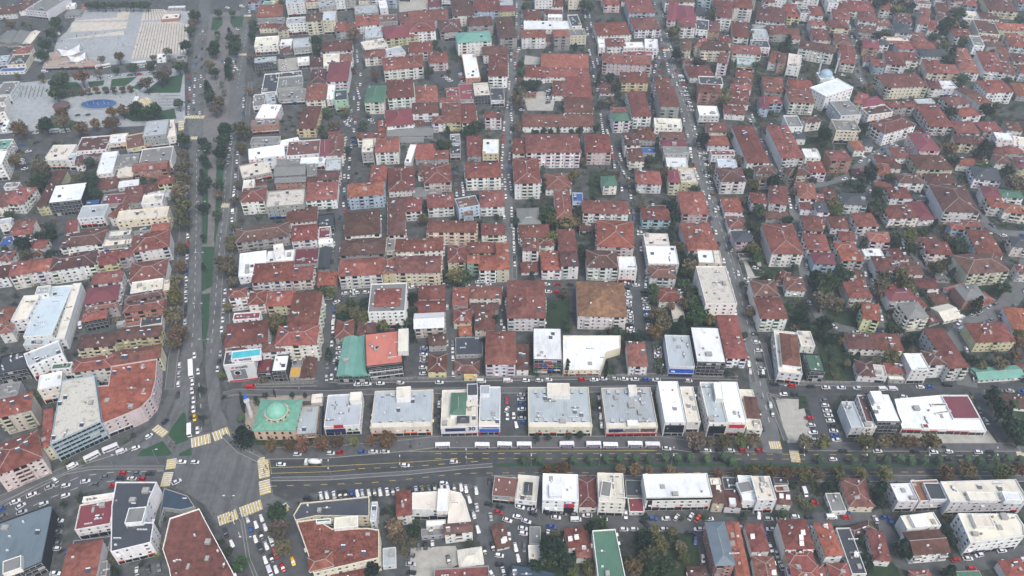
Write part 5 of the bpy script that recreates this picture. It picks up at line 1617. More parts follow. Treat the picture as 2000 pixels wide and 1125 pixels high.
295.6 787.9 12.3 12.3 -10 5 hd w 22 1579
393.9 762.1 11.4 11.1 -2 2 hr g 22 1790
-97.5 783.9 10.7 11.6 5 5 hr w 8 808
-49.2 753.3 12.6 13.9 -3 4 hr w 8 900
497.1 733.7 11.1 13.2 -7 5 hr p 22 2025
197.8 784.5 12.8 15.8 -7 4 hd g 19 1388
276.6 779 13.6 11.3 -8 5 fG b 22 1546
302 738.7 9 15.9 -8 4 fg w 22 1619
-170.7 756 14 10.1 4 3 hr c 5 655
225.4 748 13.2 13.6 -12 4 hd g 19 1458
211.9 772.3 10 10.9 -12 3 hr w 19 1421
30 787.9 9.3 11.1 4 3 hd w 12 1058
-254.1 780.7 9.5 14.9 4 4 hr w 5 498
446.4 778.3 13.6 12 -2 5 hr w 22 1882
512.6 755.9 14 10.6 -13 4 hd b 22 2034
-232 775.8 12.5 14.7 1 5 hr p 5 540
-151.3 788.3 10.9 11.7 -0 5 hr c 5 703
457.7 759.4 10.6 11.1 -3 4 hr y 22 1920
124.4 776.3 14.5 12.3 3 4 hr p 16 1246
-175.5 786.6 13.4 11.4 1 4 hr w 5 655
-109.1 780.9 9.5 14.2 -5 3 hr w 8 784
507.9 770.7 11.2 14.4 -9 4 fG c 22 2011
17 767.5 9.3 13.1 -1 5 fg g 12 1034
55.8 764.1 14.3 10.3 2 3 hr w 12 1111
183.8 753.3 13.3 15 -9 3 hd p 19 1372
242.2 740.2 9.8 12.3 -5 4 hr w 22 1496
317.2 758 10.4 14.4 -10 4 hr w 22 1639
419.3 744.1 10.9 14.3 -3 4 hd p 22 1856
181.2 740.3 12.4 10.8 -6 5 hr b 19 1371
310.8 784.6 10.7 14.8 -8 5 hr y 22 1610
412.1 785.5 13.3 12.4 -6 3 hr p 22 1809
91.6 751.6 12.2 10.3 -3 4 hr w 16 1185
351.3 770 12.6 14.8 -10 5 hd c 22 1699
-140.8 753.7 11.6 13 2 2 fG c 8 715
330.7 757.1 9.3 15.2 -11 4 hr w 22 1666
57.1 752 12.7 12.4 3 2 fG g 12 1115
371.9 739.1 9.5 14.6 -2 3 hr w 22 1763
159.6 783.2 10.8 11.9 -9 5 hd b 19 1314
-131.3 788.6 12.5 15 -0 3 fG p 8 743
-126.7 747.1 12 11.5 -5 5 hr w 8 742
123.5 750.3 9.9 14.5 5 5 hr b 16 1250
102.1 786.2 9.2 15.5 2 2 hr w 16 1200
425.9 783.2 10.9 15.5 -4 4 fg p 22 1837
-31.2 755.7 12.7 10.7 3 3 hr w 8 936
519.4 766.3 11.1 11.5 -6 5 hr g 22 2038
43.2 788.6 12.8 10.2 3 4 hr w 12 1084
492.8 761.1 13.1 14.4 -5 4 fg w 22 1989
84.1 788.1 12.7 14.3 0 3 fG p 16 1164
470.8 751.6 10.8 11.6 -10 4 hd y 22 1954
-44.2 769 14.5 14 -4 3 hd w 8 911
323.5 787.4 10.2 10.9 -5 5 hr g 22 1634
241.6 783.5 9.1 10.8 -11 5 hr b 22 1475
400.5 772.8 13.6 10.1 -7 2 fG c 22 1795
-32.7 782.9 12.4 11.9 2 4 hr p 8 935
228.1 762.8 12.1 12.1 -14 5 hd p 19 1457
198.3 738.1 14.4 12.8 -9 3 hr g 19 1407
-154.8 763.8 9.2 13.4 -4 3 hr w 5 689
-246 747.1 9.8 13.5 4 3 hr b 5 499
182.5 782.9 10.9 12.8 -7 3 fg w 19 1359"""
labels_b = {}
blds = []; cur = None
for i, ln in enumerate(BLD.strip().split('\n')):
    t = ln.split(); sub = t[0] == '+'
    if sub: t = t[1:]
    rnd = random.Random(1000+i)
    if t[0] == 'P':
        j = t.index(';'); v = list(map(float, t[1:j])); pts = list(zip(v[0::2], v[1::2])); t = t[j+1:]
        cx = sum(p[0] for p in pts)/len(pts); cy = sum(p[1] for p in pts)/len(pts); ang = 0.0; rect = None
        pts = [(x-cx, y-cy) for x, y in pts]
    else:
        cx, cy, w, d, ang = map(float, t[:5]); t = t[5:]; ang = math.radians(ang); rect = (w, d)
        pts = [(-w/2, -d/2), (w/2, -d/2), (w/2, d/2), (-w/2, d/2)]
    st = float(t[0]); roof, wall = t[1], t[2]; zone = int(t[3]); pxx = float(t[4]); extra = t[5:]
    h = st*ST + (.4 if roof[0] == 'f' else 0)
    if sub:
        # a raised block on the roof of the building before it
        p = cur; ca, sa = math.cos(-p['ang']), math.sin(-p['ang'])
        loc = [(cx+x*math.cos(ang)-y*math.sin(ang)-p['c'][0], cy+x*math.sin(ang)+y*math.cos(ang)-p['c'][1]) for x, y in pts]
        r0 = empty('roof_block', (0, 0, 0)); r0.parent = p['obj']
        dx, dy = cx-p['c'][0], cy-p['c'][1]
        r0.location = (dx*ca-dy*sa, dx*sa+dy*ca, 0); r0.rotation_euler = (0, 0, ang-p['ang'])
        block(r0, pts, p['h'], h, st, roof, wall, rnd, 'wall', True, rect, True)
        continue
    near = cy < 480
    name = 'shed' if st <= 1.5 else ('shop_building' if roof[0] == 'f' else ('apartment_block' if st >= 3.5 else ('town_house' if st >= 2.5 else 'house')))
    o = block(None, pts, 0.0, h, st, roof, wall, rnd, name, near, rect)
    o.location = (cx, cy, 0); o.rotation_euler = (0, 0, ang)
    shape = {'h': 'hipped roof', 'g': 'gabled roof', 'f': 'flat roof'}[roof[0]]
    noun = {'shed': 'shed', 'shop_building': 'building', 'apartment_block': 'block', 'town_house': 'block', 'house': 'house'}[name]
    base = f"{NUMW[max(1, int(round(st)))]}-storey {WALLW[wall]} {noun}, {ROOFW[roof[1]]} {shape}"
    cur = dict(obj=o, c=(cx, cy), ang=ang, h=h, pts=pts, ex=extra, rect=rect, cat=noun)
    labels_b.setdefault((base, zone), []).append((pxx, o, noun)); blds.append(cur)
def finish_labels(groups, what):
    for (base, zone), lst in groups.items():
        lst.sort(key=lambda q: q[0])
        for k, (x, o, cat) in enumerate(lst):
            lab = base + ', ' + ZONES[zone] if len(lst) == 1 else f"{ordw(k)} from left: {base}, {ZONES[zone]}"
            tag(o, lab, cat, what + ' ' + ZONES[zone])
finish_labels(labels_b, 'buildings')
# ================================================================ shop signs and facade panels (parts of their buildings)
def lettering(text, size, mat, parent, loc, rot=(math.pi/2, 0, 0), name='lettering', depth=.06, shear=0.0):
    cu = bpy.data.curves.new(name, 'FONT'); cu.body = text; cu.size = size; cu.extrude = depth; cu.align_x = 'CENTER'; cu.align_y = 'CENTER'; cu.shear = shear
    cu.offset = size*.018
    t = bpy.data.objects.new(name, cu); COL.objects.link(t)
    bpy.context.view_layer.update(); me = bpy.data.meshes.new_from_object(t); bpy.data.objects.remove(t); me.materials.clear(); me.materials.append(MAT[mat])
    o = link(name, me, parent); o.location = loc; o.rotation_euler = rot
    return o
def panel(b, u0, u1, z0, z1, mat, name='sign_panel', off=.12, th=.12):
    """a board on the front wall; u in 0..1 across, z in metres"""
    w, d = b['rect']; mb = MB(); x0, x1 = (u0-.5)*w, (u1-.5)*w
    mb.box(((x0+x1)/2, -d/2-off-th/2, (z0+z1)/2), (x1-x0, th, z1-z0)); return mb.build(name, [mat], b['obj'])
for b in blds:
    ex = [e for e in b['ex'] if e[0] == 'S']
    if 'ir' in b['ex']:
        w, d = b['rect']; rm = MB(); hip_roof(w*.72, d*.62, b['h']-.2, False, rm, .1, .2); rm.build('roof', ['tile', 'trim', 'tile'], b['obj'], lin(*ROOFC['r']))
    if not ex: continue
    w, d = b['rect']; h = b['h']; s = ex[0]; y = -d/2
    if s in ('S3', 'S6', 'S7', 'S8'):       # ribbed sheet roof, pale terrace strip and a row of small skylights
        zt = h-.75; mb = MB(); u = -w/2+.9
        while u < w/2-.6: mb.box((u, .04*d, zt+.05), (.12, d*.84, .1), 0, bottom=False); u += 1.25
        mb.build('roof_ribs', ['sheet'], b['obj'], lin(176,184,188), 'stuff')
        if s != 'S3':
            mb = MB(); mb.box((0, -d/2+1.9, zt+.09), (w-.8, 3.0, .18)); mb.build('front_terrace', ['deck'], b['obj'], lin(*ROOFC['l']))
            n_ = max(3, int(w/5))
            for q in range(n_):
                xq = (q+.5)/n_*w*.9-w*.45
                for yq, dd in ((-d/2+4.6, 2.0), (d/2-2.6, 2.4)):
                    if yq > 0 and s == 'S6': continue
                    mb = MB(); mb.box((xq, yq, zt+.4), (1.7, dd, .8)); sk = mb.build('skylight', ['deck'], b['obj'], lin(168,176,180))
                    mb = MB(); mb.box((xq, yq-dd/2-.03, zt+.4), (1.3, .05, .5)); mb.build('pane', ['darkglass'], sk)
    if s == 'S1':
        panel(b, .0, 1., 1.0, h-.2, 'white', 'facade_cladding', .16, .1); panel(b, .0, 1., .8, 1.6, 'red', 'red_band', .3, .1)
        panel(b, .17, .66, 2.2, h-4.2, 'steel', 'billboard', .3, .08)
        mb = MB(); mb.cyl((-.12*w, y-.42, h*.52), 1.9, .06, 0, 20, axis='y'); mb.build('billboard_ring', ['frame'], b['obj'])
        mb = MB(); mb.cyl((-.12*w, y-.46, h*.52), 1.4, .06, 0, 20, axis='y'); mb.build('billboard_ring', ['black'], b['obj'])
        mb = MB(); mb.tri((-.12*w-.9, y-.44, h*.52-1.7), (-.12*w+1.2, y-.44, h*.52-1.5), (-.12*w+.2, y-.44, h*.52-2.8)); mb.build('billboard_pointer', ['red'], b['obj'])
        lettering('ar\u00e7elik', 2.3, 'black', b['obj'], (.06*w, y-.4, h-2.4), shear=.12)
        mb = MB(); c = (-.23*w, y-.36, h-2.5); mb.prism([(-1.1, 0), (0, -.62), (1.1, 0), (0, .62)], 0, .08)
        e = mb.build('red_diamond', ['red'], b['obj']); e.location = c; e.rotation_euler = (math.pi/2, 0, 0)
        for ch in b['obj'].children:
            if ch.name.startswith('roof_block'):
                lettering('karaba\u015f', 1.9, 'black', ch, (-.4, -3.6, b['h']+2.3)); 
                mb = MB(); mb.poly([(-.9, 0, 0), (.5, 0, .8), (.1, 0, 0), (.5, 0, -.8)]); e = mb.build('red_arrow', ['red'], ch); e.location = (-5.0, -3.6, b['h']+2.3)
    elif s == 'S2':
        panel(b, 0, 1, h-1.6, h-.6, 'black', 'fascia_board'); panel(b, .06, .97, h-5.0, h-4.4, 'white', 'white_band', .2); panel(b, .06, .99, h-8.6, h-8.0, 'white', 'white_band', .2)
        panel(b, 0, .05, .5, h-2, 'black', 'vertical_sign', .25)
    elif s == 'S3':
        panel(b, .03, .58, 2.6, h-2.0, 'navy', 'banner'); panel(b, .64, .94, 3.4, h-3.4, 'greenp', 'banner'); panel(b, .28, .54, h-1.2, h+1.0, 'red', 'red_board', .1, .3)
    elif s == 'S4':
        cols = ['red', 'blue', 'orangep', 'greenp', 'greenp', 'orangep', 'blue', 'white']
        for r in range(2):
            for c in range(4): panel(b, .06+c*.225, .06+c*.225+.2, h-5.0-r*3.3, h-4.1-r*3.3, cols[r*4+c], 'colour_panel')
        panel(b, .36, .66, h-1.7, h-.4, 'white', 'sign_board', .3); panel(b, .38, .64, h-1.45, h-.65, 'red', 'sign_board', .45)
        for c in (0, 1): panel(b, .06+c*.225, .06+c*.225+.2, .6, 2.0, 'frame', 'shop_sign')
    elif s == 'S5':
        panel(b, 0, 1, 2.4, h-.3, 'white', 'fascia_board', .14); panel(b, .12, .66, 4.4, 6.6, 'navy', 'advert_banner', .3); panel(b, .68, .99, 3.0, h+.3, 'white', 'sign_board', .35)
        panel(b, .0, .55, 2.0, 2.5, 'navy', 'blue_band', .3); panel(b, .68, .99, 2.4, 2.95, 'red', 'red_band', .5)
        lettering('30', 3.6, 'navy', b['obj'], (.33*w, y-.65, 6.3))
    elif s == 'S6':
        panel(b, 0, 1, h-1.8, h-.3, 'white', 'fascia_board'); panel(b, .15, .95, h-1.4, h-.8, 'black', 'sign_strip', .27, .05); panel(b, .02, .98, 2.8, h-2.2, 'blue', 'advert_banner', .2)
        panel(b, 0, .08, .2, 2.7, 'red', 'red_column', .3); panel(b, .92, 1, .2, 2.7, 'red', 'red_column', .3)
    elif s == 'S7':
        panel(b, .4, .66, h-1.6, h-.9, 'frame', 'sign_strip')
    elif s == 'S8':
        panel(b, 0, 1, 2.2, 3.2, 'red', 'red_band', .25); panel(b, .05, .33, 4.0, 6.2, 'navy', 'advert_banner'); panel(b, .36, .64, 4.0, 6.2, 'steel', 'advert_banner'); panel(b, .67, .96, 4.0, 6.2, 'brownroof', 'advert_banner')
    elif s == 'S9':
        panel(b, .04, .96, 2.9, h-2.2, 'darkglass', 'glass_screen', .1)
    elif s == 'S10':
        panel(b, .05, .95, 3.2, h-1.2, 'frame', 'advert_board', .1); panel(b, .1, .9, h-4.0, h-1.6, 'red', 'advert_board', .25); panel(b, .05, .95, 2.2, 2.9, 'red', 'red_band', .25)
    elif s == 'S11':
        panel(b, .02, .98, 3.4, 6.2, 'blue', 'advert_banner'); panel(b, .02, .98, 6.5, 7.6, 'white', 'sign_board'); panel(b, .02, .98, .4, 2.6, 'navy', 'shop_front')
    elif s == 'S12':
        panel(b, .6, .88, 5.6, 8.6, 'red', 'advert_board'); panel(b, .6, .88, 1.5, 5.5, 'black', 'advert_board'); panel(b, .66, .72, 5.8, 8.4, 'blue', 'advert_board', .25)
    elif s == 'S13':
        panel(b, .0, 1, h-2.2, h-.9, 'black', 'roof_terrace_slot', .1); panel(b, .03, .1, 1.2, h-2.6, 'darkglass', 'glass_screen', .1)

# ================================================================ mosque and minaret
MQ = {'body': (-114.6, 246.4, 20.0, 18.0, 0.5), 'dome_r': 5.2, 'minaret': (-130.3, 252.0, 17.4)}
cx, cy, w, d, ang = MQ['body']; ang = math.radians(ang); H0 = 8.0
mos = empty('mosque', (cx, cy, 0), ang); tag(mos, 'tan stone mosque with green copper roof and round green dome', 'mosque')
mb = MB(); mb.prism([(-w/2, -d/2), (w/2, -d/2), (w/2, d/2), (-w/2, d/2)], -.4, H0); mb.build('wall', ['stonewall'], mos)
mb = MB(); rh = 1.3; o_ = .5; iw, idd = w*.30, d*.30
q0 = [(-w/2-o_, -d/2-o_, H0), (w/2+o_, -d/2-o_, H0), (w/2+o_, d/2+o_, H0), (-w/2-o_, d/2+o_, H0)]; q1 = [(sx*iw, sy*idd, H0+rh) for sx, sy in ((-1,-1),(1,-1),(1,1),(-1,1))]
for i in range(4): mb.quad(q0[i], q0[(i+1) % 4], q1[(i+1) % 4], q1[i])
mb.poly(q1)
for i in range(4): mb.quad((*q0[i][:2], H0-.3), (*q0[(i+1) % 4][:2], H0-.3), q0[(i+1) % 4], q0[i])
for i in range(-5, 6): mb.box((i*w/11.5, -d*.40, H0+.42), (.12, d*.18, .1), 0)
mb.build('roof', ['copper'], mos)
dr = MQ['dome_r']
mb = MB(); mb.lathe([(dr*1.02, H0+.3), (dr*1.02, H0+2.6), (dr*1.1, H0+2.7), (dr*1.1, H0+3.0), (dr, H0+3.0)], (0, 0, 0), 24); drum = mb.build('drum', ['tanstone'], mos)
mb = MB(); mb.lathe([(dr*math.cos(t*math.pi/20), H0+3.0+dr*.78*math.sin(t*math.pi/20)) for t in range(11)], (0, 0, 0), 32); dm = mb.build('dome', ['dome'], mos, smooth=True)
mb = MB(); mb.lathe([(.12, 0), (.35, .3), (.1, .7), (.22, 1.0), (.02, 1.9)], (0, 0, H0+2.9+dr*.78), 8); mb.build('finial', ['gold'], dm)
for k in range(12):
    a = 2*math.pi*k/12; mb = MB(); mb.box((math.cos(a)*dr*1.03, math.sin(a)*dr*1.03, H0+1.5), (.12, .8, 1.4), 0, a); mb.build('window', ['darkglass'], drum)
    mb = MB(); mb.box((math.cos(a+.26)*dr*1.12, math.sin(a+.26)*dr*1.12, H0+1.2), (.8, .7, 1.8), 0, a+.26); mb.build('buttress', ['tanstone'], drum)
def arch_window(parent, x, y, z, ww, hh, rz):
    mb = MB(); n = 8; pts = [(-ww/2, 0), (ww/2, 0)] + [(ww/2*math.cos(math.pi*i/n), hh+ww/2*math.sin(math.pi*i/n)) for i in range(n+1)]
    mb.poly([(px, -.05, pz) for px, pz in pts]); o = mb.build('window', ['darkglass'], parent); o.location = (x, y, z); o.rotation_euler = (0, 0, rz)
    pts2 = [(px*1.35, pz*1.08-.15) for px, pz in pts]; mb = MB(); mb.poly([(px, -.03, pz) for px, pz in pts2]); f = mb.build('frame', ['tanstone'], o); return o
for k in range(5):
    u = (k-2)*w/5.4; arch_window(mos, u, -d/2, 4.6, 1.1, 1.3, 0); arch_window(mos, u, -d/2, .9, 1.2, 1.5, 0)
for k in range(4):
    u = (k-1.5)*d/4.6; arch_window(mos, w/2, u, 4.6, 1.1, 1.3, math.pi/2); arch_window(mos, -w/2, u, 4.6, 1.1, 1.3, -math.pi/2)
mx, my, mh = MQ['minaret']
mi = empty('minaret', (mx, my, 0)); tag(mi, 'slim white minaret with blue pointed cap beside the green domed mosque', 'minaret')
mb = MB(); mb.lathe([(1.25, -.3), (1.25, 3.0), (.95, 4.2), (.85, mh*.66)], (0, 0, 0), 12); mb.build('shaft', ['white'], mi)
mb = MB(); mb.lathe([(.85, mh*.64), (1.45, mh*.675), (1.45, mh*.72), (1.3, mh*.72), (1.3, mh*.69), (.75, mh*.69)], (0, 0, 0), 12); mb.build('balcony', ['frame'], mi)
mb = MB(); mb.lathe([(.82, mh*.68), (.8, mh*.83), (1.0, mh*.84)], (0, 0, 0), 12); mb.build('upper_shaft', ['white'], mi)
mb = MB(); mb.lathe([(1.05, mh*.835), (.9, mh*.86), (.03, mh)], (0, 0, 0), 12); mb.build('pointed_cap', ['blue'], mi)

# ================================================================ square and park furniture
SP = {'tent1': (-380.6, 644.8), 'tent2': (-369.0, 632.4), 'pool': (-325.5, 561.8), 'pool_r': (13.7, 7.2), 'gazebo': (-351.0, 554.9), 'shell': (-289.3, 563.9), 'mixer': (-94.0, 223.3, 3.141592653589793), 'lamps': [(-84.2, 215.5, -1.41, True, 1, 648), (-51.7, 218.0, -1.47, True, 1, 785), (-21.3, 221.6, -1.53, True, 1, 912), (9.0, 222.7, -1.59, True, 1, 1037), (41.3, 222.7, -1.65, True, 1, 1170), (75.2, 222.7, -1.72, True, 1, 1310), (109.7, 222.7, -1.78, True, 1, 1452), (135.9, 222.7, -1.83, True, 1, 1560), (165.0, 222.7, -1.88, True, 1, 1680), (194.1, 222.7, -1.93, True, 1, 1800), (225.7, 222.7, -1.99, True, 1, 1930), (-270.2, 664.0, 0.0, True, 0, 402), (-247.6, 581.5, 0.0, True, 0, 400), (-217.5, 478.1, 0.0, True, 0, 402), (-200.5, 418.2, 0.0, True, 0, 402), (-187.2, 366.9, 0.0, True, 0, 398), (-175.2, 322.6, 0.0, True, 0, 396), (-163.9, 294.9, 0.0, True, 0, 408), (-125.4, 198.9, 0.0, True, 3, 458), (-113.1, 178.7, 0.0, True, 3, 490), (-145.2, 265.6, 0.0, False, 0, 448), (-217.8, 213.0, 0.0, False, 2, 85), (-187.3, 220.6, 0.0, False, 2, 225), (-167.8, 223.8, 0.0, False, 2, 310), (21.8, 179.4, -1.62, False, 10, 1098), (206.3, 264.6, -1.93, False, 4, 1786), (135.0, 262.5, 0.0, False, 9, 1516), (-79.1, 266.9, -1.43, False, 4, 700), (-26.8, 276.7, -1.52, False, 4, 900), (26.9, 277.7, -1.62, False, 4, 1100), (78.1, 278.8, -1.71, False, 7, 1290), (126.9, 348.4, 0.0, False, 5, 1420), (126.8, 298.7, 0.0, False, 5, 1455), (126.1, 402.0, 0.0, False, 5, 1385)], 'people': [(-348.2, 666.6, 8, 231), (-310.9, 670.4, 8, 316), (-343.3, 665.5, 8, 241), (-370.8, 668.5, 8, 183), (-330.5, 657.3, 8, 263), (-381.5, 677.0, 8, 166), (-373.7, 656.6, 8, 166), (-335.9, 687.9, 8, 274), (-299.9, 650.5, 8, 326), (-331.0, 664.3, 8, 267), (-381.0, 689.1, 8, 178), (-349.4, 687.2, 8, 245), (-374.6, 679.6, 8, 184), (-384.2, 670.5, 8, 155), (-345.0, 655.3, 8, 229), (-341.6, 663.3, 8, 243), (-342.8, 662.5, 8, 239), (-352.0, 678.1, 8, 232), (-298.2, 649.3, 8, 329), (-314.6, 660.6, 8, 301), (-364.4, 680.1, 8, 206), (-369.1, 686.8, 8, 202), (-324.8, 673.1, 8, 287), (-318.4, 673.6, 8, 302), (-303.3, 655.1, 8, 322), (-390.8, 680.9, 8, 150), (-316.8, 577.9, 11, 229), (-313.8, 579.3, 11, 237), (-356.8, 574.7, 11, 128), (-324.8, 581.9, 11, 213), (-358.5, 580.6, 11, 130), (-312.1, 572.2, 11, 235), (-357.7, 582.4, 11, 134), (-360.1, 586.1, 11, 132), (-324.5, 583.8, 11, 215), (-334.3, 578.3, 11, 187), (-350.2, 572.7, 11, 142), (-353.8, 574.4, 11, 135), (-356.3, 578.9, 11, 133), (-352.8, 581.9, 11, 145), (-272.9, 567.2, 11, 327), (-294.0, 565.6, 11, 274), (-300.4, 575.3, 11, 266), (-277.7, 570.4, 11, 318), (-299.9, 563.6, 11, 258), (-301.3, 578.0, 11, 267), (-282.4, 576.5, 11, 311), (-299.8, 581.7, 11, 273), (-384.2, 570.5, 11, 57), (-378.9, 569.8, 11, 69), (-376.8, 574.7, 11, 79), (-357.2, 573.7, 11, 126), (-364.4, 561.3, 11, 95), (-387.4, 584.7, 11, 64), (-354.3, 562.8, 11, 122), (-384.7, 583.5, 11, 69), (-358.1, 558.9, 11, 109), (-242.1, 527.6, 0, 374), (-232.5, 534.8, 0, 404), (-243.5, 545.4, 0, 384), (-244.7, 527.3, 11, 367), (-242.9, 532.7, 0, 376), (-241.8, 530.2, 0, 377), (-239.3, 541.3, 0, 392), (-165.0, 233.1, 2, 333), (-166.3, 235.5, 2, 331), (-162.9, 232.4, 13, 341), (-163.5, 235.2, 0, 342), (-115.1, 220.0, 8, 523), (-116.6, 219.2, 8, 516), (-116.3, 221.6, 8, 519), (-116.1, 218.1, 8, 517), (-115.9, 220.8, 8, 520), (-130.0, 193.2, 8, 431), (-121.7, 194.0, 8, 468), (-125.7, 194.2, 8, 451), (-133.7, 195.9, 8, 418), (-134.7, 193.2, 8, 411), (-125.3, 193.0, 8, 452), (-126.5, 197.1, 8, 451), (-120.1, 196.8, 8, 478), (-122.1, 196.0, 8, 469), (-125.8, 197.4, 8, 454), (-100.4, 198.5, 3, 565), (-100.6, 199.3, 3, 565), (-100.1, 198.4, 3, 567), (-102.7, 199.4, 8, 556), (-99.5, 198.6, 3, 569), (11.3, 234.7, 1, 1045), (-12.4, 234.9, 1, 949), (-16.6, 234.6, 1, 933), (-66.5, 234.6, 1, 732), (-30.7, 234.3, 1, 876), (-66.2, 234.4, 1, 733), (-71.5, 234.6, 1, 711), (-26.7, 235.1, 1, 892), (-49.2, 235.3, 1, 802), (-44.6, 234.5, 1, 820), (-98.2, 234.1, 1, 604), (-77.1, 233.3, 1, 688), (-90.8, 232.8, 1, 633), (-94.3, 233.2, 1, 619), (-98.2, 233.7, 1, 603), (-80.0, 232.8, 1, 676), (-77.9, 233.8, 1, 685), (-86.8, 233.9, 1, 649), (88.3, 233.5, 1, 1356), (109.1, 233.1, 1, 1440), (92.6, 233.9, 1, 1373), (97.7, 233.8, 1, 1394), (90.6, 233.6, 1, 1365), (-85.5, 270.8, 4, 677), (-110.0, 269.3, 4, 584), (-129.9, 272.7, 4, 512), (-110.5, 269.5, 4, 582), (126.1, 265.9, 4, 1479), (127.4, 263.0, 4, 1486), (124.4, 265.6, 4, 1472), (-185.1, 397.1, 0, 431), (-179.4, 376.1, 0, 431), (-171.3, 347.7, 0, 432), (-192.2, 423.8, 0, 431), (-193.3, 426.2, 0, 429), (-186.0, 394.4, 0, 426), (-192.7, 426.1, 0, 431), (-153.9, 298.2, 0, 447), (-148.3, 278.4, 0, 448), (-154.9, 310.2, 0, 454), (-153.1, 293.3, 0, 445), (-180.6, 298.0, 0, 351), (-189.7, 325.2, 0, 348), (-182.5, 306.7, 0, 353), (-190.7, 334.1, 0, 354), (-198.7, 357.1, 0, 351), (-182.5, 305.0, 0, 352), (-185.1, 313.0, 0, 351), (-182.0, 298.7, 0, 347), (-178.0, 292.9, 0, 354), (-183.7, 307.2, 0, 350), (-238.1, 582.1, 0, 423), (-246.1, 642.5, 0, 442), (-255.5, 632.0, 0, 414), (-238.6, 596.6, 0, 431), (-262.3, 680.9, 0, 429), (-255.8, 676.5, 0, 441), (-252.4, 663.2, 0, 440), (-241.3, 594.6, 0, 424), (-264.0, 666.1, 0, 417), (-240.3, 601.3, 0, 430), (177.0, 233.3, 1, 1714), (181.2, 233.6, 1, 1731), (181.5, 234.0, 1, 1731), (152.5, 233.5, 1, 1615)], 'hillmosque': (256.0, 597.7, 254.2, 609.1, 269.3, 612.7), 'planters': [(-351.3, 575.6), (-344.3, 576.5), (-338.0, 577.3), (-332.1, 579.0), (-326.1, 580.6), (-320.2, 581.5), (-312.9, 580.6), (-306.9, 582.3), (-351.7, 544.6), (-343.2, 543.0), (-335.1, 544.6), (-327.5, 545.3)], 'fences': [('pale low fence before the teal double-roofed shed', -92.3, 275.1, -74.4, 275.6), ('pale low fence before the salmon-roofed dark building', -73.4, 275.6, -52.0, 276.3), ('pale low fence before the yellow house and dark sheds', -48.8, 276.3, -34.3, 276.7), ('pale low fence before the white apartment block and coloured shopfront', -29.5, 276.7, 26.3, 277.7), ('pale low fence before the cypress trees and small red house', 27.4, 277.7, 70.5, 278.5), ('pale low fence before the two big white stores', 79.6, 278.5, 118.2, 277.4), ('pale low fence below the green meadow', 137.3, 274.4, 175.9, 273.2), ('pale low fence below the turquoise-signed corner tower', -131.8, 272.3, -103.4, 273.2)]}
hx, hy, ax_, ay_, bx2, by2 = SP['hillmosque']
hm_ = empty('hill_mosque', (hx, hy, 0)); tag(hm_, 'small hillside mosque with pale blue dome above the white block', 'mosque')
mb = MB(); mb.prism([(-6, -6), (6, -6), (6, 6), (-6, 6)], -.3, 6.0); mb.build('wall', ['frame'], hm_)
mb = MB(); mb.lathe([(5.4, 6.0), (5.4, 7.0)] + [(5.2*math.cos(t*math.pi/16), 7.0+4.2*math.sin(t*math.pi/16)) for t in range(9)], (0, 0, 0), 20); mb.build('dome', ['paleblue'], hm_, smooth=True)
for nm_, qx, qy in (('first from left', ax_, ay_), ('second from left', bx2, by2)):
    m2 = empty('hill_minaret', (qx, qy, 0)); tag(m2, f'{nm_} of two slim pale blue minarets by the hillside mosque', 'minaret')
    mb = MB(); mb.lathe([(.8, 0), (.6, 13)], (0, 0, 0), 10); mb.build('shaft', ['frame'], m2)
    mb = MB(); mb.lathe([(.6, 12.6), (1.1, 13), (1.1, 13.6), (.55, 13.6)], (0, 0, 0), 10); mb.build('balcony', ['frame'], m2)
    mb = MB(); mb.lathe([(.5, 13.5), (.5, 15.5), (.65, 15.6), (.02, 19)], (0, 0, 0), 10); mb.build('pointed_cap', ['paleblue'], m2)
def canopy(loc, sx, sy, rz, label):
    root = empty('canopy_tent', (*loc, 0), rz); tag(root, label, 'tent')
    n = 12; mb = MB(); g = [[None]*(n+1) for _ in range(n+1)]
    for i in range(n+1):
        for j in range(n+1):
            u, v = i/n*2-1, j/n*2-1; pinch = 1-.22*(1-u*u)*abs(v)-.0; pin2 = 1-.22*(1-v*v)*abs(u)
            z = 3.2+2.6*max(0, 1-math.hypot(u, v)*1.05)**1.1 + 2.4*(abs(u*v))**1.5
            g[i][j] = (u*sx/2*pin2, v*sy/2*pinch, z)
    for i in range(n):
        for j in range(n): mb.quad(g[i][j], g[i+1][j], g[i+1][j+1], g[i][j+1])
    mb.build('membrane', ['white'], root, smooth=True)
    for i, j in ((0, 0), (n, 0), (n, n), (0, n)):
        p = g[i][j]; mb = MB(); mb.tube((p[0]*1.05, p[1]*1.05, 0), p, .14, 0, 8); mb.build('mast', ['steel'], root)
    mb = MB(); mb.tube((0, 0, 0), (0, 0, 6.2), .16, 0, 8); mb.build('mast', ['steel'], root)
canopy(SP['tent1'], 19, 16, .5, 'larger white tensile canopy with peaked mast at the square corner'); canopy(SP['tent2'], 15, 13, .5, 'smaller white tensile canopy nearer the bus on the square')
px_, py_ = SP['pool']
po = empty('fountain_pool', (px_, py_, 0)); tag(po, 'oval blue fountain pool with pale stone rim in the park', 'pool')
mb = MB(); k = 40; A_, B_ = SP['pool_r']
ring = [(math.cos(2*math.pi*i/k), math.sin(2*math.pi*i/k)) for i in range(k)]
mb.poly([(A_*c, B_*s, .35) for c, s in ring]); mb.build('water', ['water'], po)
mb = MB()
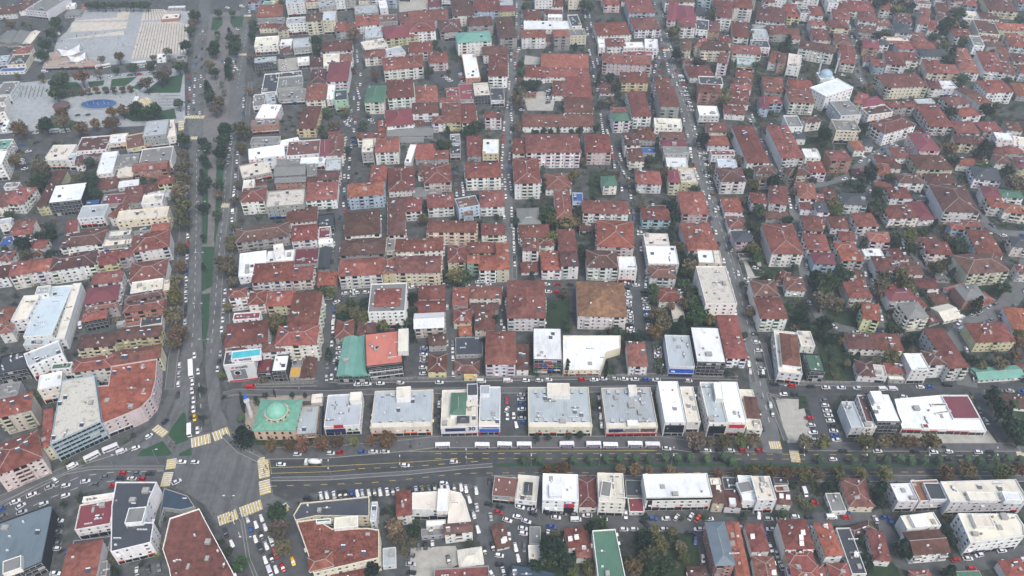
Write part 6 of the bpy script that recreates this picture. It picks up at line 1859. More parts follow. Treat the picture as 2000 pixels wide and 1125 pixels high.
for i in range(k):
    (c, s), (c2, s2) = ring[i], ring[(i+1) % k]; O, I = 1.0, .0
    f = lambda cc, ss, e, z: ((A_+e)*cc, (B_+e)*ss, z)
    mb.quad(f(c, s, 0, .55), f(c2, s2, 0, .55), f(c2, s2, 0, .2), f(c, s, 0, .2)); mb.quad(f(c, s, 1.2, .55), f(c2, s2, 1.2, .55), f(c2, s2, 0, .55), f(c, s, 0, .55)); mb.quad(f(c, s, 1.2, 0), f(c2, s2, 1.2, 0), f(c2, s2, 1.2, .55), f(c, s, 1.2, .55))
mb.build('rim', ['kerb'], po)
for k in range(5):
    mb = MB(); mb.lathe([(.3, 0), (.08, .3), (.05, 1.5), (.25, 1.9), (.02, 1.9)], (0, 0, .3), 8); o = mb.build('fountain_jet', ['white'], po); o.location = ((k-2)*A_*.3, (k % 2)*2-1, 0)
gz = empty('gazebo', (*SP['gazebo'], 0)); tag(gz, 'round park gazebo with dark brown roof', 'gazebo')
mb = MB(); mb.lathe([(6.4, 3.2), (6.4, 3.5), (3.2, 4.6), (.1, 5.4)], (0, 0, 0), 16); mb.build('roof', ['brownroof'], gz)
for k in range(8):
    a = 2*math.pi*k/8; mb = MB(); mb.cyl((5.4*math.cos(a), 5.4*math.sin(a), 0), .16, 3.3, 0, 8); mb.build('post', ['bark'], gz)
sh = empty('shell_pavilion', (*SP['shell'], 0)); tag(sh, 'pale gold ribbed shell pavilion near the fountain pool', 'pavilion')
R_ = 5.2
for k in range(18):
    a = 2*math.pi*k/18; mb = MB()
    for t in range(8):
        p0, p1 = t/8*math.pi/2, (t+1)/8*math.pi/2; ww = .125
        def pp(p, s): r = R_*math.cos(p); return (r*math.cos(a+s*ww), r*math.sin(a+s*ww), .4+R_*.62*math.sin(p)+.25*(1-abs(s)))
        mb.quad(pp(p0, -1), pp(p0, 0), pp(p1, 0), pp(p1, -1)); mb.quad(pp(p0, 0), pp(p0, 1), pp(p1, 1), pp(p1, 0))
    mb.build('rib', ['gold'], sh)
mb = MB(); mb.lathe([(R_*.98, 0), (R_*.98, .5)], (0, 0, 0), 24); mb.build('base_ring', ['kerb'], sh)
# ================================================================ trees
TREEC = dict(g=(54,70,50), d=(36,52,42), D=(32,50,42), o=(104,84,62), b=(92,86,70), y=(90,90,58), c=(32,48,38), p=(50,72,48))
TREEW = dict(g='green broadleaf tree', d='dark evergreen tree', D='large dark pine', o='rust orange tree', b='brown half-bare tree', y='yellow-green autumn tree', c='narrow cypress', p='palm')
TREEN = dict(g='broadleaf_tree', d='evergreen_tree', D='pine_tree', o='orange_tree', b='bare_tree', y='autumn_tree', c='cypress_tree', p='palm_tree')
def crown_mesh(kind, seed):
    r = np.random.default_rng(seed); V = []; F = []
    def leaf(c, s, up=.4):
        n = r.normal(size=3); n[2] = abs(n[2])+up; n /= np.linalg.norm(n)
        u = np.cross(n, r.normal(size=3)); u /= np.linalg.norm(u); w = np.cross(n, u); k = len(V)
        a, b = s*r.uniform(.7, 1.3), s*r.uniform(.5, 1.0)
        V.extend([c-u*a, c-w*b, c+u*a, c+w*b]); F.append((k, k+1, k+2, k+3))
    if kind == 'p':
        for i in range(26):
            az = i*2.4; el = r.uniform(-.2, 1.1); L_ = r.uniform(.85, 1.05); prev = None
            for t in np.linspace(0, 1, 6):
                p = np.array((math.cos(az)*L_*t*math.cos(el*.6), math.sin(az)*L_*t*math.cos(el*.6), L_*(math.sin(el)*t-1.05*t*t)))
                wv = np.array((-math.sin(az), math.cos(az), 0))*(.24*math.sin(math.pi*(t*.85+.12)))
                cur_ = (p-wv, p+np.array((0, 0, .05)), p+wv)
                if prev is not None:
                    for q in (0, 1):
                        k = len(V); V.extend([prev[q], prev[q+1], cur_[q+1], cur_[q]]); F.append((k, k+1, k+2, k+3))
                prev = cur_
    elif kind in 'Dc' or (kind == 'd' and seed % 4 == 0):
        zr = {'d': 1.25, 'D': 1.1, 'c': 2.3}[kind]; N = {'d': 420, 'D': 900, 'c': 380}[kind]; nl = 9
        for i in range(N):
            t = r.uniform(0, 1)**.8; z = (t*2-1)*zr
            rad = ((1-t)**.7*.98+.06) if kind == 'd' else (math.sin(min(1, (1-t)*1.35)*math.pi/2)*.98 if kind == 'D' else .42*math.sin(math.pi*min(.97, t*.9+.08))**.6)
            lay = .78+.22*math.sin(t*nl*2*math.pi); az = r.uniform(0, 2*math.pi); rr = rad*lay*r.uniform(.55, 1.0)
            rr *= 1+.18*math.sin(az*3+seed)
            leaf(np.array((rr*math.cos(az), rr*math.sin(az), z)), .13 if kind != 'D' else .10, .2)
    else:
        nc = 34 if kind != 'b' else 30; per = 20 if kind != 'b' else 20
        if kind == 'd': nc, per = 36, 24
        for c in range(nc):
            d = r.normal(size=3); d /= np.linalg.norm(d); d[2] = d[2]*.8+.1; c0 = d*r.uniform(.35, .86)*np.array((1, 1, .85)); cr = r.uniform(.2, .36)
            for i in range(per):
                q = r.normal(size=3); q *= cr*r.uniform(.3, 1)**.5/np.linalg.norm(q); leaf(c0+q, .135 if kind != 'b' else .12)
        for i in range(60): q = r.normal(size=3); q *= .55*r.uniform(.2, 1)/np.linalg.norm(q); leaf(q, .16)
    return np.array(V), F
def trunk_mb(kind, seed):
    """unit tree: crown radius 1 at the origin; trunk goes down to z=-1"""
    rr = random.Random(seed); mb = MB()
    if kind == 'p':
        pz = -2.6; x = 0
        for i in range(6): mb.tube((x, 0, -2.6+i*.44), (x+.02, 0, -2.6+(i+1)*.44), .13-.006*i, 0, 7, .125-.006*i); x += .02
        return mb
    base = {'c': -2.6, 'd': -1.9, 'D': -1.7}.get(kind, -1.9)
    mb.tube((0, 0, base), (rr.uniform(-.05, .05), rr.uniform(-.05, .05), -.5), .085, 0, 7, .06)
    mb.tube((0, 0, -.6), (rr.uniform(-.1, .1), rr.uniform(-.1, .1), .45), .06, 0, 6, .02)
    for i in range(9 if kind in 'gboy' else 5):
        a = rr.uniform(0, 6.28); e = rr.uniform(.2, .9); l = rr.uniform(.5, .85); z = rr.uniform(-.6, .1)
        p1 = (math.cos(a)*l*.6, math.sin(a)*l*.6, z+e*.4); mb.tube((0, 0, z), p1, .035, 0, 5, .02)
        mb.tube(p1, (p1[0]*1.45+rr.uniform(-.1, .1), p1[1]*1.45, p1[2]+.3), .02, 0, 4, .008)
    return mb
PROTO = {}
for kd in 'gdDobycp':
    for s in range(4 if kd in 'gdoby' else 2):
        V, F = crown_mesh(kd, 50+s+ord(kd)); me = bpy.data.meshes.new('crown'); me.from_pydata([tuple(v) for v in V], [], F); me.materials.append(MAT['leaf'])
        PROTO[kd, s] = (me, trunk_mb(kd, s+3).mesh('trunk', ['bark']), V, F)
TREES = """g -410.8 692.2 6.3 9.5 0 109 1
g -405.8 670 5.6 8.6 0 100 1
g -401.9 648.8 6 9.1 0 88 1
g -394.7 628 5.9 8.9 0 84 1
g -398.6 735.3 4.4 6.9 0 174 0
g -392.3 736.4 4.4 6.9 0 188 0
g -385.1 735.3 4.4 6.9 0 202 0
g -379.1 737.1 4.2 6.6 0 216 0
g -371.6 735.3 4.4 6.9 0 230 0
g -365.3 736.4 4.4 6.9 0 244 0
g -358.1 735.3 4.4 6.9 0 258 0
g -351.7 736.4 4.4 6.9 0 272 0
g -344.6 735.3 4.4 6.9 0 286 0
g -290.6 707.7 5.9 8.9 5 380 1
g -287.8 681.2 4.7 7.3 5 370 0
g -280.5 646.8 6 9.1 0 362 1
g -327.4 608.3 3.3 5.5 0 226 0
g -312.6 608.9 4.8 7.5 0 260 1
g -299.2 611.1 4.3 6.8 0 294 0
g -276 611.2 5.3 8.1 0 348 1
g -271.5 612 4.3 6.8 0 360 0
g -358.8 572.6 6.8 10.2 0 112 1
g -284.4 537.6 6.8 10.2 1 266 1
g -271 536.5 6.6 9.9 1 300 1
g -277 534.9 5.7 8.7 1 284 1
g -257.6 550.9 4.5 7 0 348 1
g -364.2 597.4 3.8 6.1 0 128 0
g -361.4 582.7 6.8 10.2 0 116 1
g -356.9 563.8 6.4 9.6 0 108 1
b -450.4 688.5 5.7 8.8 0 20 1
b -436.9 694.8 3.7 5.9 0 58 0
b -288.7 693.7 4.7 7.4 5 376 0
b -293.8 639.6 4.4 7 0 328 0
b -331.7 628.8 4.9 7.6 0 232 1
b -346.1 626.9 3.9 6.3 0 198 0
b -303.6 631 3.4 5.6 0 300 0
b -383.5 595.7 3.8 6.1 0 80 0
b -339.4 602.6 3.8 6.1 0 192 0
b -291.4 578.4 6.5 9.8 0 284 1
b -282.7 589.5 6.8 10.2 0 314 1
b -282.2 599.4 5.7 8.7 0 324 1
b -405.1 599.9 2.8 4.8 0 34 0
b -317.9 577.3 2.9 5 0 222 0
b -324.7 577.8 2.8 4.7 0 206 0
o -346.3 587.8 6.8 10.2 0 158 1
o -296.7 539.2 4.9 7.6 1 238 1
o -304.5 538.7 4.4 6.9 1 218 1
o -340.4 534.4 5.3 8.1 1 120 1
o -349.9 573.3 2.6 4.5 0 140 0
o -343 574.5 2.7 4.7 0 158 0
o -337.6 575.3 2.7 4.7 0 172 0
o -332.4 577.8 2.8 4.7 0 187 0
o -311.5 578.6 2.8 4.7 0 239 0
o -305.6 579.4 2.8 4.7 0 254 0
g -272.4 718.2 4.3 6.8 5 426 0
g -260 721 3.8 6.1 5 454 0
g -234.6 695.9 4.7 7.4 5 494 0
g -233.2 689 4.2 6.6 5 494 0
g -262.6 677.5 3.1 5.2 5 424 0
g -256 646.3 5.5 8.4 5 418 1
g -241.5 661.4 5.1 7.8 5 460 1
g -238.2 643 6 9.1 5 456 1
g -230.1 672.4 4.1 6.5 5 492 0
g -244 601.9 4.7 7.4 5 418 1
g -234.4 556.5 5.4 8.3 5 410 1
g -169.4 654.6 6.1 9.2 5 618 1
g -166.8 643.9 5 7.7 5 620 1
g -132.4 610.4 2.9 4.9 5 688 0
g -140.8 537.9 4.4 6.9 6 638 1
g -218.7 741.7 3.8 6.2 5 550 0
g -253.9 638.2 4.9 7.7 5 418 1
g -258.7 644.8 4 6.4 5 412 0
g -238.3 654.5 4 6.4 5 464 0
d -251.8 678.9 3.6 6.4 5 448 0
d -248.6 666.7 3.6 6.3 5 448 0
d -237.4 621.1 3.9 6.8 5 446 0
d -232.5 600.5 4.7 8.1 5 444 1
d -239.8 571 5.5 9.3 5 406 1
d -237 615 2.9 5.3 5 444 0
b -219.9 627.8 3.9 6.3 5 491 0
b -250.2 613 5.3 8.1 5 410 1
b -225.1 549.7 6.3 9.5 5 428 1
b -139.4 668.6 6.8 10.2 5 690 1
b -111.9 598.4 4.7 7.4 8 732 1
b -226.2 541.1 5.3 8.2 6 420 1
p -229.1 574.5 2.5 5.6 5 437 0
p -234.8 588 2.5 5.6 5 432 0
p -261.7 674.4 2.5 5.6 5 424 0
o -208.1 573.3 3.2 5.3 5 488 0
y -127.2 540.2 4.4 7 6 674 0
g 12.5 731.2 4.9 7.6 12 1026 0
g 67.4 734.1 5.5 8.4 12 1140 0
g 72.8 729.5 5.4 8.3 16 1152 0
g 64.6 703.4 3.7 6 12 1138 0
g 6.8 616.8 3.9 6.2 12 1016 0
g 7.5 601.9 4.7 7.4 12 1018 0
g -67.9 601.9 4.7 7.4 8 838 0
g -52.4 606.9 2.8 4.8 8 876 0
g -23.4 597.4 3.8 6.1 8 944 0
g -66.8 656.4 4 6.4 8 850 0
g 69 553.1 3.6 5.8 12 1174 0
d 53.7 645.8 4.5 7.7 12 1122 0
d 10.6 581.4 4.2 7.3 12 1026 0
d 15.6 581.4 4.2 7.3 12 1038 0
d 20.1 581.4 4.2 7.3 12 1049 0
d 70.3 590.2 4.7 8 12 1170 0
d 79.4 590.2 4.7 8 16 1192 0
o 6.6 588.8 3.7 6 12 1016 0
b 5.6 564.9 5.9 9 12 1014 1
b 3.9 551.2 6.3 9.5 12 1010 1
b 76 553.4 5.4 8.3 16 1192 1
g 183.1 713.8 5.4 8.2 19 1388 0
g 181.5 612.5 4.8 7.5 19 1428 0
g 203.6 615.6 4.3 6.8 23 1478 0
g 203.8 594 3.8 6.1 23 1490 0
g 83.1 576.5 4.6 7.2 16 1204 0
g 83 565.7 3.6 5.9 16 1206 0
g 256.6 696.4 3.1 5.2 22 1552 0
d 138.9 629.9 5.9 9.9 19 1322 1
d 235 642.4 6.8 11.2 22 1538 1
d 231.2 642.3 5 8.5 23 1528 0
d 155.6 619.7 4.4 7.5 19 1364 0
d 216.9 568.7 4.6 7.9 23 1538 0
y 142 671 6.7 10 19 1315 1
y 167.8 568.3 4.6 7.2 19 1416 0
y 241.8 588.2 4.7 7.3 23 1586 0
b 211.5 674.5 4.1 6.5 19 1466 0
b 165.3 556.5 5.4 8.3 19 1416 1
d 348.1 735.1 6.6 10.9 22 1724 1
d 362.5 727.4 6.8 11.2 22 1760 1
d 368.1 721.5 6.5 10.8 22 1776 1
d 357.1 739.1 6.8 11.2 22 1740 1
d 341.8 732.1 5.5 9.2 22 1712 0
d 390.3 686.9 6.3 10.4 22 1852 1
d 383.3 680.7 6.2 10.4 22 1842 1
d 367 623.4 6.8 11.2 23 1858 1
d 365 620 4.9 8.3 23 1854 0
d 323.7 671.1 4.1 7.1 22 1716 0
d 359.6 535.9 6.2 10.3 24 1930 1
y 357.2 719.3 6.5 9.8 22 1754 1
y 331.3 675 4.6 7.2 22 1730 0
y 374.4 651.6 5 7.8 22 1846 0
g 365.9 718.2 5.4 8.3 22 1772 0
g 411.4 710.4 6.4 9.7 22 1876 1
g 303.6 657.9 3.5 5.8 22 1680 0
g 282.7 671.9 3.6 5.8 22 1624 0
g 369.1 665.4 5.1 7.9 22 1822 0
g 391.9 657.5 5 7.8 22 1880 0
g 362.4 587.4 5.6 8.6 23 1880 1
g 333.4 538.1 5.3 8.1 24 1858 1
g 462 700.7 5.3 8.1 22 1992 0
g 401.1 590.5 3.7 6 23 1968 0
b 394.4 685.3 6.8 10.2 22 1862 1
b 403.5 686.9 6.3 9.5 22 1880 1
b 410.4 718.2 5.4 8.3 22 1866 0
b 280.9 572.5 5.5 8.5 23 1694 1
o -360.4 508.9 6.8 10.2 1 36 1
o -316 510.8 6 9.1 1 158 1
o -350.5 517.9 3.4 5.6 1 78 0
o -295 516.1 6.8 10.2 1 218 1
o -310.5 521.7 4.3 6.8 1 186 0
o -347.9 471.2 4.9 7.6 1 26 1
d -343.6 514.9 6 10 1 88 1
d -275.4 431.7 4.6 7.9 1 186 1
d -291.7 397.4 3.6 6.5 2 96 0
d -222.8 495.6 4.2 7.3 6 396 0
d -217.2 475.4 3.7 6.5 6 396 0
d -207.8 440.3 3.9 6.8 6 394 0
d -201.3 417.7 3.8 6.6 6 394 0
d -210.8 453.4 3.9 6.9 6 396 0
b -333.2 519 6.8 10.2 1 120 1
b -328.5 467 5.6 8.6 1 74 1
b -320.8 456.8 6.4 9.6 1 82 1
b -292.7 452.7 4.7 7.4 1 160 1
b -295.8 450.6 3.9 6.3 1 150 0
b -231.2 477.6 4.9 7.6 1 358 1
b -224.7 458.4 6.8 10.2 1 358 1
b -221.8 446 6.3 9.5 1 356 1
b -218.3 430.9 6.8 10.2 1 352 1
b -208.1 400.5 5.9 8.9 2 356 1
g -315.8 443.6 6.3 9.5 1 80 1
g -320.1 442 4.7 7.3 1 68 1
g -283.8 446 6.3 9.5 1 176 1
g -282.1 439.6 4.6 7.3 1 176 1
g -251 450.9 3.1 5.2 1 280 0
g -323.3 410.8 3.7 6 2 18 0
g -295.6 471.6 4 6.5 1 174 0
g -236.8 496.5 5.4 8.4 1 358 1
y -210.8 412.9 6.8 10.2 1 358 1
d -209.9 507.9 6 10 6 438 1
d -204 477.1 5.7 9.6 6 432 1
d -218.3 490.2 4.1 7.2 6 404 0
d -213.3 471.6 3.6 6.5 6 404 0
d -116.9 486.8 3.3 5.9 9 680 0
d -199 419.2 3 5.5 6 403 0
g -207.6 495.6 5.9 8.9 6 436 1
g -202.9 470.3 4 6.4 6 432 0
g -206.7 448.2 3.9 6.3 6 404 0
g -197.5 442.7 4.3 6.8 6 426 1
g -189.6 410.8 3.7 6 6 424 0
g -110.4 520.3 4.3 6.8 9 710 0
g -141.2 516.5 3.4 5.6 6 628 0
g -138.2 508 3.4 5.6 6 632 0
b -197.1 507.5 6.8 10.2 6 472 1
b -195 433 3.8 6.2 6 426 0
b -185.6 446.1 3.1 5.2 6 464 0
b -182.7 426.9 3.4 5.6 6 458 0
b -176.7 400.4 2.9 4.9 6 456 0
b -132 518.4 5.2 8 6 652 1
y -193.8 488.9 4.6 7.1 6 470 1
g -26.9 508.9 6.8 10.2 9 928 1
g -31.5 509.9 5.1 7.9 9 916 1
g -50.6 490.7 5 7.7 9 862 1
g -46.3 492.5 4.2 6.6 9 874 0
g 22.9 409 6 9 14 1070 1
g 19.7 407.6 3.7 6 14 1060 0
g 31.1 400 4.4 6.9 14 1096 1
d -47.6 512.8 3.4 6.1 9 874 0
d -56.9 421.4 3 5.5 10 830 0
d 15.2 513.8 2.1 4.2 13 1040 0
d 18.2 514.5 2.1 4.2 13 1048 0
d 23.5 514.9 2.6 4.8 13 1062 0
d 28.4 514.2 2.6 4.8 13 1075 0
d 34.1 514.9 2.6 4.8 13 1090 0
d 43.9 513.5 2.5 4.8 13 1116 0
d 49.8 512.8 3.4 6.1 13 1132 0
d 62.1 515.6 3.4 6.1 13 1164 0
d 42 410.7 4.5 7.7 14 1128 1
d 20.6 441.9 3.1 5.6 13 1060 0
d 21.6 449.9 2.7 5.1 13 1062 0
d -20.8 402 2.9 5.4 10 936 0
d 2.6 404.1 2.9 5.4 14 1008 0
y -56.9 406.5 3.7 6 10 826 0
y 42.5 452.7 4.7 7.4 13 1122 1
y 26 402.9 5.2 8 14 1080 1
b 4.6 520.3 4.3 6.8 13 1012 0
b 5.3 510.3 4.2 6.7 13 1014 0
b 35.4 398.2 6.6 9.9 14 1110 1
b 40.1 400.8 5.1 7.9 14 1124 1
b 49.6 473.3 3.2 5.4 13 1138 0
d 138.1 497.6 5 8.6 20 1374 1
d 138.5 505.8 3.4 6.1 20 1370 0
d 103.7 489.5 3.3 6 17 1283 0
d 102.7 479 3.3 5.9 17 1284 0
d 174.9 442.8 5.5 9.2 20 1510 1
d 103.6 418.3 4.5 7.8 17 1312 1
d 100.8 424.7 3 5.5 17 1300 0
d 104.3 405.4 4.4 7.6 17 1320 1
d 174.3 401.2 4.4 7.6 21 1538 1
d 101.5 398.5 3.6 6.5 18 1314 0
d 95.9 472 4 7.1 17 1268 0
c 189.7 446.7 4.2 9 25 1550 1
b 105.2 457.5 4.8 7.4 17 1300 1
b 80.3 447 3.9 6.3 17 1232 0
b 137.7 464.4 3.2 5.3 20 1388 0
b 159.1 472.9 4 6.5 20 1444 0
b 84.1 420.6 3.8 6.1 17 1252 0
b 151.9 427.6 3 5.1 20 1450 0
b 187.7 436 3.5 5.7 25 1550 0
g 159.7 506.6 3.4 5.6 20 1426 0
g 161.1 456.3 4.8 7.4 20 1460 1
g 183.4 524.2 2.6 4.5 20 1478 0
g 159.3 412.4 5.2 8.1 20 1484 1
g 151 397.9 4.4 6.9 21 1468 1
g 204.6 449.7 3.1 5.2 25 1588 0
g 122.1 439.9 3.9 6.2 17 1356 0
g 106.3 498.8 2.5 4.4 17 1286 0
y 162.1 442 4.7 7.3 20 1472 1
o 71.7 457 3.2 5.3 13 1204 0
d 227 502.4 5.9 9.9 24 1612 1
d 257.4 512.8 5.1 8.7 24 1684 1
d 253.6 506.5 4.2 7.4 24 1678 0
d 243.6 453.5 5.6 9.3 25 1700 1
d 244.6 452.1 3.9 6.9 25 1702 0
d 231.9 437.5 4.6 8 25 1680 1
d 306.4 470.1 4.9 8.3 24 1860 1
d 329.6 478.6 6.8 11.2 24 1918 1
d 339.3 488.2 5 8.5 24 1930 1
d 267.3 399.5 3.7 6.5 26 1826 0
d 223.3 493.5 3.3 6 24 1606 0
g 236.7 416.5 6 9.1 25 1716 1
g 241.3 419.5 3.8 6.1 25 1724 0
g 325.3 463.7 4.8 7.5 25 1920 1
g 340.1 458.7 4.8 7.4 25 1968 1
g 237.7 473.3 3.2 5.4 24 1662 0
g 257.2 451.8 3.9 6.3 25 1738 0
g 242.2 435 4.6 7.2 25 1712 1
b 233.8 413.8 4.5 7 25 1708 1
b 209.2 421.2 5.3 8.1 25 1628 1
b 335.1 441.4 6.8 10.2 25 1980 1
b 337 439 6.2 9.4 25 1988 1
b 222.2 458.6 2.4 4.2 25 1630 0
y 209.7 414.9 4.5 7.1 25 1634 1
o 308.5 481.9 6.6 9.9 24 1854 1
b -201.9 376.3 4.2 6.7 2 354 1
b -195.6 346.5 4.7 7.4 2 344 1
b -187.1 315.2 5.8 8.8 2 338 1
b -180.3 301.1 6.3 9.5 3 346 1
b -181.4 296.8 4.3 6.9 3 340 1
b -295 370.6 4.2 6.7 2 48 1
o -197.4 359.3 4.1 6.6 2 352 1
y -190.2 330.8 5.9 9 2 344 1
d -297.3 376.9 5.7 9.5 2 46 1
d -295 388.7 3.6 6.4 2 74 0
d -286.2 388 5 8.6 2 98 1
d -280.5 371.1 3.5 6.3 2 96 0
d -193.2 390.4 2.2 4.2 6 397 0
d -185.1 362.2 2.1 4.1 6 397 0
g -311.5 377.7 2.8 4.8 2 8 0
b -173.9 384.2 4.3 6.8 6 450 1
b -169.7 357 6.8 10.2 6 438 1
b -166.6 355.3 5.5 8.4 6 448 1
b -163.4 345.8 4 6.5 6 452 1
b -95.4 322.8 3.9 6.3 11 668 1
b -87.3 319.4 4.5 7.1 11 694 1
y -172.9 379.5 3.5 5.8 6 450 0
y -160.3 326.2 3.3 5.4 7 446 0
y -156.7 303 2.5 4.4 7 438 0
y -129 310.5 5.7 8.8 7 540 1
y -103.5 337 4 6.4 11 648 1
y -81.4 317.1 3.9 6.2 11 714 1
y -71 310.7 3.8 6.1 11 748 1
y -83.8 313.1 3.2 5.3 11 704 0
g -131.3 308.3 3.8 6.1 7 532 1
g -108.8 337 4 6.4 7 630 1
g -91.4 326.9 3.9 6.3 11 684 1
g -57.2 313.1 3.2 5.3 11 798 0
d -93.8 316.5 3.9 6.8 11 670 1
d -62.6 309.7 2.5 4.8 11 778 0
d -134.2 315.2 2.6 4.8 7 528 0
y -32.2 348.9 6.1 9.3 10 892 1
y 25.3 385 5 7.8 14 1080 1
g -28 347.3 5.4 8.3 10 906 1
g -35.9 347.5 4.1 6.5 10 880 1
g 55.4 307.7 2.5 4.4 15 1197 0
d -56.6 332.1 4 6.9 11 806 1
d -55.7 322.3 3.2 5.9 11 806 0
d 27.1 381.8 3.6 6.3 14 1086 0
d -40 354.5 2.7 5.1 10 868 0
d 42.7 370.8 4.2 7.3 14 1138 1
d 42.7 378.1 2.8 5.2 14 1136 0
d 11.5 352.7 2.7 5.1 14 1038 0
d -54.6 302.6 2.5 4.8 11 804 0
d -15.6 301.2 1.9 3.8 11 944 0
d -9.1 316.8 2.6 4.8 11 968 0
b 30 337.2 3.3 5.5 15 1102 0
b -4.7 337.4 2 3.7 11 984 0
d 99.6 389.1 2.9 5.3 18 1312 0
d 102.9 363.2 4.2 7.2 18 1336 1
d 108 367.3 3.5 6.2 18 1350 0
d 93 311.7 3.8 6.7 18 1330 1
d 90.6 307 3.8 6.7 18 1324 1
d 152.7 387.7 3.6 6.4 21 1480 0
d 177.7 350.4 4.1 7.1 26 1592 1
d 176.4 341.6 4 7 21 1596 1
d 160.9 315.5 4.5 7.7 21 1568 1
d 68.4 299.2 4.4 7.6 15 1248 1
d 63.6 300.1 3.7 6.6 15 1230 1
b 102.7 377.3 4.2 6.7 18 1328 1
b 105.7 358.2 4.8 7.5 18 1348 1
b 98.1 326 4.6 7.2 18 1340 1
b 80.9 315.2 5.8 8.8 18 1286 1
b 83.1 310.5 5.1 7.9 18 1296 1
b 133.9 322 3.2 5.4 21 1466 0
g 102.8 354.7 4.1 6.5 18 1340 1
g 99.9 341.3 4.7 7.3 18 1338 1
g 101.8 335.1 5.3 8.2 18 1348 1
g 102.4 325.8 5.9 9 18 1356 1
g 102.6 314.3 6.4 9.7 18 1364 1
g 81.5 339.6 4 6.4 18 1276 1
g 80.7 332.9 3.3 5.4 18 1276 0
g 148.1 367.7 4.2 6.6 21 1480 1
g 134.6 380.4 1.8 3.4 21 1426 0
g 135 347 2 3.7 21 1450 0
g 151.2 351.2 3.4 5.6 21 1502 0
g 168.9 360.5 2.7 4.7 21 1552 0
g 164 306.8 3.8 6.1 21 1586 1
g 165.9 328.8 2.6 4.5 21 1570 0
g 57.7 306.8 3.2 5.3 15 1206 0
g 94.7 306.1 2.5 4.4 18 1338 0
g 126.9 304.6 2.5 4.4 18 1454 0
y 110 314.7 3.8 6.2 18 1388 1
y 146.5 375.2 4.9 7.7 21 1470 1
y 173.4 333.7 3.3 5.4 21 1592 0
o 77.7 303.6 5 7.8 18 1280 1
o 90.5 327.1 2.6 4.5 18 1312 0
d 216.9 381.8 3.6 6.3 26 1688 0
d 235 380.4 4.3 7.4 26 1748 1
d 275.9 374.9 3.5 6.3 26 1884 0
d 259.7 353.4 3.4 6.1 26 1860 0
d 192.2 347.9 6.1 10.2 26 1646 1
d 184.5 339 4 7 27 1626 1
d 235.8 336.6 3.3 6 27 1802 0
d 262 325.3 4.6 7.9 27 1910 1
d 171.5 309.8 5.1 8.6 27 1612 1
d 169.1 304.5 4.4 7.6 27 1608 1
d 173.4 299.3 3.7 6.6 27 1628 1
d 211.8 307.2 3.2 5.7 27 1756 0
d 301.5 361.9 2.8 5.1 26 1984 0
d 214.8 297.8 3.7 6.6 27 1780 1
g 238.4 388.4 3.6 5.8 26 1748 0
g 255.3 390.2 4.3 6.8 26 1800 1
g 242.7 374.2 4.9 7.7 26 1780 1
g 272.1 376.9 5.7 8.7 26 1872 1
g 186.7 346.2 6.1 9.2 26 1628 1
g 180.9 342.7 6.1 9.2 26 1612 1
g 177.8 335.1 5.3 8.2 27 1608 1
g 283.1 339.5 4.7 7.3 27 1960 1
g 281.2 341.5 3.3 5.5 27 1948 0
g 207.6 308.3 3.8 6.1 27 1740 1
y 245 384.8 5.7 8.8 26 1776 1
y 251.5 356.2 5.5 8.4 26 1832 1
y 249.4 357.6 3.4 5.6 26 1820 0
y 194.2 324.4 3.9 6.3 27 1674 1
y 227.9 351.9 4.8 7.4 26 1758 1
y 229.5 344.8 4.7 7.4 26 1772 1
y 229.2 339.6 4 6.4 27 1776 1
y 275.8 302.9 3.8 6.1 27 1992 1
b 271.2 382.2 4.3 6.8 26 1860 1
b 264 365 3.5 5.7 26 1858 0
b 174.8 326.5 6.6 9.9 21 1608 1
b 186.5 330.3 3.3 5.4 27 1640 0
b 217.1 350.1 4.8 7.4 26 1724 1
b 213.4 340.3 5.4 8.2 27 1724 1
b 211.7 337 4 6.4 27 1720 1
b 269.2 385.2 4.3 6.8 26 1850 1
b 213.9 302.2 2.5 4.4 27 1768 0
o 178.1 299.9 2.5 4.4 27 1642 0
o 273.3 297.6 3.7 6 27 1992 1
d -125.4 262.9 1.7 3.6 28 518 0
d -97.4 290.1 3.1 5.6 11 642 0
d -128.9 258.8 2.3 4.5 28 500 0
D -128.6 234.2 6 8.4 28 474 1
o -115 230.1 3.6 5.8 28 528 1
o -106.3 230.4 3.6 5.8 28 564 1
o -99.2 229.6 4.1 6.6 28 592 1
o -90.7 230.2 4.4 6.9 28 627 1
o -83.4 232.2 3.6 5.8 28 659 1
o -67.8 233.4 3 5.1 28 724 1
o -59.9 231.7 5 7.7 28 754 1
y -76.1 233.1 2.8 4.7 28 690 0
y -150.5 275.5 2.4 4.2 7 434 0
c -136.3 259.8 2.1 4.9 28 472 0
c -135 256.1 2.3 5.4 28 473 0
c -134.3 253.9 2 4.9 28 474 0
c -121 264 1.3 3.5 28 536 0
p -133.6 247.5 2.5 5.6 28 470 0
d -111.9 262.9 1.7 3.6 28 570 0
d -105.5 263.3 1.5 3.2 28 595 0
p 5.3 223 2.5 5.6 28 1022 0
p 12.7 223 2.5 5.6 28 1053 0
p 28.8 223 2.5 5.6 28 1120 0
p 36.8 223.3 2.5 5.6 28 1153 0
p 44.3 223.6 2.5 5.6 28 1184 0
d 11.9 236.1 2.2 4.3 28 1048 0
d 33.2 237.6 1.9 3.9 28 1134 0
d 27.8 237.3 1.7 3.5 28 1112 0
d 17.8 236.7 1.7 3.5 28 1072 0
c 28.7 278.3 3 6.6 15 1108 1
c 48.8 276.9 2.9 6.6 15 1184 1
b 87 231.2 5.5 8.5 28 1358 1
b 94.8 232.8 3.3 5.5 28 1387 1
b 115.2 232.5 3.9 6.2 28 1471 1
b 139.4 231.1 4.4 7 28 1572 1
y 101.7 232.2 3.9 6.2 28 1416 1
y 109.1 232.5 3.9 6.2 28 1446 1
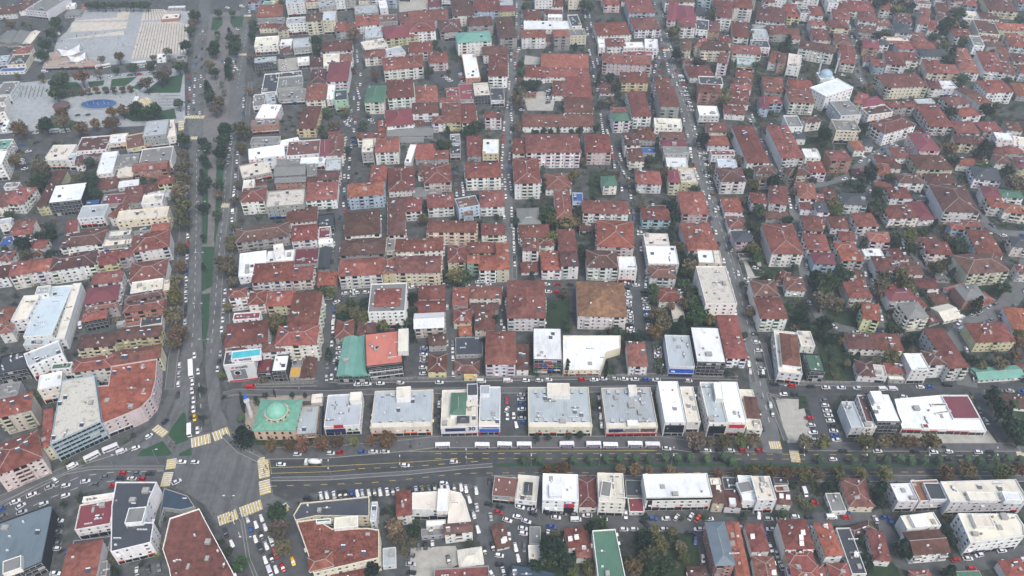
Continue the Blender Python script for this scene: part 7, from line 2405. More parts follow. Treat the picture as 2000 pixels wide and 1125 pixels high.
p 50.5 223.6 2.5 5.6 28 1210 0
p 58.2 223.6 2.5 5.6 28 1242 0
p 64.7 223.6 2.5 5.6 28 1269 0
p 72.3 224.4 2.5 5.6 28 1300 0
p 78 223.8 2.5 5.6 28 1324 0
p 84.1 224.1 2.5 5.6 28 1349 0
p 91.9 223.6 2.5 5.6 28 1382 0
p 100.1 224.7 2.5 5.6 28 1415 0
p 103.7 222.4 2.5 5.6 28 1432 0
y 167.9 231.1 5 7.7 28 1690 1
y 148.3 231.7 4.4 7 28 1608 1
y 200.2 285.3 4.9 7.6 27 1744 1
y 192.1 284.7 3 5.1 27 1712 0
y 177 284 2.4 4.3 27 1656 0
y 247 281.8 3 5.1 27 1920 0
b 176.8 231.7 4.4 7 28 1725 1
b 256 281.8 4.2 6.7 27 1956 1
o 185.1 232.2 3.9 6.2 28 1757 1
o 191 231.6 3.9 6.2 28 1782 1
o 199 231.1 5 7.7 28 1818 1
o 266.5 287.6 3.7 5.9 27 1984 1
d 182.5 287.2 3 5.6 27 1674 0
d 238.3 283.2 4.9 8.3 27 1890 1
d 241.1 259.2 4.7 8 28 1940 1
d 240.5 248.2 5.1 8.7 28 1958 1
d 240.2 236.5 5.6 9.4 28 1980 1
d 242.7 232.4 3.3 6 28 1992 1
d 246 237.2 3.3 6 28 1996 1
d 242 242.1 4.5 7.8 28 1974 1
d 243.2 255.4 3.5 6.2 28 1952 1
p 252.2 256.6 2.5 5.6 28 1984 1
p 160.6 223 2.5 5.6 28 1668 0
p 169.2 223.6 2.5 5.6 28 1703 0
p 176.4 223 2.5 5.6 28 1734 0
p 183.2 223.8 2.5 5.6 28 1761 0
p 187.9 222.7 2.5 5.6 28 1782 0
p 194.1 222.7 2.5 5.6 28 1808 0
p 201.2 223 2.5 5.6 28 1837 0
p 214.3 223.3 2.5 5.6 28 1891 0
p 220.1 222.7 2.5 5.6 28 1916 0
p 227.8 223.8 2.5 5.6 28 1946 0
p 234.1 223.6 2.5 5.6 28 1973 0
p 145.3 223.3 2.5 5.6 28 1604 0
p 239.3 222.7 2.5 5.6 28 1996 0
d -165.7 166.1 2.9 5.3 4 224 1
g -103.7 192.6 5.1 7.9 29 539 1
g -113.7 168.9 3.9 6.2 29 470 1
g -53.3 198.2 1.5 3.1 29 768 0
g -121.4 176.4 2 3.6 29 446 0
b -101 183.8 5.5 8.4 29 542 1
b -97.1 176.4 4.4 7 29 554 1
b -50.9 184.7 5 7.8 29 770 1
b -47.9 181.2 4.5 7 29 782 1
d -57.9 166.3 3.9 6.8 29 728 1
o 16.2 216.8 2.9 5 30 1068 1
o 23.2 216.4 4 6.4 30 1098 1
d 17.2 174.3 5.9 9.9 30 1080 1
d 20.6 172.4 5.4 9.1 30 1096 1
d 10.3 168.5 3.4 6.1 30 1048 1
d 23.2 169.9 3.9 6.8 30 1108 1
d 33.9 186.5 3 5.5 30 1152 1
d -42.6 184.1 3.5 6.3 29 808 1
g 15.1 170.8 4.4 6.9 30 1070 1
g 38.8 187.5 4 6.4 30 1174 1
y 32.7 169.6 2.9 4.9 30 1152 1
y 32.5 166.4 2.9 4.9 30 1152 1
y 25.3 167.3 2.9 4.9 30 1118 1
b -42.8 179.8 2.5 4.3 29 806 0
o 50.5 217.4 2.7 4.6 30 1212 0
o 57.1 216.4 3.7 6.1 30 1241 1
o 64.2 217.6 2.1 3.9 30 1269 0
o 73.7 216.8 2.7 4.6 30 1310 0
o 96.1 215.4 2.4 4.2 31 1405 0
o 119.7 215.5 3.7 6 31 1506 1
o 126.6 214.7 3.7 6 31 1536 1
o 50.9 167.8 4.1 6.5 30 1238 1
y 103.8 215.4 2.9 5 31 1438 1
y 111.8 215.8 3.7 6 31 1472 1
y 134.1 213.1 4.3 6.7 31 1570 1
y 61 179.7 4.5 7 30 1278 1
y 63 177.7 3.9 6.3 30 1288 1
y 72.9 172.8 2.9 4.9 30 1336 1
y 62.2 186.7 2.5 4.4 30 1278 0
y 69.6 185.2 2.5 4.4 30 1312 0
b 140.3 214.7 3.7 6 31 1594 1
b 57.9 172.7 4.4 6.9 30 1268 1
b 72.3 177.5 3 5 30 1330 1
g 58.6 171.2 3.9 6.3 30 1272 1
g 64.1 167.6 4.3 6.9 30 1300 1
g 58.4 165.6 3.4 5.5 30 1274 1
g 49.5 172.7 2.4 4.3 30 1228 0
g 57 184.7 2.5 4.4 30 1256 0
g 119.9 193.8 2.5 4.4 31 1528 0
g 86.4 193.1 1.5 3.1 31 1380 0
g 75.5 192.8 1.3 2.7 30 1332 0
d 56.6 178 4.9 8.4 30 1260 1
d 102.3 192.5 2.5 4.8 31 1452 0
d 59.2 193 2 4 30 1261 0
y 150.6 214.5 4 6.4 31 1638 1
y 160.2 214.7 3.7 6 31 1678 1
y 170.7 213.7 4.8 7.5 31 1726 1
y 224.6 213.5 5.1 7.8 31 1956 1
o 200.1 214.2 4.3 6.8 31 1849 1
o 210 215.6 4.5 7.1 31 1889 1
o 234.4 216.4 3.7 6.1 31 1989 1
o 142.1 214.6 2.7 4.6 31 1600 0
d 143.3 206.7 3.1 5.7 31 1616 1
d 164.6 202.5 5.2 8.8 31 1718 1
d 163.6 199.3 4.1 7.2 31 1716 1
d 165.7 176.5 4.4 7.7 31 1762 1
d 167.2 174.5 3.4 6.1 31 1770 1
d 189.1 185 3 5.5 31 1850 1
d 149.8 168.4 2.9 5.3 31 1698 1
d 151 182.1 2.5 4.7 31 1682 0
d 182 165.4 3.8 6.8 31 1856 1
d 223.9 189.5 2.5 4.8 31 1996 0
d 188.9 180.2 3 5.5 31 1858 1
d 150.2 173 2.4 4.7 31 1692 0"""
lt = {}; rest = []
for i, ln in enumerate(TREES.strip().split('\n')):
    kd, x, y, r, zc, zone, pxx, ind = ln.split(); x, y, r, zc, pxx = map(float, (x, y, r, zc, pxx)); zone = int(zone)
    rr = random.Random(i); s = rr.randrange(4 if kd in 'gdoby' else 2); me, tm, V, F = PROTO[kd, s]
    col = lin(*jitter(TREEC[kd], rr, .14, .06)); hz = rr.uniform(.9, 1.15)
    if ind == '1':
        root = empty(TREEN[kd], (x, y, 0), rr.uniform(0, 6.28))
        c = link('crown', me, root, col); c.location = (0, 0, zc); c.scale = (r, r, r*hz)
        t = link('trunk', tm, root); t.location = (0, 0, zc); base = 2.6 if kd in 'pc' else (1.7 if kd == 'D' else 1.9); t.scale = (r, r, (zc+.3)/base)
        lt.setdefault((TREEW[kd], zone), []).append((pxx, root, 'palm' if kd == 'p' else 'tree'))
    else: rest.append((V, F, x, y, r, zc, hz, rr.uniform(0, 6.28), col))
finish_labels(lt, 'trees')
for i, (x, y) in enumerate(SP['planters']):
    r0 = empty('round_planter', (x, y, 0)); mb = MB(); mb.lathe([(2.3, 0), (2.3, .6), (1.9, .6), (1.9, .35)], (0, 0, 0), 20); mb.build('rim', ['kerb'], r0)
    mb = MB(); mb.poly([(1.9*math.cos(a*math.pi/8), 1.9*math.sin(a*math.pi/8), .4) for a in range(16)]); mb.build('soil', ['garden'], r0)
    tag(r0, f"{ordw(i % 8)} round stone planter from left, {'above' if i < 8 else 'below'} the fountain pool", 'planter', 'round planters in the park')
# undergrowth in the yards between the houses
ALLF = [[(b['c'][0]+x*math.cos(b['ang'])-y*math.sin(b['ang']), b['c'][1]+x*math.sin(b['ang'])+y*math.cos(b['ang'])) for x, y in b['pts']] for b in blds]
BBX = [(min(p[0] for p in f)-.8, max(p[0] for p in f)+.8, min(p[1] for p in f)-.8, max(p[1] for p in f)+.8) for f in ALLF+FOOT]
def free(x, y, m):
    for f, bb in zip(ALLF+FOOT, BBX):
        if bb[0] < x < bb[1] and bb[2] < y < bb[3]:
            for dx, dy in ((0, 0), (m, 0), (-m, 0), (0, m), (0, -m)):
                if inside(f, x+dx, y+dy): return False
    return True
ur = random.Random(21); cnt = 0
UC = [TREEC['g'], TREEC['d'], TREEC['d'], TREEC['g'], TREEC['y'], TREEC['b']]
for _ in range(22000):
    y = ur.uniform(170, 720); x = ur.uniform(-.68, .68)*(y+120)
    dens = .9 if x > 120 + .1*y else (.45 if x > -80 else .3)
    if ur.random() > dens or cnt > 3400: continue
    r = ur.choice((1.0, 1.4, 1.8, 2.3, 3.0))
    if not free(x, y, r*.8): continue
    kd = ur.choice('gdy'); V, F = PROTO[kd, 1][2:]; k = np.random.default_rng(cnt).choice(len(F), size=110, replace=False)
    rest.append((V, [F[j] for j in k], x, y, r, r*.6, ur.uniform(.7, 1.0), ur.uniform(0, 6.28), lin(*jitter(ur.choice(UC), ur, .15, .06)))); cnt += 1
if rest:
    VV = []; FF = []; CC = []; n = 0
    for V, F, x, y, r, zc, hz, a, col in rest:
        if len(F) == 110: V = np.concatenate([V[list(f)] for f in F])*np.array((1.15, 1.15, 1)); F = np.arange(440).reshape(110, 4)
        P = V*np.array((r, r, r*hz)); ca, sa = math.cos(a), math.sin(a)
        VV.append(np.stack((P[:, 0]*ca-P[:, 1]*sa+x, P[:, 0]*sa+P[:, 1]*ca+y, P[:, 2]+zc), 1)); FF.append(np.array(F)+n); n += len(V); CC.append(np.tile(col, (len(F), 1)))
        mbt = MB(); mbt.tube((x, y, -.2), (x, y, zc), .09*r+.05, 0, 5, .03); VV.append(np.array(mbt.v)); q = np.array([f for f in mbt.f if len(f) == 4])+n; FF.append(q); CC.append(np.tile(lin(84,72,62), (len(q), 1))); n += len(mbt.v)
    VV = np.concatenate(VV); FF = np.concatenate(FF); CC = np.concatenate(CC)
    me = bpy.data.meshes.new('distant_trees'); me.from_pydata(VV.tolist(), [], FF.tolist()); at = me.attributes.new('tint', 'FLOAT_COLOR', 'FACE'); at.data.foreach_set('color', CC.astype(np.float32).ravel())
    me.materials.append(MAT['leafmix']); o = link('distant_trees', me, None, None, 'stuff'); o['label'] = 'small far-off trees and shrubs scattered between the houses'; o['category'] = 'trees'

# ================================================================ vehicles
def loft(sections, mb, m=0):
    n0 = len(mb.v); k = len(sections[0])
    for s in sections: mb.v += s
    for j in range(len(sections)-1):
        for i in range(k-1):
            mb.f.append((n0+j*k+i, n0+j*k+i+1, n0+(j+1)*k+i+1, n0+(j+1)*k+i)); mb.m.append(m)
    mb.f.append(tuple(n0+i for i in range(k))); mb.m.append(m); mb.f.append(tuple(n0+(len(sections)-1)*k+k-1-i for i in range(k))); mb.m.append(m)
def sec(x, w, z0, z1, rim=.12):
    return [(x, -w, z0), (x, -w-.02, (z0+z1)/2), (x, -w+rim*.4, z1-.05), (x, -w+rim*1.6, z1), (x, w-rim*1.6, z1), (x, w-rim*.4, z1-.05), (x, w+.02, (z0+z1)/2), (x, w, z0)]
def car_proto(kind):
    body = MB(); gl = MB()
    if kind in ('car', 'hatch'):
        L_ = 2.2 if kind == 'car' else 1.98; W = .88
        st = [(-L_, .70, .38, .78), (-L_+.12, .84, .25, .92), (-L_+.9, W, .22, .98), (0, W, .22, .95), (L_-1.2, W, .22, .92), (L_-.3, .82, .25, .78), (L_, .66, .38, .62)]
        loft([sec(*s) for s in st], body)
        rb, rt, ft, fb = (-L_+.35, -L_+1.05, .35, 1.15) if kind == 'car' else (-L_+.12, -L_+.5, .35, 1.15)
        # roof panel and pillars
        z0, z1 = .94, 1.45; wb, wt = .80, .62
        body.quad((rt, -wt, z1), (ft, -wt, z1), (ft, wt, z1), (rt, wt, z1)); body.box(((rt+ft)/2, 0, z1-.02), (ft-rt, 2*wt-.02, .06))
        gl.quad((ft, -wt, z1), (fb, -wb, z0), (fb, wb, z0), (ft, wt, z1)); gl.quad((rb, -wb, z0), (rt, -wt, z1), (rt, wt, z1), (rb, wb, z0))
        for s in (-1, 1):
            q = [(rb, s*wb, z0), (fb, s*wb, z0), (ft, s*wt, z1), (rt, s*wt, z1)]; gl.quad(*(q if s < 0 else q[::-1]))
            body.tube((.0, s*(wb+.01), z0), (-.02, s*(wt+.02), z1), .04, 0, 4)
        ax = L_-.78; wr = .31
    elif kind == 'van':
        L_ = 2.45; W = .95
        st = [(-L_, .9, .3, 1.9), (-L_+.1, W, .25, 1.98), (.9, W, .25, 1.98), (1.25, W*.98, .25, 1.8), (1.75, W*.96, .25, 1.12), (L_-.1, W*.88, .3, .95), (L_, .74, .4, .75)]
        loft([sec(*s) for s in st], body); gl.quad((1.27, -.78, 1.82), (1.76, -.84, 1.16), (1.76, .84, 1.16), (1.27, .78, 1.82))
        for s in (-1, 1): gl.box((.55, s*.955, 1.45), (1.1, .03, .5)); gl.box((-1.2, s*.955, 1.45), (1.6, .03, .45))
        gl.box((-L_-.01, 0, 1.45), (.03, 1.4, .5)); ax = L_-.85; wr = .34
    elif kind in ('mini', 'bus'):
        L_ = 3.6 if kind == 'mini' else 6.0; W = 1.08 if kind == 'mini' else 1.25; Ht = 2.75 if kind == 'mini' else 3.05
        st = [(-L_, W*.94, .35, Ht-.1), (-L_+.15, W, .3, Ht), (L_-.45, W, .3, Ht), (L_-.12, W*.97, .3, Ht-.25), (L_, W*.93, .4, 1.3)]
        loft([sec(*s) for s in st], body)
        n = 5 if kind == 'mini' else 9; span = 2*L_-1.0
        for s in (-1, 1):
            for i in range(n): gl.box((-L_+.5+span*(i+.5)/n, s*(W+.015), 1.75), (span/n-.12, .03, .8))
        gl.box((L_-.03, 0, 1.75), (.1, W*1.7, .95)); gl.box((-L_-.01, 0, 1.8), (.03, W*1.5, .7))
        body.box((-.6, 0, Ht+.08), (1.0, 1.1, .16), 1); body.box((1.4, 0, Ht+.05), (.6, .6, .1), 1)
        ax = L_-1.0; wr = .42
    for sx in (-1, 1):
        for sy in (-1, 1): body.cyl((sx*ax, sy*(W-.02)-.1, wr), wr, .2, 2, 10, axis='y')
    return body, gl, W
def _fix_car():
    out = {}
    for k in ('car', 'hatch', 'van', 'mini', 'bus'):
        b, g, W = car_proto(k); out[k] = (b, g, b.mesh(k+'_body', ['carpaint', 'frame', 'rubber']), g.mesh('window_glass', ['darkglass']))
    return out
CP = _fix_car()
CARC = dict(w=(208,210,212), s=(168,172,176), k=(48,52,58), g=(104,108,112), r=(168,34,42), b=(52,84,150), y=(228,182,34), o=(196,82,40), p=(220,222,226), n=(112,84,70))
CARW = dict(w='white', s='silver', k='black', g='dark grey', r='red', b='blue', y='yellow', o='orange', p='white and purple', n='brown')
CARS = """hatch -205.2 395.2 -75 w 0 367 0
hatch -203.1 387.7 -75 r 0 366 0
hatch -201.2 381 -75 k 0 366 0
car -199.5 374.8 -75 w 0 365 0
car -197.4 367.3 -75 g 0 365 0
hatch -195.6 361 -75 b 0 364 0
hatch -193.8 354.4 -73 w 0 364 0
hatch -192.2 348.6 106 s 0 363 0
hatch -190.5 342.5 105 w 0 363 0
hatch -188.7 336.3 -73 w 0 362 0
hatch -187.1 330.4 106 k 0 362 0
car -185.7 325.3 -74 k 0 361 0
car -183.8 318.7 107 w 0 361 0
hatch -182.5 313.8 -76 w 0 361 0
hatch -176.7 285.8 106 w 0 350 1
car -175.1 279.4 105 s 0 349 1
hatch -173.3 272.6 105 w 0 348 1
car -171.4 265.1 -76 k 0 346 1
bus -169.4 282.3 -72 w 0 374 1
hatch -165.5 281.1 -75 w 0 387 1
hatch -166.3 273.6 -74 w 0 376 1
car -164.9 268.1 -72 w 0 375 1
car -162.3 262 -74 w 0 378 1
car -160.6 256 -72 w 0 378 1
car -158.4 250.5 -73 y 0 380 1
car -154 247.6 -75 k 0 394 1
car -154.7 242.8 -73 w 0 386 1
mini -158.3 242.2 -73 w 0 371 1
car -170.9 292.8 -76 w 0 380 0
hatch -177.4 239.1 50 w 2 291 1
hatch -172.3 248.2 59 k 13 323 1
hatch -181.4 232.1 29 w 2 265 1
van -187.3 230 32 w 2 238 1
mini -193 231.5 31 w 2 217 1
mini -200.1 226.8 38 w 2 181 1
hatch -209.6 521.4 101 k 0 454 0
car -208 512.4 102 w 0 452 0
hatch -206.4 504.1 -81 w 0 450 0
hatch -204.9 495.7 -80 w 0 448 0
hatch -203.3 486.8 -81 s 0 446 0
car -201.8 478.7 -81 s 0 445 0
car -202 510.8 101 k 0 466 0
hatch -199.7 499.5 -77 b 0 465 0
hatch -197.8 490.4 -78 w 0 464 0
car -195.6 479.6 -77 w 0 462 0
hatch -193.7 469.9 -77 k 0 461 0
car -192.1 462 -80 w 0 460 0
hatch -189 447.1 -77 w 0 457 0
car -187.9 441.4 -78 w 0 456 0
hatch -187 436.5 -80 w 0 455 0
van -183.4 421.3 101 w 0 454 1
car -181.6 412.1 -79 w 0 453 0
car -167.8 343.5 -80 w 0 439 0
car -166.1 335.1 102 w 0 438 0
car -164.6 327.7 101 s 0 436 0
car -163 320.1 -78 w 0 434 0
car -161.5 312.4 -78 w 0 433 0
car -157.2 294.2 -83 s 0 430 0
car -156.4 287.9 -84 k 0 427 1
hatch -155.7 282.9 -83 w 0 425 1
car -237.4 642 -79 b 0 461 0
hatch -235.8 633.1 -79 k 0 460 0
car -234.2 624 -79 w 0 458 0
hatch -232.8 615.7 98 w 0 456 0
car -231.1 606.3 -82 r 0 455 0
car -216.8 587.7 -77 g 0 477 0
car -214.8 578 102 g 0 476 0
car -212.8 568.2 -77 w 0 476 0
car -210.6 557.9 -76 w 0 475 0
car -208.5 547.9 -79 b 0 473 0
hatch -266 605 -75 r 11 371 0
car -263.4 595.5 -73 b 11 371 0
hatch -260.7 585.2 -73 w 11 370 0
car -258.1 575.7 106 r 11 370 0
hatch -255.3 565.3 -74 k 11 369 0
car -252.6 555.6 104 w 11 368 0
car -250.3 547 -76 s 11 368 0
car -272 641.4 -74 k 0 382 0
hatch -268.5 628.5 -74 b 0 382 0
hatch -264.5 613.8 107 n 0 381 0
car -261.1 601.1 -73 w 0 380 0
car -258 589.6 -74 w 0 380 0
hatch -254.1 575.1 105 w 0 379 0
car -251.2 564.4 -77 w 0 378 0
car -248.1 553.1 105 k 0 378 0
car -280.9 692.5 -76 w 0 395 0
hatch -275.9 674.2 107 r 0 395 0
car -271.4 657.4 -74 k 0 394 0
hatch -266.2 638.1 -76 k 0 393 0
car -262.1 622.9 105 k 0 393 0
hatch -257.6 606.2 -74 w 0 392 0
hatch -253.3 590.2 -76 w 0 391 0
car -249.4 576 -75 g 0 391 0
hatch -245.8 562.6 103 g 0 390 0
car -241.8 547.8 104 w 0 389 0
car -272.1 744 -13 w 0 444 0
van -258.5 746.4 -13 w 0 473 1
car -250.8 696.7 -24 w 0 463 0
hatch -248.8 734.7 -71 w 0 487 0
hatch -247 633.5 126 b 0 434 0
hatch -243.6 628.9 -52 w 0 439 0
van -237.2 631.4 116 s 0 456 1
hatch -231.1 619.5 -62 w 0 462 0
hatch -231 611.7 -56 g 0 458 0
hatch -227.6 194.9 43 g 2 7 1
car -222.2 200.1 45 w 2 41 1
car -225.8 202.4 30 w 2 30 1
car -220 206 34 w 2 61 1
car -213.4 210.1 32 s 2 97 1
car -220.3 197 26 s 2 42 1
hatch -212.4 201.3 30 w 2 85 1
hatch -204.3 205.6 27 w 2 128 1
hatch -212.6 214 142 w 2 107 1
hatch -206.4 211 14 w 2 128 1
car -198.2 213.3 14 w 2 166 1
car -190.2 215.6 -164 g 2 204 1
car -193 211.8 175 g 2 186 1
car -184.4 211.1 177 r 2 221 1
hatch -182.5 217.8 177 r 2 239 1
car -175.6 217.7 -3 g 2 268 1
car -169.6 217.5 -1 k 2 293 1
car -182.3 215 -4 k 2 236 1
car -177.2 214.8 176 w 2 257 1
hatch -172.4 214.6 178 r 2 277 1
car -155.7 213 35 w 2 345 1
car -156.8 224.1 0 w 2 355 1
hatch -150.4 223.9 -1 w 2 381 1
van -207.6 221.8 38 w 2 142 1
car -230.6 198.3 -137 b 2 0 1
car -118.1 193.5 119 s 3 483 1
hatch -115.3 188.2 116 b 3 489 1
hatch -113.6 190.7 -62 w 3 500 1
car -110.2 185.6 -59 k 3 510 1
hatch -111.9 194 -62 w 3 511 1
hatch -109.2 189.4 -62 w 3 518 1
hatch -112.2 183.7 -63 w 3 499 1
van -108.8 179 -61 k 3 509 1
car -106.7 180.5 -60 w 3 520 1
hatch -105.6 173.8 -62 w 3 518 1
car -103.2 174.7 -62 k 3 530 1
van -102.5 168.6 -61 w 3 527 1
hatch -100.1 169.5 -63 w 3 539 1
van -101.7 176.6 -60 r 3 539 1
car -97.5 170.5 -60 r 3 552 1
car -93.7 173.3 -65 y 3 572 1
van -104.7 182.4 -62 w 3 531 1
hatch -121.9 181.5 -58 w 3 453 1
van -125.9 186.4 -61 k 3 441 1
car -87.4 205.6 109 w 1 626 1
car -84.8 205.8 -70 w 1 638 1
car -81.5 206 107 w 1 652 1
car -78.9 206.2 -70 k 1 663 1
car -76.3 206.4 -73 k 1 674 1
hatch -73.5 206.6 109 b 1 686 1
hatch -70.9 206.8 -72 w 1 697 1
car -68.7 206.9 107 s 1 707 1
hatch -65.7 207.1 -71 s 1 720 1
car -63.1 207.3 -74 g 1 731 1
car -60.6 207.5 -74 w 1 742 1
car -57.4 207.7 105 w 1 756 1
car -54.8 207.9 -74 g 1 767 1
hatch -52.5 208.1 107 s 1 777 1
hatch -47 208.6 105 k 1 800 1
hatch -44.2 208.8 104 s 1 812 1
hatch -41.4 209 106 s 1 824 1
car -38.3 209.1 104 g 1 837 1
car -35.6 209.3 102 w 1 849 1
car -32.4 209.5 -79 w 1 862 1
car -29.6 209.6 -77 w 1 874 1
hatch -26.7 209.8 -79 g 1 886 1
car -23.5 210 -79 w 1 900 1
hatch -31.8 212.2 -1 w 1 866 1
hatch -93.2 204.3 -8 k 10 601 1
car -21.2 209.2 -79 w 1 910 1
car -16.5 208.3 -80 w 1 930 1
car -19.5 203.7 -72 w 10 916 1
car -17.2 195.7 -73 s 10 925 1
hatch -15.1 188.4 -72 w 10 933 1
car -10.4 201.1 -19 k 10 955 1
hatch -5.3 199.7 -19 k 10 977 1
car -2.1 193 -19 w 10 991 1
car 9.6 196.1 -21 k 10 1042 1
car 6.4 192.5 -21 w 10 1028 1
car 19.7 194.3 -7 w 10 1086 1
van 28.5 193.2 1 w 10 1125 1
car 17.5 189.7 -11 b 10 1077 1
hatch 40.7 193.5 0 w 10 1178 1
car 4.8 188.9 -10 w 10 1021 1
hatch 5 186.4 -8 w 10 1022 1
hatch -1.3 185.1 -87 w 10 994 1
hatch 15.8 186.4 83 w 10 1070 1
car -8.4 180.2 -77 k 10 962 1
hatch -5.5 175.9 -6 w 10 975 1
car -5 171.7 -8 k 10 977 1
car 1.5 179.8 -78 w 10 1006 1
hatch 2.6 174.7 -77 w 10 1012 1
hatch 5.3 179.5 -92 g 10 1024 1
car -40.5 180.2 -83 g 10 817 1
car -37.6 180.7 97 k 10 831 1
hatch -34.6 181.2 97 w 10 844 1
car -27.2 174 -75 g 10 875 1
hatch -43.6 176 174 g 10 801 1
car -43.1 171.9 -4 s 10 802 1
car -42.6 168.1 174 k 10 803 1
hatch -8.6 167.2 -63 w 10 960 1
car -109.3 222.7 -2 w 1 549 1
hatch -50.4 222.1 -1 w 1 792 1
hatch -27.7 224.1 1 w 1 886 1
mini -33.4 233 2 p 1 865 1
mini -14.3 233 -1 p 1 942 1
mini -3.5 233.3 -2 p 1 986 1
mini 5.9 233.3 -0 p 1 1024 1
mini 26.5 233.6 1 p 1 1107 1
mini 39.4 233.6 -0 p 1 1159 1
mini 47.5 233 -1 p 1 1192 1
mini 59.4 233.6 -1 p 1 1240 1
mini 67.8 233.3 -1 p 1 1274 1
car 74.5 231.8 -8 w 1 1302 1
hatch 88.4 230.6 -1 k 1 1359 1
hatch 93.8 230.6 1 w 1 1381 1
car 99.7 230.9 1 k 1 1405 1
hatch 105.1 230.6 0 w 1 1427 1
hatch 110.8 230.6 -2 r 1 1450 1
hatch 118.9 230.6 -0 r 1 1483 1
hatch 98 225.6 2 k 1 1402 1
hatch 140.2 230.3 1 k 1 1570 1
car 159.1 230.3 2 k 1 1647 1
car 175.6 230.3 1 w 1 1714 1
car 193.5 230 1 k 1 1787 1
car 202.2 229.7 1 w 1 1823 1
hatch 209.7 230 0 w 1 1853 1
hatch 223.8 229.7 -2 w 1 1911 1
hatch 229.5 229.7 -1 k 1 1934 1
hatch 152.8 225.6 0 w 1 1627 1
car 207.2 225.6 1 k 1 1850 1
hatch -102.7 228.5 1 w 1 581 1
hatch -86.9 229.1 -0 w 1 646 1
hatch -82.3 229.4 1 r 1 665 1
hatch -72 229.7 -2 b 1 707 1
car -66.6 230 1 w 1 729 1
car -61 230 -1 w 1 752 1
car -80 272.2 -176 w 4 699 1
car -75.2 272.5 3 w 4 717 1
car -68.4 272.9 -0 w 4 743 1
hatch -58.1 273.3 -1 w 4 782 1
van -135.2 270.5 2 r 0 490 1
car -37.8 273.6 -0 w 4 858 1
van -16 274.3 -1 w 4 940 1
van -2.1 274.7 0 w 4 992 1
hatch 7.2 275 -1 w 4 1027 1
hatch 14.2 275 1 w 4 1053 1
hatch 19 275.4 1 w 4 1071 1
hatch 36.6 275.7 -0 r 4 1137 1
car 42.8 275.4 1 w 4 1160 1
car 47.6 276.1 -1 w 4 1178 1
hatch 53.9 276.1 -2 s 4 1201 1
car 58.6 275.9 -2 w 4 1219 1
car 64.1 275.7 179 w 4 1239 1
car 69.9 275.5 -2 b 4 1261 1
car 75.3 275.3 177 w 4 1281 1
hatch 92.1 274.7 -0 w 4 1345 1
car 136.7 272.2 -4 k 4 1514 1
hatch 145.4 271.5 -3 r 4 1547 1
car 154.9 270.8 1 k 4 1584 1
hatch 139.4 265.7 176 w 4 1530 1
hatch 145.2 265.4 -4 k 4 1552 1
car 162.3 270.1 -1 w 4 1612 1
car 170.2 270 177 w 4 1642 1
hatch 178.4 269.8 179 w 4 1674 1
van 196.7 269.1 -1 w 4 1744 1
car 211.2 270.5 -1 w 4 1797 1
car 216.2 270.5 0 b 4 1816 1
van 226.1 271.9 -2 k 4 1851 1
van 191.4 269.1 1 w 4 1724 1
hatch 200.4 264 -2 w 4 1765 1
car 250.8 268.4 -7 g 4 1950 1
car 256.5 267.9 -4 s 4 1972 1
car 262.6 267.3 177 b 4 1996 1
car 234.5 262.4 -84 k 4 1897 1
hatch 235.1 255.1 -84 g 9 1912 1
car 235.6 248.5 93 s 9 1925 1
car -47.8 298.2 2 s 13 828 0
car -47.7 295.7 180 b 13 827 0
car -47.6 293.4 -0 w 13 827 0
hatch -47.5 290.9 180 s 13 827 1
car -47.3 288.7 180 s 13 827 1
car -47.1 284 2 w 13 826 1
hatch -46.9 279.7 179 w 13 826 1
car 79.1 298.8 -6 w 7 1284 0
car 78.9 296.5 178 w 7 1284 0
car 78.8 294.2 178 w 7 1285 0
car 78.6 291.7 -3 w 7 1285 0
hatch 78.5 289.4 177 k 7 1286 1
car 78.2 284.6 -5 s 7 1287 1
hatch 77.9 280.4 176 k 7 1288 1
hatch 67.4 343 177 w 7 1225 0
car 67.2 340.1 174 w 7 1225 0
van 67.1 337.4 177 s 7 1226 1
car 67 334.5 -3 w 7 1226 0
hatch 66.9 332 -5 s 7 1227 0
car 66.7 329.2 175 g 7 1227 0
car 66.6 326.4 -6 w 7 1228 0
car 66.5 323.4 177 w 7 1229 0
car 66.4 321.1 174 w 7 1229 0
car 66.2 318.1 175 s 7 1230 0
car 66.1 315.8 -6 k 7 1230 0
car 66 313.1 178 w 7 1231 0
car 65.9 310.6 -6 w 7 1231 0
car 77.3 343.4 -3 k 7 1257 0
hatch 77.2 340.5 178 k 7 1258 0
car 77.2 337.2 176 s 7 1260 0
hatch 77.1 334.7 -4 w 7 1261 0
car 77.1 331.7 175 s 7 1262 0
car 77 329 177 w 7 1263 0
car 77 326.3 -5 b 7 1264 0
car 76.9 323.8 -2 w 7 1264 0
car 76.9 321 177 k 7 1266 0
hatch 76.8 318.4 -4 g 7 1266 0
hatch 76.8 315.6 -3 w 7 1268 0
car 76.7 312.9 176 w 7 1269 0
hatch 76.7 310.3 -2 w 7 1270 0
hatch -99.1 293.7 -84 w 13 640 0
car -98.1 285.2 -82 g 13 639 1
hatch -97 276.6 -82 s 4 637 1
car -93.4 298 1 w 13 663 0
car -93 294.5 182 w 13 663 0
hatch -92.6 290.9 178 w 13 663 1
car -92.1 286.9 0 k 13 662 1
car -91.6 282.9 179 w 13 661 1
hatch -94.9 288.6 92 s 13 652 1
hatch -94.5 277.4 -87 w 4 647 1
car 4.7 265.3 -0 s 4 1017 1
car 4.8 262.3 179 s 9 1018 1
car 4.8 258.9 1 b 9 1018 1
car 4.9 255.9 181 w 9 1019 1
car 5 253 181 k 9 1019 1
car 5 250.2 1 s 9 1019 1
hatch 5.1 247.4 181 b 9 1020 1
car -2.6 261.6 -89 r 9 990 1
hatch -2.6 255.7 67 w 9 990 1
hatch -2.3 251.1 -90 w 9 991 1
hatch 0.8 251.7 -89 w 9 1003 1
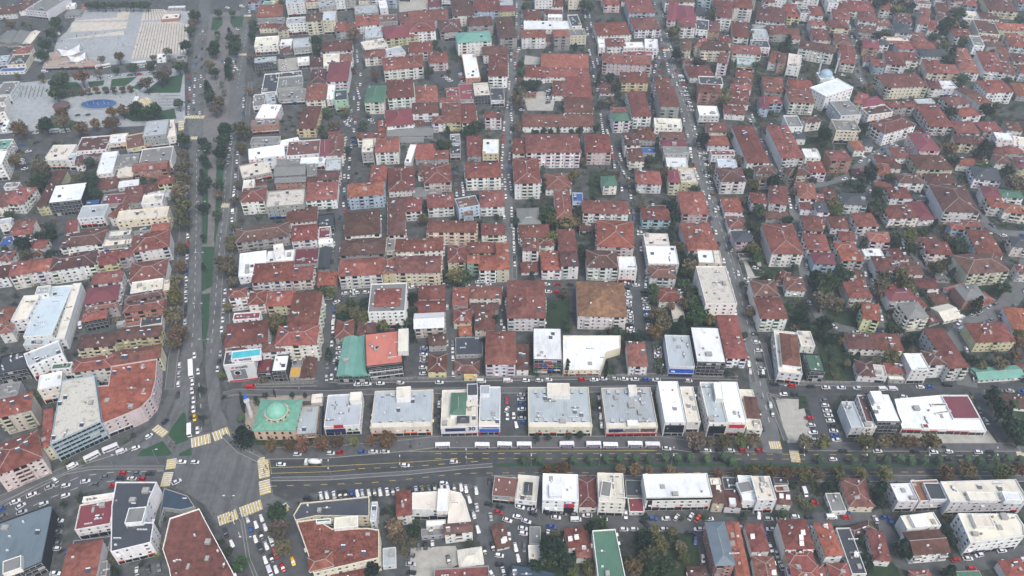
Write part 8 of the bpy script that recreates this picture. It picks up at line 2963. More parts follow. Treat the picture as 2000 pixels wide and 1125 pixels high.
hatch 2 246 -76 w 9 1008 1
car -36.9 259.1 94 w 9 858 1
car -36.7 252.2 92 k 9 856 1
hatch -36.5 245.8 -89 k 9 855 1
car 44.4 262.5 91 w 4 1170 1
car 44.4 257 -89 k 9 1171 1
car 44.4 251.5 -91 w 9 1173 1
car 44.3 246.2 -89 w 9 1174 1
hatch 158.7 261.5 181 g 9 1608 1
hatch 158.6 258.4 -2 w 9 1611 1
car 158.5 254.9 -2 w 9 1615 1
car 158.4 251.9 -0 w 9 1618 1
car 158.3 248.6 1 w 9 1621 1
hatch 158.2 245.6 181 k 9 1624 1
car 158.1 242.3 -2 w 9 1628 1
car 158 239.8 181 b 9 1630 1
car 157.9 236.9 180 w 9 1633 1
car 148.4 250.4 -0 r 9 1580 1
hatch 148.1 245.9 1 w 9 1584 1
car 147.7 241.4 182 w 9 1588 1
hatch 147.4 236.9 -0 w 9 1591 1
van 134.4 207.3 -87 w 1 1572 1
hatch 137.2 201.9 -2 r 10 1590 1
hatch 126.7 194.8 1 w 10 1553 1
hatch 132.8 194.5 2 k 10 1580 1
car 51 195.8 -96 w 10 1222 1
hatch 62.9 193.8 -2 b 10 1275 1
hatch 68.7 193.8 181 w 10 1300 1
hatch 73.5 194.3 53 w 10 1321 1
car 80 194.8 55 w 10 1349 1
car 83 193.8 52 o 10 1363 1
car 58.7 191.7 -42 k 10 1258 1
hatch 49.4 188.4 -1 w 10 1218 1
hatch 54 188.4 -1 w 10 1238 1
hatch 62.2 188.4 1 w 10 1274 1
car 67 188.4 1 w 10 1296 1
car 78.6 186.6 1 k 10 1349 1
hatch 80 182.9 -101 b 10 1358 1
car 110.6 195.6 -97 w 10 1482 1
hatch 101.5 189.4 -2 w 10 1448 1
car 111 186.4 98 b 10 1493 1
car 112 179.6 -81 w 10 1504 1
van 142.9 194.5 -1 w 10 1624 1
hatch 149.3 194.5 1 r 10 1652 1
car 166.9 194.3 -3 b 10 1729 1
hatch 169.2 191.7 -4 b 10 1743 1
car 195.4 174.5 0 w 10 1890 1
hatch 195.2 170 -0 r 10 1898 1
car -202 192.8 -1 w 2 114 1
car -201 190.1 180 k 2 113 1
car -200.1 187.2 -1 g 2 112 1
hatch -199.2 184.7 -2 k 2 112 1
car -198.1 181.6 180 g 2 110 1
hatch -197.3 179.1 181 w 2 110 1
car -191.8 177.6 101 b 2 132 1
hatch -158.8 168.8 112 w 2 267 1
hatch -154.4 169.7 -67 k 2 289 1
car -150 170.5 -69 g 2 310 1
car -192.9 167.7 1 w 2 108 1
car 1 401.4 -91 w 6 1002 0
hatch 1.1 396.1 91 w 6 1003 0
car 1.1 390.9 -88 w 6 1003 0
hatch 1.2 386 -90 w 6 1003 0
car 1.3 380.7 90 w 6 1003 0
car -0.3 417.3 91 w 6 998 0
hatch -0.2 411.7 -87 k 6 999 0
hatch -0.1 406 92 w 6 999 0
hatch -2.2 461.5 -86 w 6 993 0
hatch -1.4 453.5 96 w 6 996 0
hatch -0.7 447.2 -84 w 6 997 0
hatch 0 439.8 97 k 6 1000 0
hatch -5.4 467.6 -87 g 6 984 0
car -4.9 456.2 -87 w 6 986 0
car -4.6 447.7 -90 w 6 986 0
car -4.2 437.7 -89 w 6 987 0
hatch 3.1 647.5 -91 r 6 1006 0
hatch 2.8 638.8 -91 n 6 1006 0
car 2.5 629.3 86 w 6 1005 0
hatch 2.2 619.9 89 s 6 1005 0
hatch 0.4 576.8 -94 s 6 1001 0
hatch 0 565.6 88 w 6 1000 0
hatch -0.4 554.7 -93 w 6 999 0
hatch -0.8 545 -93 w 6 998 0
hatch 5.5 677.9 -86 w 6 1011 0
car 5.7 671.4 -87 k 6 1012 0
car 6 664.5 -87 k 6 1013 0
car 6.3 657.3 -87 w 6 1014 0
car 4.8 731.4 -92 s 6 1009 0
car 4.3 715.7 -94 g 6 1009 0
hatch -0.2 538 -90 w 6 999 0
car -0.4 530.4 -91 g 6 998 0
hatch -0.6 524.5 -91 k 6 998 0
hatch -0.8 518.3 89 s 6 998 0
hatch -5.8 532.8 87 w 6 984 0
car -6.4 514.2 -91 r 6 983 0
car -6.8 500.2 -91 w 6 981 0
hatch -7.3 482.7 -93 w 6 979 0
hatch -59.1 347.2 -173 w 13 803 0
hatch -53.9 347.8 7 w 13 821 0
car -48.7 348.4 6 w 13 838 0
hatch -39.5 349.4 8 w 13 869 0
hatch -31.7 349 -0 k 13 895 0
car -26.9 349 2 w 13 911 0
hatch -14.2 349.9 1 w 13 953 0
car 20.4 349.9 -4 w 13 1067 0
car 26.9 349.7 177 r 13 1088 0
hatch 34.4 349.4 179 k 13 1113 0
car 21 343.2 181 w 13 1070 0
hatch 25.7 343.2 181 r 13 1085 0
car -5.6 328.1 -87 k 13 981 0
car -6 317.8 -88 w 13 979 0
car 68.5 348.6 -174 g 7 1226 0
car 73.3 349 5 w 7 1242 0
hatch -97.5 341.9 -177 w 13 673 0
hatch -91.1 342.3 -176 w 13 695 0
hatch -85.3 342.8 5 w 13 714 0
car -101.3 334.5 40 w 13 657 0
car -106.2 337.5 1 w 13 642 0
hatch -101.8 328.5 -80 b 13 652 0
car -100.7 321.6 -82 w 13 651 0
van -100.1 316.1 -83 w 13 650 1
hatch -99.5 311.5 -84 w 13 650 0
car -98.9 306.1 -84 k 13 648 0
hatch -98.4 301.4 -85 w 13 648 0
car -116.3 461.5 -81 w 13 673 0
hatch -115 452.3 -81 k 13 672 0
car -114 445.1 -80 s 13 672 0
hatch -112.9 436.1 97 k 13 671 0
car -111.8 428.6 -81 w 13 671 0
hatch -112.3 414.9 95 k 13 663 0
car -135.1 652.4 -81 s 13 697 0
car -133.5 642.9 -81 w 13 697 0
hatch -131.9 634 -81 w 13 698 0
car -130.1 623.5 -82 g 13 699 0
hatch -127.4 592.8 -73 g 13 695 0
car -125.3 585.2 -76 s 13 697 0
hatch -123.5 579 -75 w 13 699 0
car -121.5 571.6 -73 w 13 702 0
hatch -120.9 561.4 -83 w 13 700 0
car -119.8 553.8 -82 w 13 700 0
hatch -126.6 533 -28 w 13 674 0
car -124.3 529.1 152 w 13 679 0
car -121.9 525.3 -27 g 13 684 0
car -117.6 512 169 k 13 690 0
car -115.9 506 -11 b 13 692 0
hatch -114.5 500.8 171 g 13 693 0
car 129.4 500.8 -93 k 5 1345 0
van 129.1 494.1 -93 w 5 1347 1
car 128.7 487 -94 w 5 1349 0
car 128.3 480.6 89 g 5 1351 0
hatch 128.1 470.2 93 w 5 1356 0
hatch 128.4 465.4 95 w 5 1359 0
hatch 128.7 459.8 -86 w 5 1362 0
hatch 135.4 465.4 -94 w 5 1378 0
car 132.4 437 -97 w 5 1385 0
car 133.8 422.3 -92 w 5 1397 0
car 129.5 423.6 86 k 5 1383 0
car 128.1 405.5 87 b 5 1389 0
van 139.9 606.1 -1 w 5 1329 1
car 139.9 599.9 1 w 5 1332 0
car 139.8 592.9 179 r 5 1334 0
hatch 139.8 587.7 -0 w 5 1336 0
car 139.7 581.5 -0 w 5 1338 0
car 139.6 575.4 179 w 5 1340 0
car 139.6 568.9 0 s 5 1343 0
hatch 139.5 563.5 1 w 5 1345 0
car 139.5 557.7 -1 w 5 1347 0
car 139.4 551.5 2 w 5 1350 0
car 133 606.9 -86 w 5 1313 0
car 134.4 593.4 -86 w 5 1321 0
car 135.8 579.3 -84 s 5 1330 0
hatch 126.2 677.1 -25 w 5 1275 0
hatch 131.9 658.6 -24 r 5 1293 0
hatch 127.2 653.2 -94 w 5 1284 0
hatch 126.4 640.3 88 w 5 1287 0
hatch 125.5 624.4 81 k 5 1290 0
car 123.8 615.1 -101 r 5 1289 0
car 122 605.5 -99 s 13 1287 0
hatch 113.8 588.1 -101 w 13 1273 0
car 112.5 581.2 -102 s 13 1272 0
car 111.2 574.2 78 k 13 1271 0
hatch 110 568 -101 b 13 1271 0
hatch 108.7 560.8 81 g 13 1269 0
hatch 107.6 555 -100 w 13 1269 0
hatch 106.4 548.5 -101 b 13 1268 0
car 138.5 490.6 -1 w 5 1374 0
hatch 137.9 483.1 -2 w 5 1377 0
hatch 137.3 475.5 -0 w 5 1379 0
hatch 136.8 468 -1 g 5 1381 0
car 136.3 461.4 178 w 5 1383 0
car 135.7 454.1 179 w 5 1385 0
car 135.2 446.7 181 s 5 1387 0
car 134.7 439.8 182 n 5 1390 0
hatch 136.4 330.3 0 w 5 1464 0
hatch 135.8 323.9 181 k 5 1467 0
car 135.1 316.6 0 g 5 1471 0
car 134.4 308.9 0 k 5 1474 0
hatch 133.8 302.6 1 w 5 1477 0
car 133.3 296.4 -1 w 5 1480 0
hatch 132.6 289.4 0 k 5 1484 1
car 132.1 283.4 1 s 5 1487 1
hatch 131.6 277.8 2 k 4 1490 1
hatch 135.9 338.8 -93 k 5 1457 0
car 127 326 -95 w 5 1436 0
car 134.9 488.9 -95 w 5 1366 0
car 140.2 354.5 169 w 13 1459 0
hatch 140.4 351.2 -10 w 13 1462 0
hatch 140.5 347.6 -7 w 13 1466 0
hatch 147.1 364.6 -20 w 13 1475 0
car 149.5 361.3 -20 g 13 1485 0
hatch 67.1 654.2 96 w 7 1150 0
car 67.6 646.9 -87 w 7 1152 0
car 68.1 639.5 93 g 7 1154 0
car 68.7 631.6 95 w 7 1157 0
hatch 69.2 624.2 -85 w 7 1159 0
hatch 66.7 620.4 -88 g 7 1154 0
hatch 67.4 606.8 93 w 7 1158 0
hatch 68 596.4 93 w 7 1162 0
car 68.7 583.6 -86 s 7 1166 0
hatch 68.3 544.4 90 w 7 1172 0
car 68.2 537.8 89 s 7 1174 0
car 68.2 531.1 -92 w 7 1175 0
hatch 68.1 524.7 -89 w 7 1176 0
car 68.1 518.4 -89 w 7 1177 0
car 72.4 498.6 91 w 7 1193 0
car 72.3 492.7 -89 w 7 1195 0
car 72.3 485.9 -92 r 7 1197 0
car 72.3 479.7 -92 g 7 1198 0
car 72.3 473.9 -90 w 7 1199 0
hatch 75.5 477.2 -80 g 7 1207 0
hatch 76.7 471.4 -79 g 7 1212 0
car 77.8 466.5 102 w 7 1217 0
car 78.9 461.3 103 g 7 1221 0
car 80.7 458.1 89 w 7 1228 0
car 80.4 451.1 -90 w 7 1229 0
car 80.1 444.1 -91 k 7 1230 0
car 79.8 437.4 -91 w 7 1231 0
car 79.9 429.1 -92 k 7 1234 0
car 79.6 421 -92 g 7 1236 0
hatch 79.3 413.6 -93 b 7 1238 0
hatch 79.1 406.6 88 k 7 1239 0
car 80.1 398.5 -93 w 7 1246 0
car 80.2 382.6 -94 w 7 1252 0
car 269.7 496.4 36 b 12 1725 0
hatch 252.1 485.6 29 w 12 1687 0
van 236.5 456.3 -33 w 12 1670 1
van 253.8 321.9 23 w 12 1877 1
van 249.9 312.5 26 w 12 1877 1
hatch 211.1 334.2 78 k 12 1715 0
car 209.8 327.4 -99 g 12 1718 0
hatch 208.7 321.3 -100 w 12 1721 0
van 243.8 385.6 -90 w 12 1763 1
car 311.4 395.9 -1 w 12 1960 0
hatch 311.3 459.3 -23 k 12 1878 0
car 198.3 400.6 -107 w 12 1607 0
hatch 182.4 397.4 -101 w 12 1561 0
car 178.8 376.7 -101 w 12 1567 0
hatch 296.1 641.2 -106 w 12 1671 0
hatch 292.5 626.7 -105 k 12 1674 0
car 289.7 615.6 -106 k 12 1675 0
hatch 274.7 608.6 -12 w 12 1646 0
car 201.4 616.2 85 w 13 1469 0
car 199.4 597.4 85 k 13 1474 0
hatch 197.6 579.3 -96 k 13 1480 0
car 185.9 559.5 -63 w 13 1462 0
hatch 189.7 551.7 -64 g 13 1476 0
car 391.4 694.6 0 w 12 1840 0
car 386.9 680.9 0 w 12 1842 0
van 312.7 461.2 -36 k 12 1880 1
car -341.2 604.1 -168 w 11 193 0
car -333.3 605.7 12 w 11 213 0
car -325.1 607.4 13 w 11 234 0
car -317.4 608.9 11 g 11 253 0
car -310 610.4 12 r 11 272 0
car -303 611.8 11 w 11 290 0
car -295 613.5 11 w 11 309 0
hatch -287.5 615 -169 s 11 328 0
car -279.3 616.7 -170 w 11 349 0
car -360.5 604 -165 w 11 147 0
car -345.7 607.9 13 s 11 186 0
bus -344.7 622.7 21 w 11 202 1
bus -316.2 627.8 14 w 11 272 1
hatch -321.9 621.5 -166 g 11 253 0
car -312.5 623.7 12 w 11 277 0
car -303.6 625.9 -166 w 11 299 0
hatch -385.7 599.8 2 y 11 84 0
van -390.6 614.9 1 w 11 88 1
car -409.5 687.9 -58 w 11 115 0
car -400.3 673.4 -57 w 11 122 0
hatch -390.7 658.3 121 w 11 129 0
hatch -363.7 516.7 9 r 11 47 0
car -355.7 518.1 9 w 11 69 0
mini -342 520.3 11 w 11 108 1
mini -334.3 520.3 13 w 11 128 1
hatch -357.3 493.2 -157 k 11 35 0
hatch -354.5 489 22 g 13 38 0
hatch -352.1 485.3 -156 w 13 40 0
hatch -349.8 481.8 -159 w 13 41 0
hatch -347.2 477.7 -156 w 13 44 0
hatch -344.8 474 -155 k 13 46 0
car -342.7 470.8 -156 w 13 47 0
car -359.2 502.6 25 b 11 42 0
car -349.6 505.3 23 k 11 71 0
car -350 493.3 23 w 11 55 0
hatch -197.1 639.8 -1 k 13 552 0
hatch -195.3 633.9 -1 w 13 553 0
car -193.3 627.3 -1 w 13 554 0
car -191.6 621.7 181 w 13 555 0
car -57.2 608.4 13 k 13 865 0
car -55.2 605.6 11 w 13 869 0
car -52.8 602.2 10 w 13 874 0
car -50.7 599.2 13 w 13 879 0
car -42.6 610.6 169 w 13 899 0
car -42 605.9 -12 s 13 901 0
hatch -41.3 601.3 -12 r 13 902 0
car -40.7 597.1 -12 w 13 903 0
car 29.7 582.6 -159 w 13 1071 0
car 29.4 578.7 -160 g 13 1071 0
hatch 29.1 574.8 23 g 13 1071 0
car 28.9 571.3 21 w 13 1070 0
car 28.6 567.5 -157 s 13 1070 0
car 28.3 563.6 -159 g 13 1069 0
hatch 8.9 567.9 157 w 13 1022 0
hatch 8.6 564.1 157 k 13 1021 0
hatch 8.2 559.5 -24 g 13 1020 0
car 7.8 555.7 160 k 13 1019 0
car 7.5 551.8 -21 w 13 1018 0
hatch 7.2 548.3 157 k 13 1018 0
car -124.8 535.7 -11 w 13 680 0
hatch -124.2 538.8 -12 s 13 683 0
car -123.6 541.6 169 g 13 685 0
car -110.2 541.7 1 k 13 720 0
car -107.9 537 178 w 13 724 0
hatch -106 532.9 2 s 13 727 0
hatch 143.9 723.2 -97 w 5 1300 0
hatch 136.8 731.2 -93 k 5 1283 0
hatch 139.8 685 -94 w 5 1303 0
car 139.2 653.2 -95 w 5 1311 0
car 138.4 641.5 84 w 5 1313 0
car 138.7 634.3 -97 r 5 1317 0
car -40 464.7 -83 b 13 887 0
hatch -39.3 457.9 95 k 13 889 0
hatch -38.6 451.7 -85 g 13 890 0
car -37.9 445.4 94 n 13 891 0
car -37.3 440.3 -83 w 13 891 0
hatch -34 452 -84 w 13 903 0
hatch -33.4 446.2 -83 w 13 904 0
car -32.8 441 -86 w 13 905 0
car -232.9 294.3 -73 w 13 157 0
van -241.3 315.3 -68 w 13 157 1
car 137.6 752.7 -96 s 5 1278 0
hatch 136.5 741.6 82 r 5 1279 0
hatch 144.2 752 -97 k 5 1292 0
hatch 143 740.9 84 k 5 1293 0
hatch 134.4 708.6 89 s 5 1284 0
hatch 134.2 703 87 w 5 1285 0
hatch 133.9 697.4 -91 k 5 1286 0
car 133.5 686.2 89 w 5 1288 0
hatch 133.1 675 -94 w 5 1291 0
hatch 141.6 725.1 -92 w 5 1294 0
car 141.4 719.5 87 g 5 1295 0
car 140.7 702.7 -92 n 5 1299 0
hatch 140.5 697.1 86 r 5 1300 0
car 140.3 691.5 87 k 5 1302 0
car 139.9 680.3 -92 w 5 1304 0
car 132 644.3 -91 w 5 1298 0
hatch 131.5 627.5 -93 w 5 1302 0
hatch 131.1 616.3 -92 w 5 1305 0
hatch 130.7 605.1 -93 k 5 1308 0
hatch 139.2 660.8 89 w 5 1309 0
hatch 137.7 616.1 -90 r 5 1321 0
hatch 130.8 584.3 92 g 5 1316 0
car 131 573.1 91 s 5 1320 0
car 131.3 561.9 91 g 5 1325 0
hatch 131.5 550.7 -88 s 5 1330 0
car 137.2 595.6 -88 g 5 1327 0
hatch 137.9 562 -88 k 5 1341 0
hatch 131.3 536.9 -90 w 5 1335 0
car 130.9 525.7 88 g 5 1339 0
car 130.6 514.5 88 w 5 1343 0
car 129.3 475.3 -92 r 5 1357 0
car 137.5 525.4 -92 w 5 1356 0
hatch 137.2 514.2 -93 w 5 1360 0
hatch 137 508.7 87 k 5 1362 0
car 136.8 503.1 90 w 5 1364 0
hatch 136.6 497.5 90 n 5 1366 0
car 129.3 441.8 -90 w 5 1373 0
car 129.4 430.6 89 w 5 1379 0
hatch 129.6 413.8 90 k 5 1389 0
car 136.1 425.1 92 w 5 1402 0
hatch 129.7 399 -92 w 5 1397 0
hatch 129.5 387.8 89 k 5 1403 0
hatch 129.3 371 -89 w 5 1413 0
hatch 129.1 359.8 89 w 5 1419 0
car 129 354.2 90 w 5 1423 0
car 136.1 387.7 -91 b 5 1424 0
hatch 136 382.1 88 w 5 1427 0
car 135.7 359.7 -90 w 5 1441 0
hatch 128.8 344.6 88 w 5 1429 0
car 127.4 305.5 89 k 5 1452 0
car 126.6 292.4 86 n 5 1459 0
car 126.1 286.8 -95 w 5 1462 1
hatch 125.6 281.2 -95 s 5 1465 1
hatch 132.2 280.6 -93 w 5 1489 1
car 124 253.5 88 k 5 1482 1
car 130.9 258.8 -92 s 5 1504 1
car 130.6 253.2 -94 g 9 1508 1
hatch 123.4 243.8 86 k 5 1489 1
hatch 123.1 631.1 77 b 13 1282 0
car 121.7 625.7 75 w 13 1280 0
hatch 120.3 620.3 75 k 13 1279 0
car 118.9 614.9 -103 w 13 1277 0
car 132.8 651.7 -106 w 5 1298 0
car 128.5 635.5 -105 r 5 1293 0
car 127.1 630.1 77 k 5 1291 0
car 116.4 604.8 79 k 13 1274 0
hatch 115.3 599.3 80 k 13 1274 0
hatch 117.2 587.5 80 s 13 1282 0
hatch 109.6 549 -103 s 13 1276 0
car 4.4 752.2 -91 w 6 1008 0
hatch 4.3 746.6 -88 w 6 1008 0
hatch 4.2 724.2 89 w 6 1008 0
hatch 4.1 707.4 -90 w 6 1008 0
car 9.5 752.2 -90 w 6 1019 0
car 9.4 746.6 -91 g 6 1019 0
hatch 9.4 741 -92 g 6 1019 0
car 9.3 735.4 -91 w 6 1019 0
car 9.3 724.2 -92 w 6 1019 0
hatch 9.2 713 -90 w 6 1019 0
car 9.1 701.8 -89 w 6 1019 0
car 3.7 692.3 -97 g 6 1007 0
hatch 3.2 686.7 -97 s 6 1006 0
car 0 653.3 85 k 6 1000 0
car -0.5 647.7 83 w 6 998 0
car 8.3 686.2 85 b 6 1017 0
hatch 5.1 652.8 -95 w 6 1011 0
car -0.9 641.4 90 k 6 998 0
car -1 635.8 88 w 6 997 0
car -2.1 596.6 89 w 6 995 0
hatch -2.2 591 89 w 6 994 0
hatch -2.4 585.4 87 w 6 994 0
hatch 3.8 624.4 -93 r 6 1008 0
car 3.3 607.6 88 g 6 1007 0
hatch 3.2 602 90 w 6 1007 0
hatch 2.9 590.8 -93 g 6 1006 0
car 2.4 574.1 -93 w 6 1005 0
car -3.2 562.2 -94 s 6 992 0
hatch -3.6 556.7 -95 w 6 990 0
car -6.1 523.6 -90 w 6 984 0
car -6.4 506.8 90 r 6 983 0
hatch -6.7 490 -92 w 6 981 0
hatch -7 473.2 -92 w 6 980 0
hatch -1.3 506.7 89 k 6 996 0
hatch -1.6 489.9 88 w 6 995 0
car -1.7 484.3 -92 w 6 995 0
hatch -1.8 478.7 -91 k 6 994 0
car -2 473.1 -90 b 6 994 0
car -7.1 462.2 91 w 6 980 0
hatch -6.6 451.1 91 w 6 981 0
hatch -0.3 423.3 -89 w 6 998 0
hatch -5.1 415.1 93 w 6 984 0
car -4.6 403.9 94 k 6 985 0
hatch -4.2 392.7 -86 w 6 987 0
hatch -3.9 387.1 -87 w 6 987 0
hatch -3.7 381.5 93 w 6 988 0
hatch 1.6 373.6 -90 k 6 1005 0
hatch 1.6 368 -88 w 6 1005 0
car 69.7 757.9 88 k 7 1140 0
car 69.5 752.3 88 w 7 1140 0
hatch 69.2 741.1 89 w 7 1141 0
car 68.7 724.3 -90 w 7 1143 0
car 73.9 763.3 87 k 7 1148 0
car 73.8 757.7 -90 k 7 1148 0
hatch 73 729.8 87 s 7 1151 0
car 72.8 724.2 89 w 7 1151 0
hatch 68.6 697.1 -91 w 7 1146 0
hatch 68.6 685.9 91 w 7 1148 0
car 68.7 669.1 90 r 7 1151 0
hatch 72.6 713.9 -88 g 7 1152 0
car 72.7 708.3 -91 w 7 1153 0
hatch 72.7 702.7 90 s 7 1154 0
hatch 72.7 685.9 -90 s 7 1157 0
hatch 72.7 680.3 91 w 7 1158 0
hatch 69 618.9 -88 b 7 1160 0
hatch 69 613.3 89 k 7 1161 0
car 72.9 635.7 -90 w 7 1166 0
car 73 630.1 -90 w 7 1167 0
hatch 73.1 618.9 91 r 7 1169 0
car 73.1 613.3 -91 w 7 1171 0
hatch 73.2 602.1 -91 r 7 1173 0
hatch 69.4 578.4 90 b 7 1168 0
hatch 69.6 572.8 93 g 7 1170 0
car 73.8 567.3 91 g 7 1181 0
car 74.5 539.3 -90 w 7 1189 0
hatch 71.1 521.5 92 w 7 1185 0
car 71.5 515.9 -84 w 7 1187 0
hatch 76.7 499.4 -86 k 7 1205 0
hatch 77.4 488.3 -88 w 7 1210 0
car 77.8 482.7 94 s 7 1212 0
car 74.7 451.9 -90 k 7 1212 0
car 74.7 446.3 -91 w 7 1214 0
car 75.2 431.9 96 k 7 1220 0
car 76.5 420.8 -84 w 7 1227 0
hatch 82 404.2 91 g 7 1249 0
hatch 82.2 398.6 91 w 7 1252 0
hatch 82.1 377.8 87 s 7 1259 0
hatch 80.8 361 85 w 7 1262 0
car 75.9 355 -102 g 7 1248 0
car 79.9 354.2 -103 w 7 1262 0
car 78.8 348.7 81 w 7 1260 0
hatch -98.1 338.3 198 g 13 669 0
hatch -92.4 339.7 187 s 13 689 0
hatch -93 343.8 190 w 13 689 0
car -80.6 341.6 11 w 13 730 0
hatch -69.6 343.4 10 k 13 767 0
hatch -64.1 344.4 189 w 13 786 0
hatch -75.8 346.5 188 w 13 748 0
hatch -70.3 347.5 188 g 13 766 0
car -64.7 348.4 191 w 13 785 0
hatch -46 346.6 186 w 13 847 0
hatch -36.3 347.3 2 g 13 879 0
hatch -19.5 347.7 3 w 13 935 0
car -30.8 351.6 3 w 13 898 0
car -19.6 351.8 -0 w 13 935 0
hatch 8.6 348.1 0 w 13 1028 0
hatch 50.4 347.1 -2 w 13 1167 0
car 56 346.9 -1 k 13 1186 0
car 67.2 346.4 179 k 13 1223 0
hatch 56.2 351 -2 w 13 1185 0
car 67.4 350.5 -3 w 13 1222 0
hatch -137.4 680.7 -87 r 13 700 0
car -133.2 686.7 -87 s 13 711 0
hatch -132.8 681.1 93 w 13 711 0
car -132.3 675.5 94 w 13 710 0
car -131.9 669.9 97 b 13 709 0
car -131.4 664.3 -84 k 13 708 0
car -132.6 626 -82 k 13 694 0
car -131.2 614.8 97 r 13 693 0
car -127.7 587.1 -82 n 13 692 0
car -126.4 575.9 96 b 13 691 0
car -125.7 570.4 -83 w 13 691 0
car -126 609.9 -84 w 13 704 0
hatch -123.9 593.2 95 w 13 703 0
hatch -124.6 550.8 93 s 13 686 0
hatch -124.5 545.2 -87 g 13 685 0
hatch -122.6 510.4 -86 s 13 676 0
car -121.9 499.3 -85 s 13 673 0
hatch -119.6 538.7 -89 r 13 694 0
hatch -119.3 533.1 92 w 13 693 0
car -118.6 521.9 -85 w 13 691 0
hatch -117.3 499.5 -87 s 13 685 0
car -119.9 477 96 w 13 669 0
hatch -117.4 454.7 -85 n 13 666 0
car -116.8 449.2 96 g 13 666 0
car -115.9 483.1 97 w 13 683 0
hatch -115.3 477.5 -83 k 13 682 0
hatch -114.7 472 95 w 13 681 0
hatch -113.4 460.8 -84 w 13 680 0
hatch -112.8 455.3 95 k 13 680 0
hatch -111 438.2 -88 g 13 677 0
car -109.7 421.4 -86 r 13 674 0
car -111.4 387.4 -85 w 13 652 0
car -110.9 381.8 -87 g 13 650 0
hatch -109.9 370.6 94 k 13 648 0
car -106.4 382.2 96 w 13 665 0
hatch -108.7 358.1 -82 w 13 645 0
car -104.1 358.6 -84 g 13 660 0
hatch -37.1 330.4 91 w 13 873 0
car -34 330.5 -89 n 13 884 0
car -35.6 301.7 -86 s 13 872 0
car -32.5 301.9 -88 g 13 883 0
hatch -32.1 296.4 -86 w 13 884 0
hatch -31.7 290.8 94 w 13 884 1
hatch -30.9 279.6 95 w 13 885 1
car -6.2 345.5 86 w 13 979 0
car -3.3 339.8 86 g 13 989 0
hatch -3.5 334.2 89 w 13 988 0
hatch -4.5 312.5 -93 w 13 984 0
hatch -10.5 213 -91 k 1 956 1
car -15.9 199.5 100 w 10 931 1
car -9.5 194.7 100 s 10 958 1
hatch -11.9 178.3 -76 k 10 946 1
hatch -3.8 168.8 105 w 10 982 1
car -6.2 197 -12 r 10 972 1
hatch 2.2 194.8 165 w 10 1009 1
car 3.6 199.7 -17 w 10 1015 1
car 9 198.2 162 s 10 1038 1
hatch 16.9 196.5 -2 k 10 1073 1
car 22.5 196.1 -4 g 10 1097 1
hatch 28.1 195.7 -5 g 10 1122 1
car 33.7 195.3 178 w 10 1146 1
car 82.5 188.5 180 w 10 1364 1
hatch 88.1 188.6 181 k 10 1389 1
hatch 93.7 188.7 181 b 10 1414 1
hatch 88 193.7 2 w 10 1385 1
car 114.4 188.5 178 w 10 1505 1
car 120 188.4 0 k 10 1530 1
hatch 114.5 193.6 -0 s 10 1500 1
car 120.1 193.5 -0 w 10 1525 1
car 130.9 189 13 w 10 1578 1
car 150.2 197.4 8 b 10 1652 1
hatch 162.2 193.4 94 w 10 1710 1
hatch 182.8 167.8 7 k 10 1844 1
car 190 173.9 10 r 10 1866 1
hatch 201 176.1 193 w 10 1912 1
hatch 218 174 191 w 10 1994 1
car 211.6 178.1 9 w 10 1956 1
hatch 81.8 174.5 -91 w 10 1372 1
hatch 81.5 168.9 -92 k 10 1375 1
car 114 176.8 -86 s 10 1516 1
car 114.6 171.2 98 w 10 1525 1
car 181.7 536.6 97 w 13 1464 0
car 182.2 531 97 k 13 1468 0
hatch 182.7 525.5 95 w 13 1473 0
hatch 184.8 542.5 -86 w 13 1469 0
car 185.8 531.4 93 k 13 1478 0
car 183.9 507.7 -90 s 13 1487 0
hatch 183.7 496.5 -92 k 13 1493 0
hatch 183.6 490.9 -92 w 13 1496 0
car 183.3 474.1 -90 w 12 1506 0
car 187.2 490.9 90 s 12 1506 0
hatch 184.2 465.1 107 g 12 1515 0
hatch 185.9 459.8 -71 w 12 1524 0
hatch 187.6 466.2 -73 s 12 1524 0
hatch 186.2 439.2 -100 w 12 1539 0
hatch 185.4 433.6 -97 w 12 1541 0
hatch 190.6 444.2 82 w 12 1548 0
car 189.8 438.7 83 r 12 1550 0
car 184.4 426.7 -97 w 12 1543 0
hatch 181.9 410.1 -100 k 12 1549 0
hatch 188 426.2 -99 w 12 1554 0
car 180.3 399.3 80 g 12 1552 0
hatch 179.5 393.7 -97 k 12 1555 0
car 178 383.9 -101 s 12 1558 0
hatch 177.1 378.3 -101 w 12 1560 0
hatch 178.7 366.7 81 s 12 1575 0
hatch 177.1 356.7 84 s 12 1579 0
car 176.4 351.1 -98 k 12 1581 0
hatch 171.4 334.2 97 w 12 1580 0
car 175.5 329 96 g 12 1599 0
car 179.6 314.7 -43 w 12 1627 0
car 190.8 310 166 s 12 1672 0
hatch 207 306.9 174 g 12 1733 0
car 201.9 311.1 -5 b 12 1710 0
car 207.4 310.5 176 w 12 1730 0
car 213 309.8 174 w 12 1750 0
hatch 199.6 448.8 189 k 12 1570 0
hatch 205.1 449.7 187 w 12 1586 0
car 229.9 458.3 202 w 12 1649 0
car 218.2 457.3 202 k 12 1617 0
hatch 244 470.9 49 r 12 1677 0
car 237.5 469.2 49 k 12 1661 0
hatch 254.6 481 40 w 12 1698 0
car 263.2 488.2 221 w 12 1714 0
car 248 480.2 39 w 12 1680 0
hatch 260.9 491 218 s 12 1706 0
car 275.6 497.1 212 r 12 1739 0
car 280.3 500.1 30 w 12 1749 0
hatch 278.4 503.2 31 w 12 1741 0
car 299.3 513.1 38 r 12 1787 0
hatch 303.8 516.5 217 w 12 1796 0
hatch 297.2 515.9 216 w 12 1779 0
hatch 306 522.7 219 r 12 1795 0
car 240 445 -108 k 12 1690 0
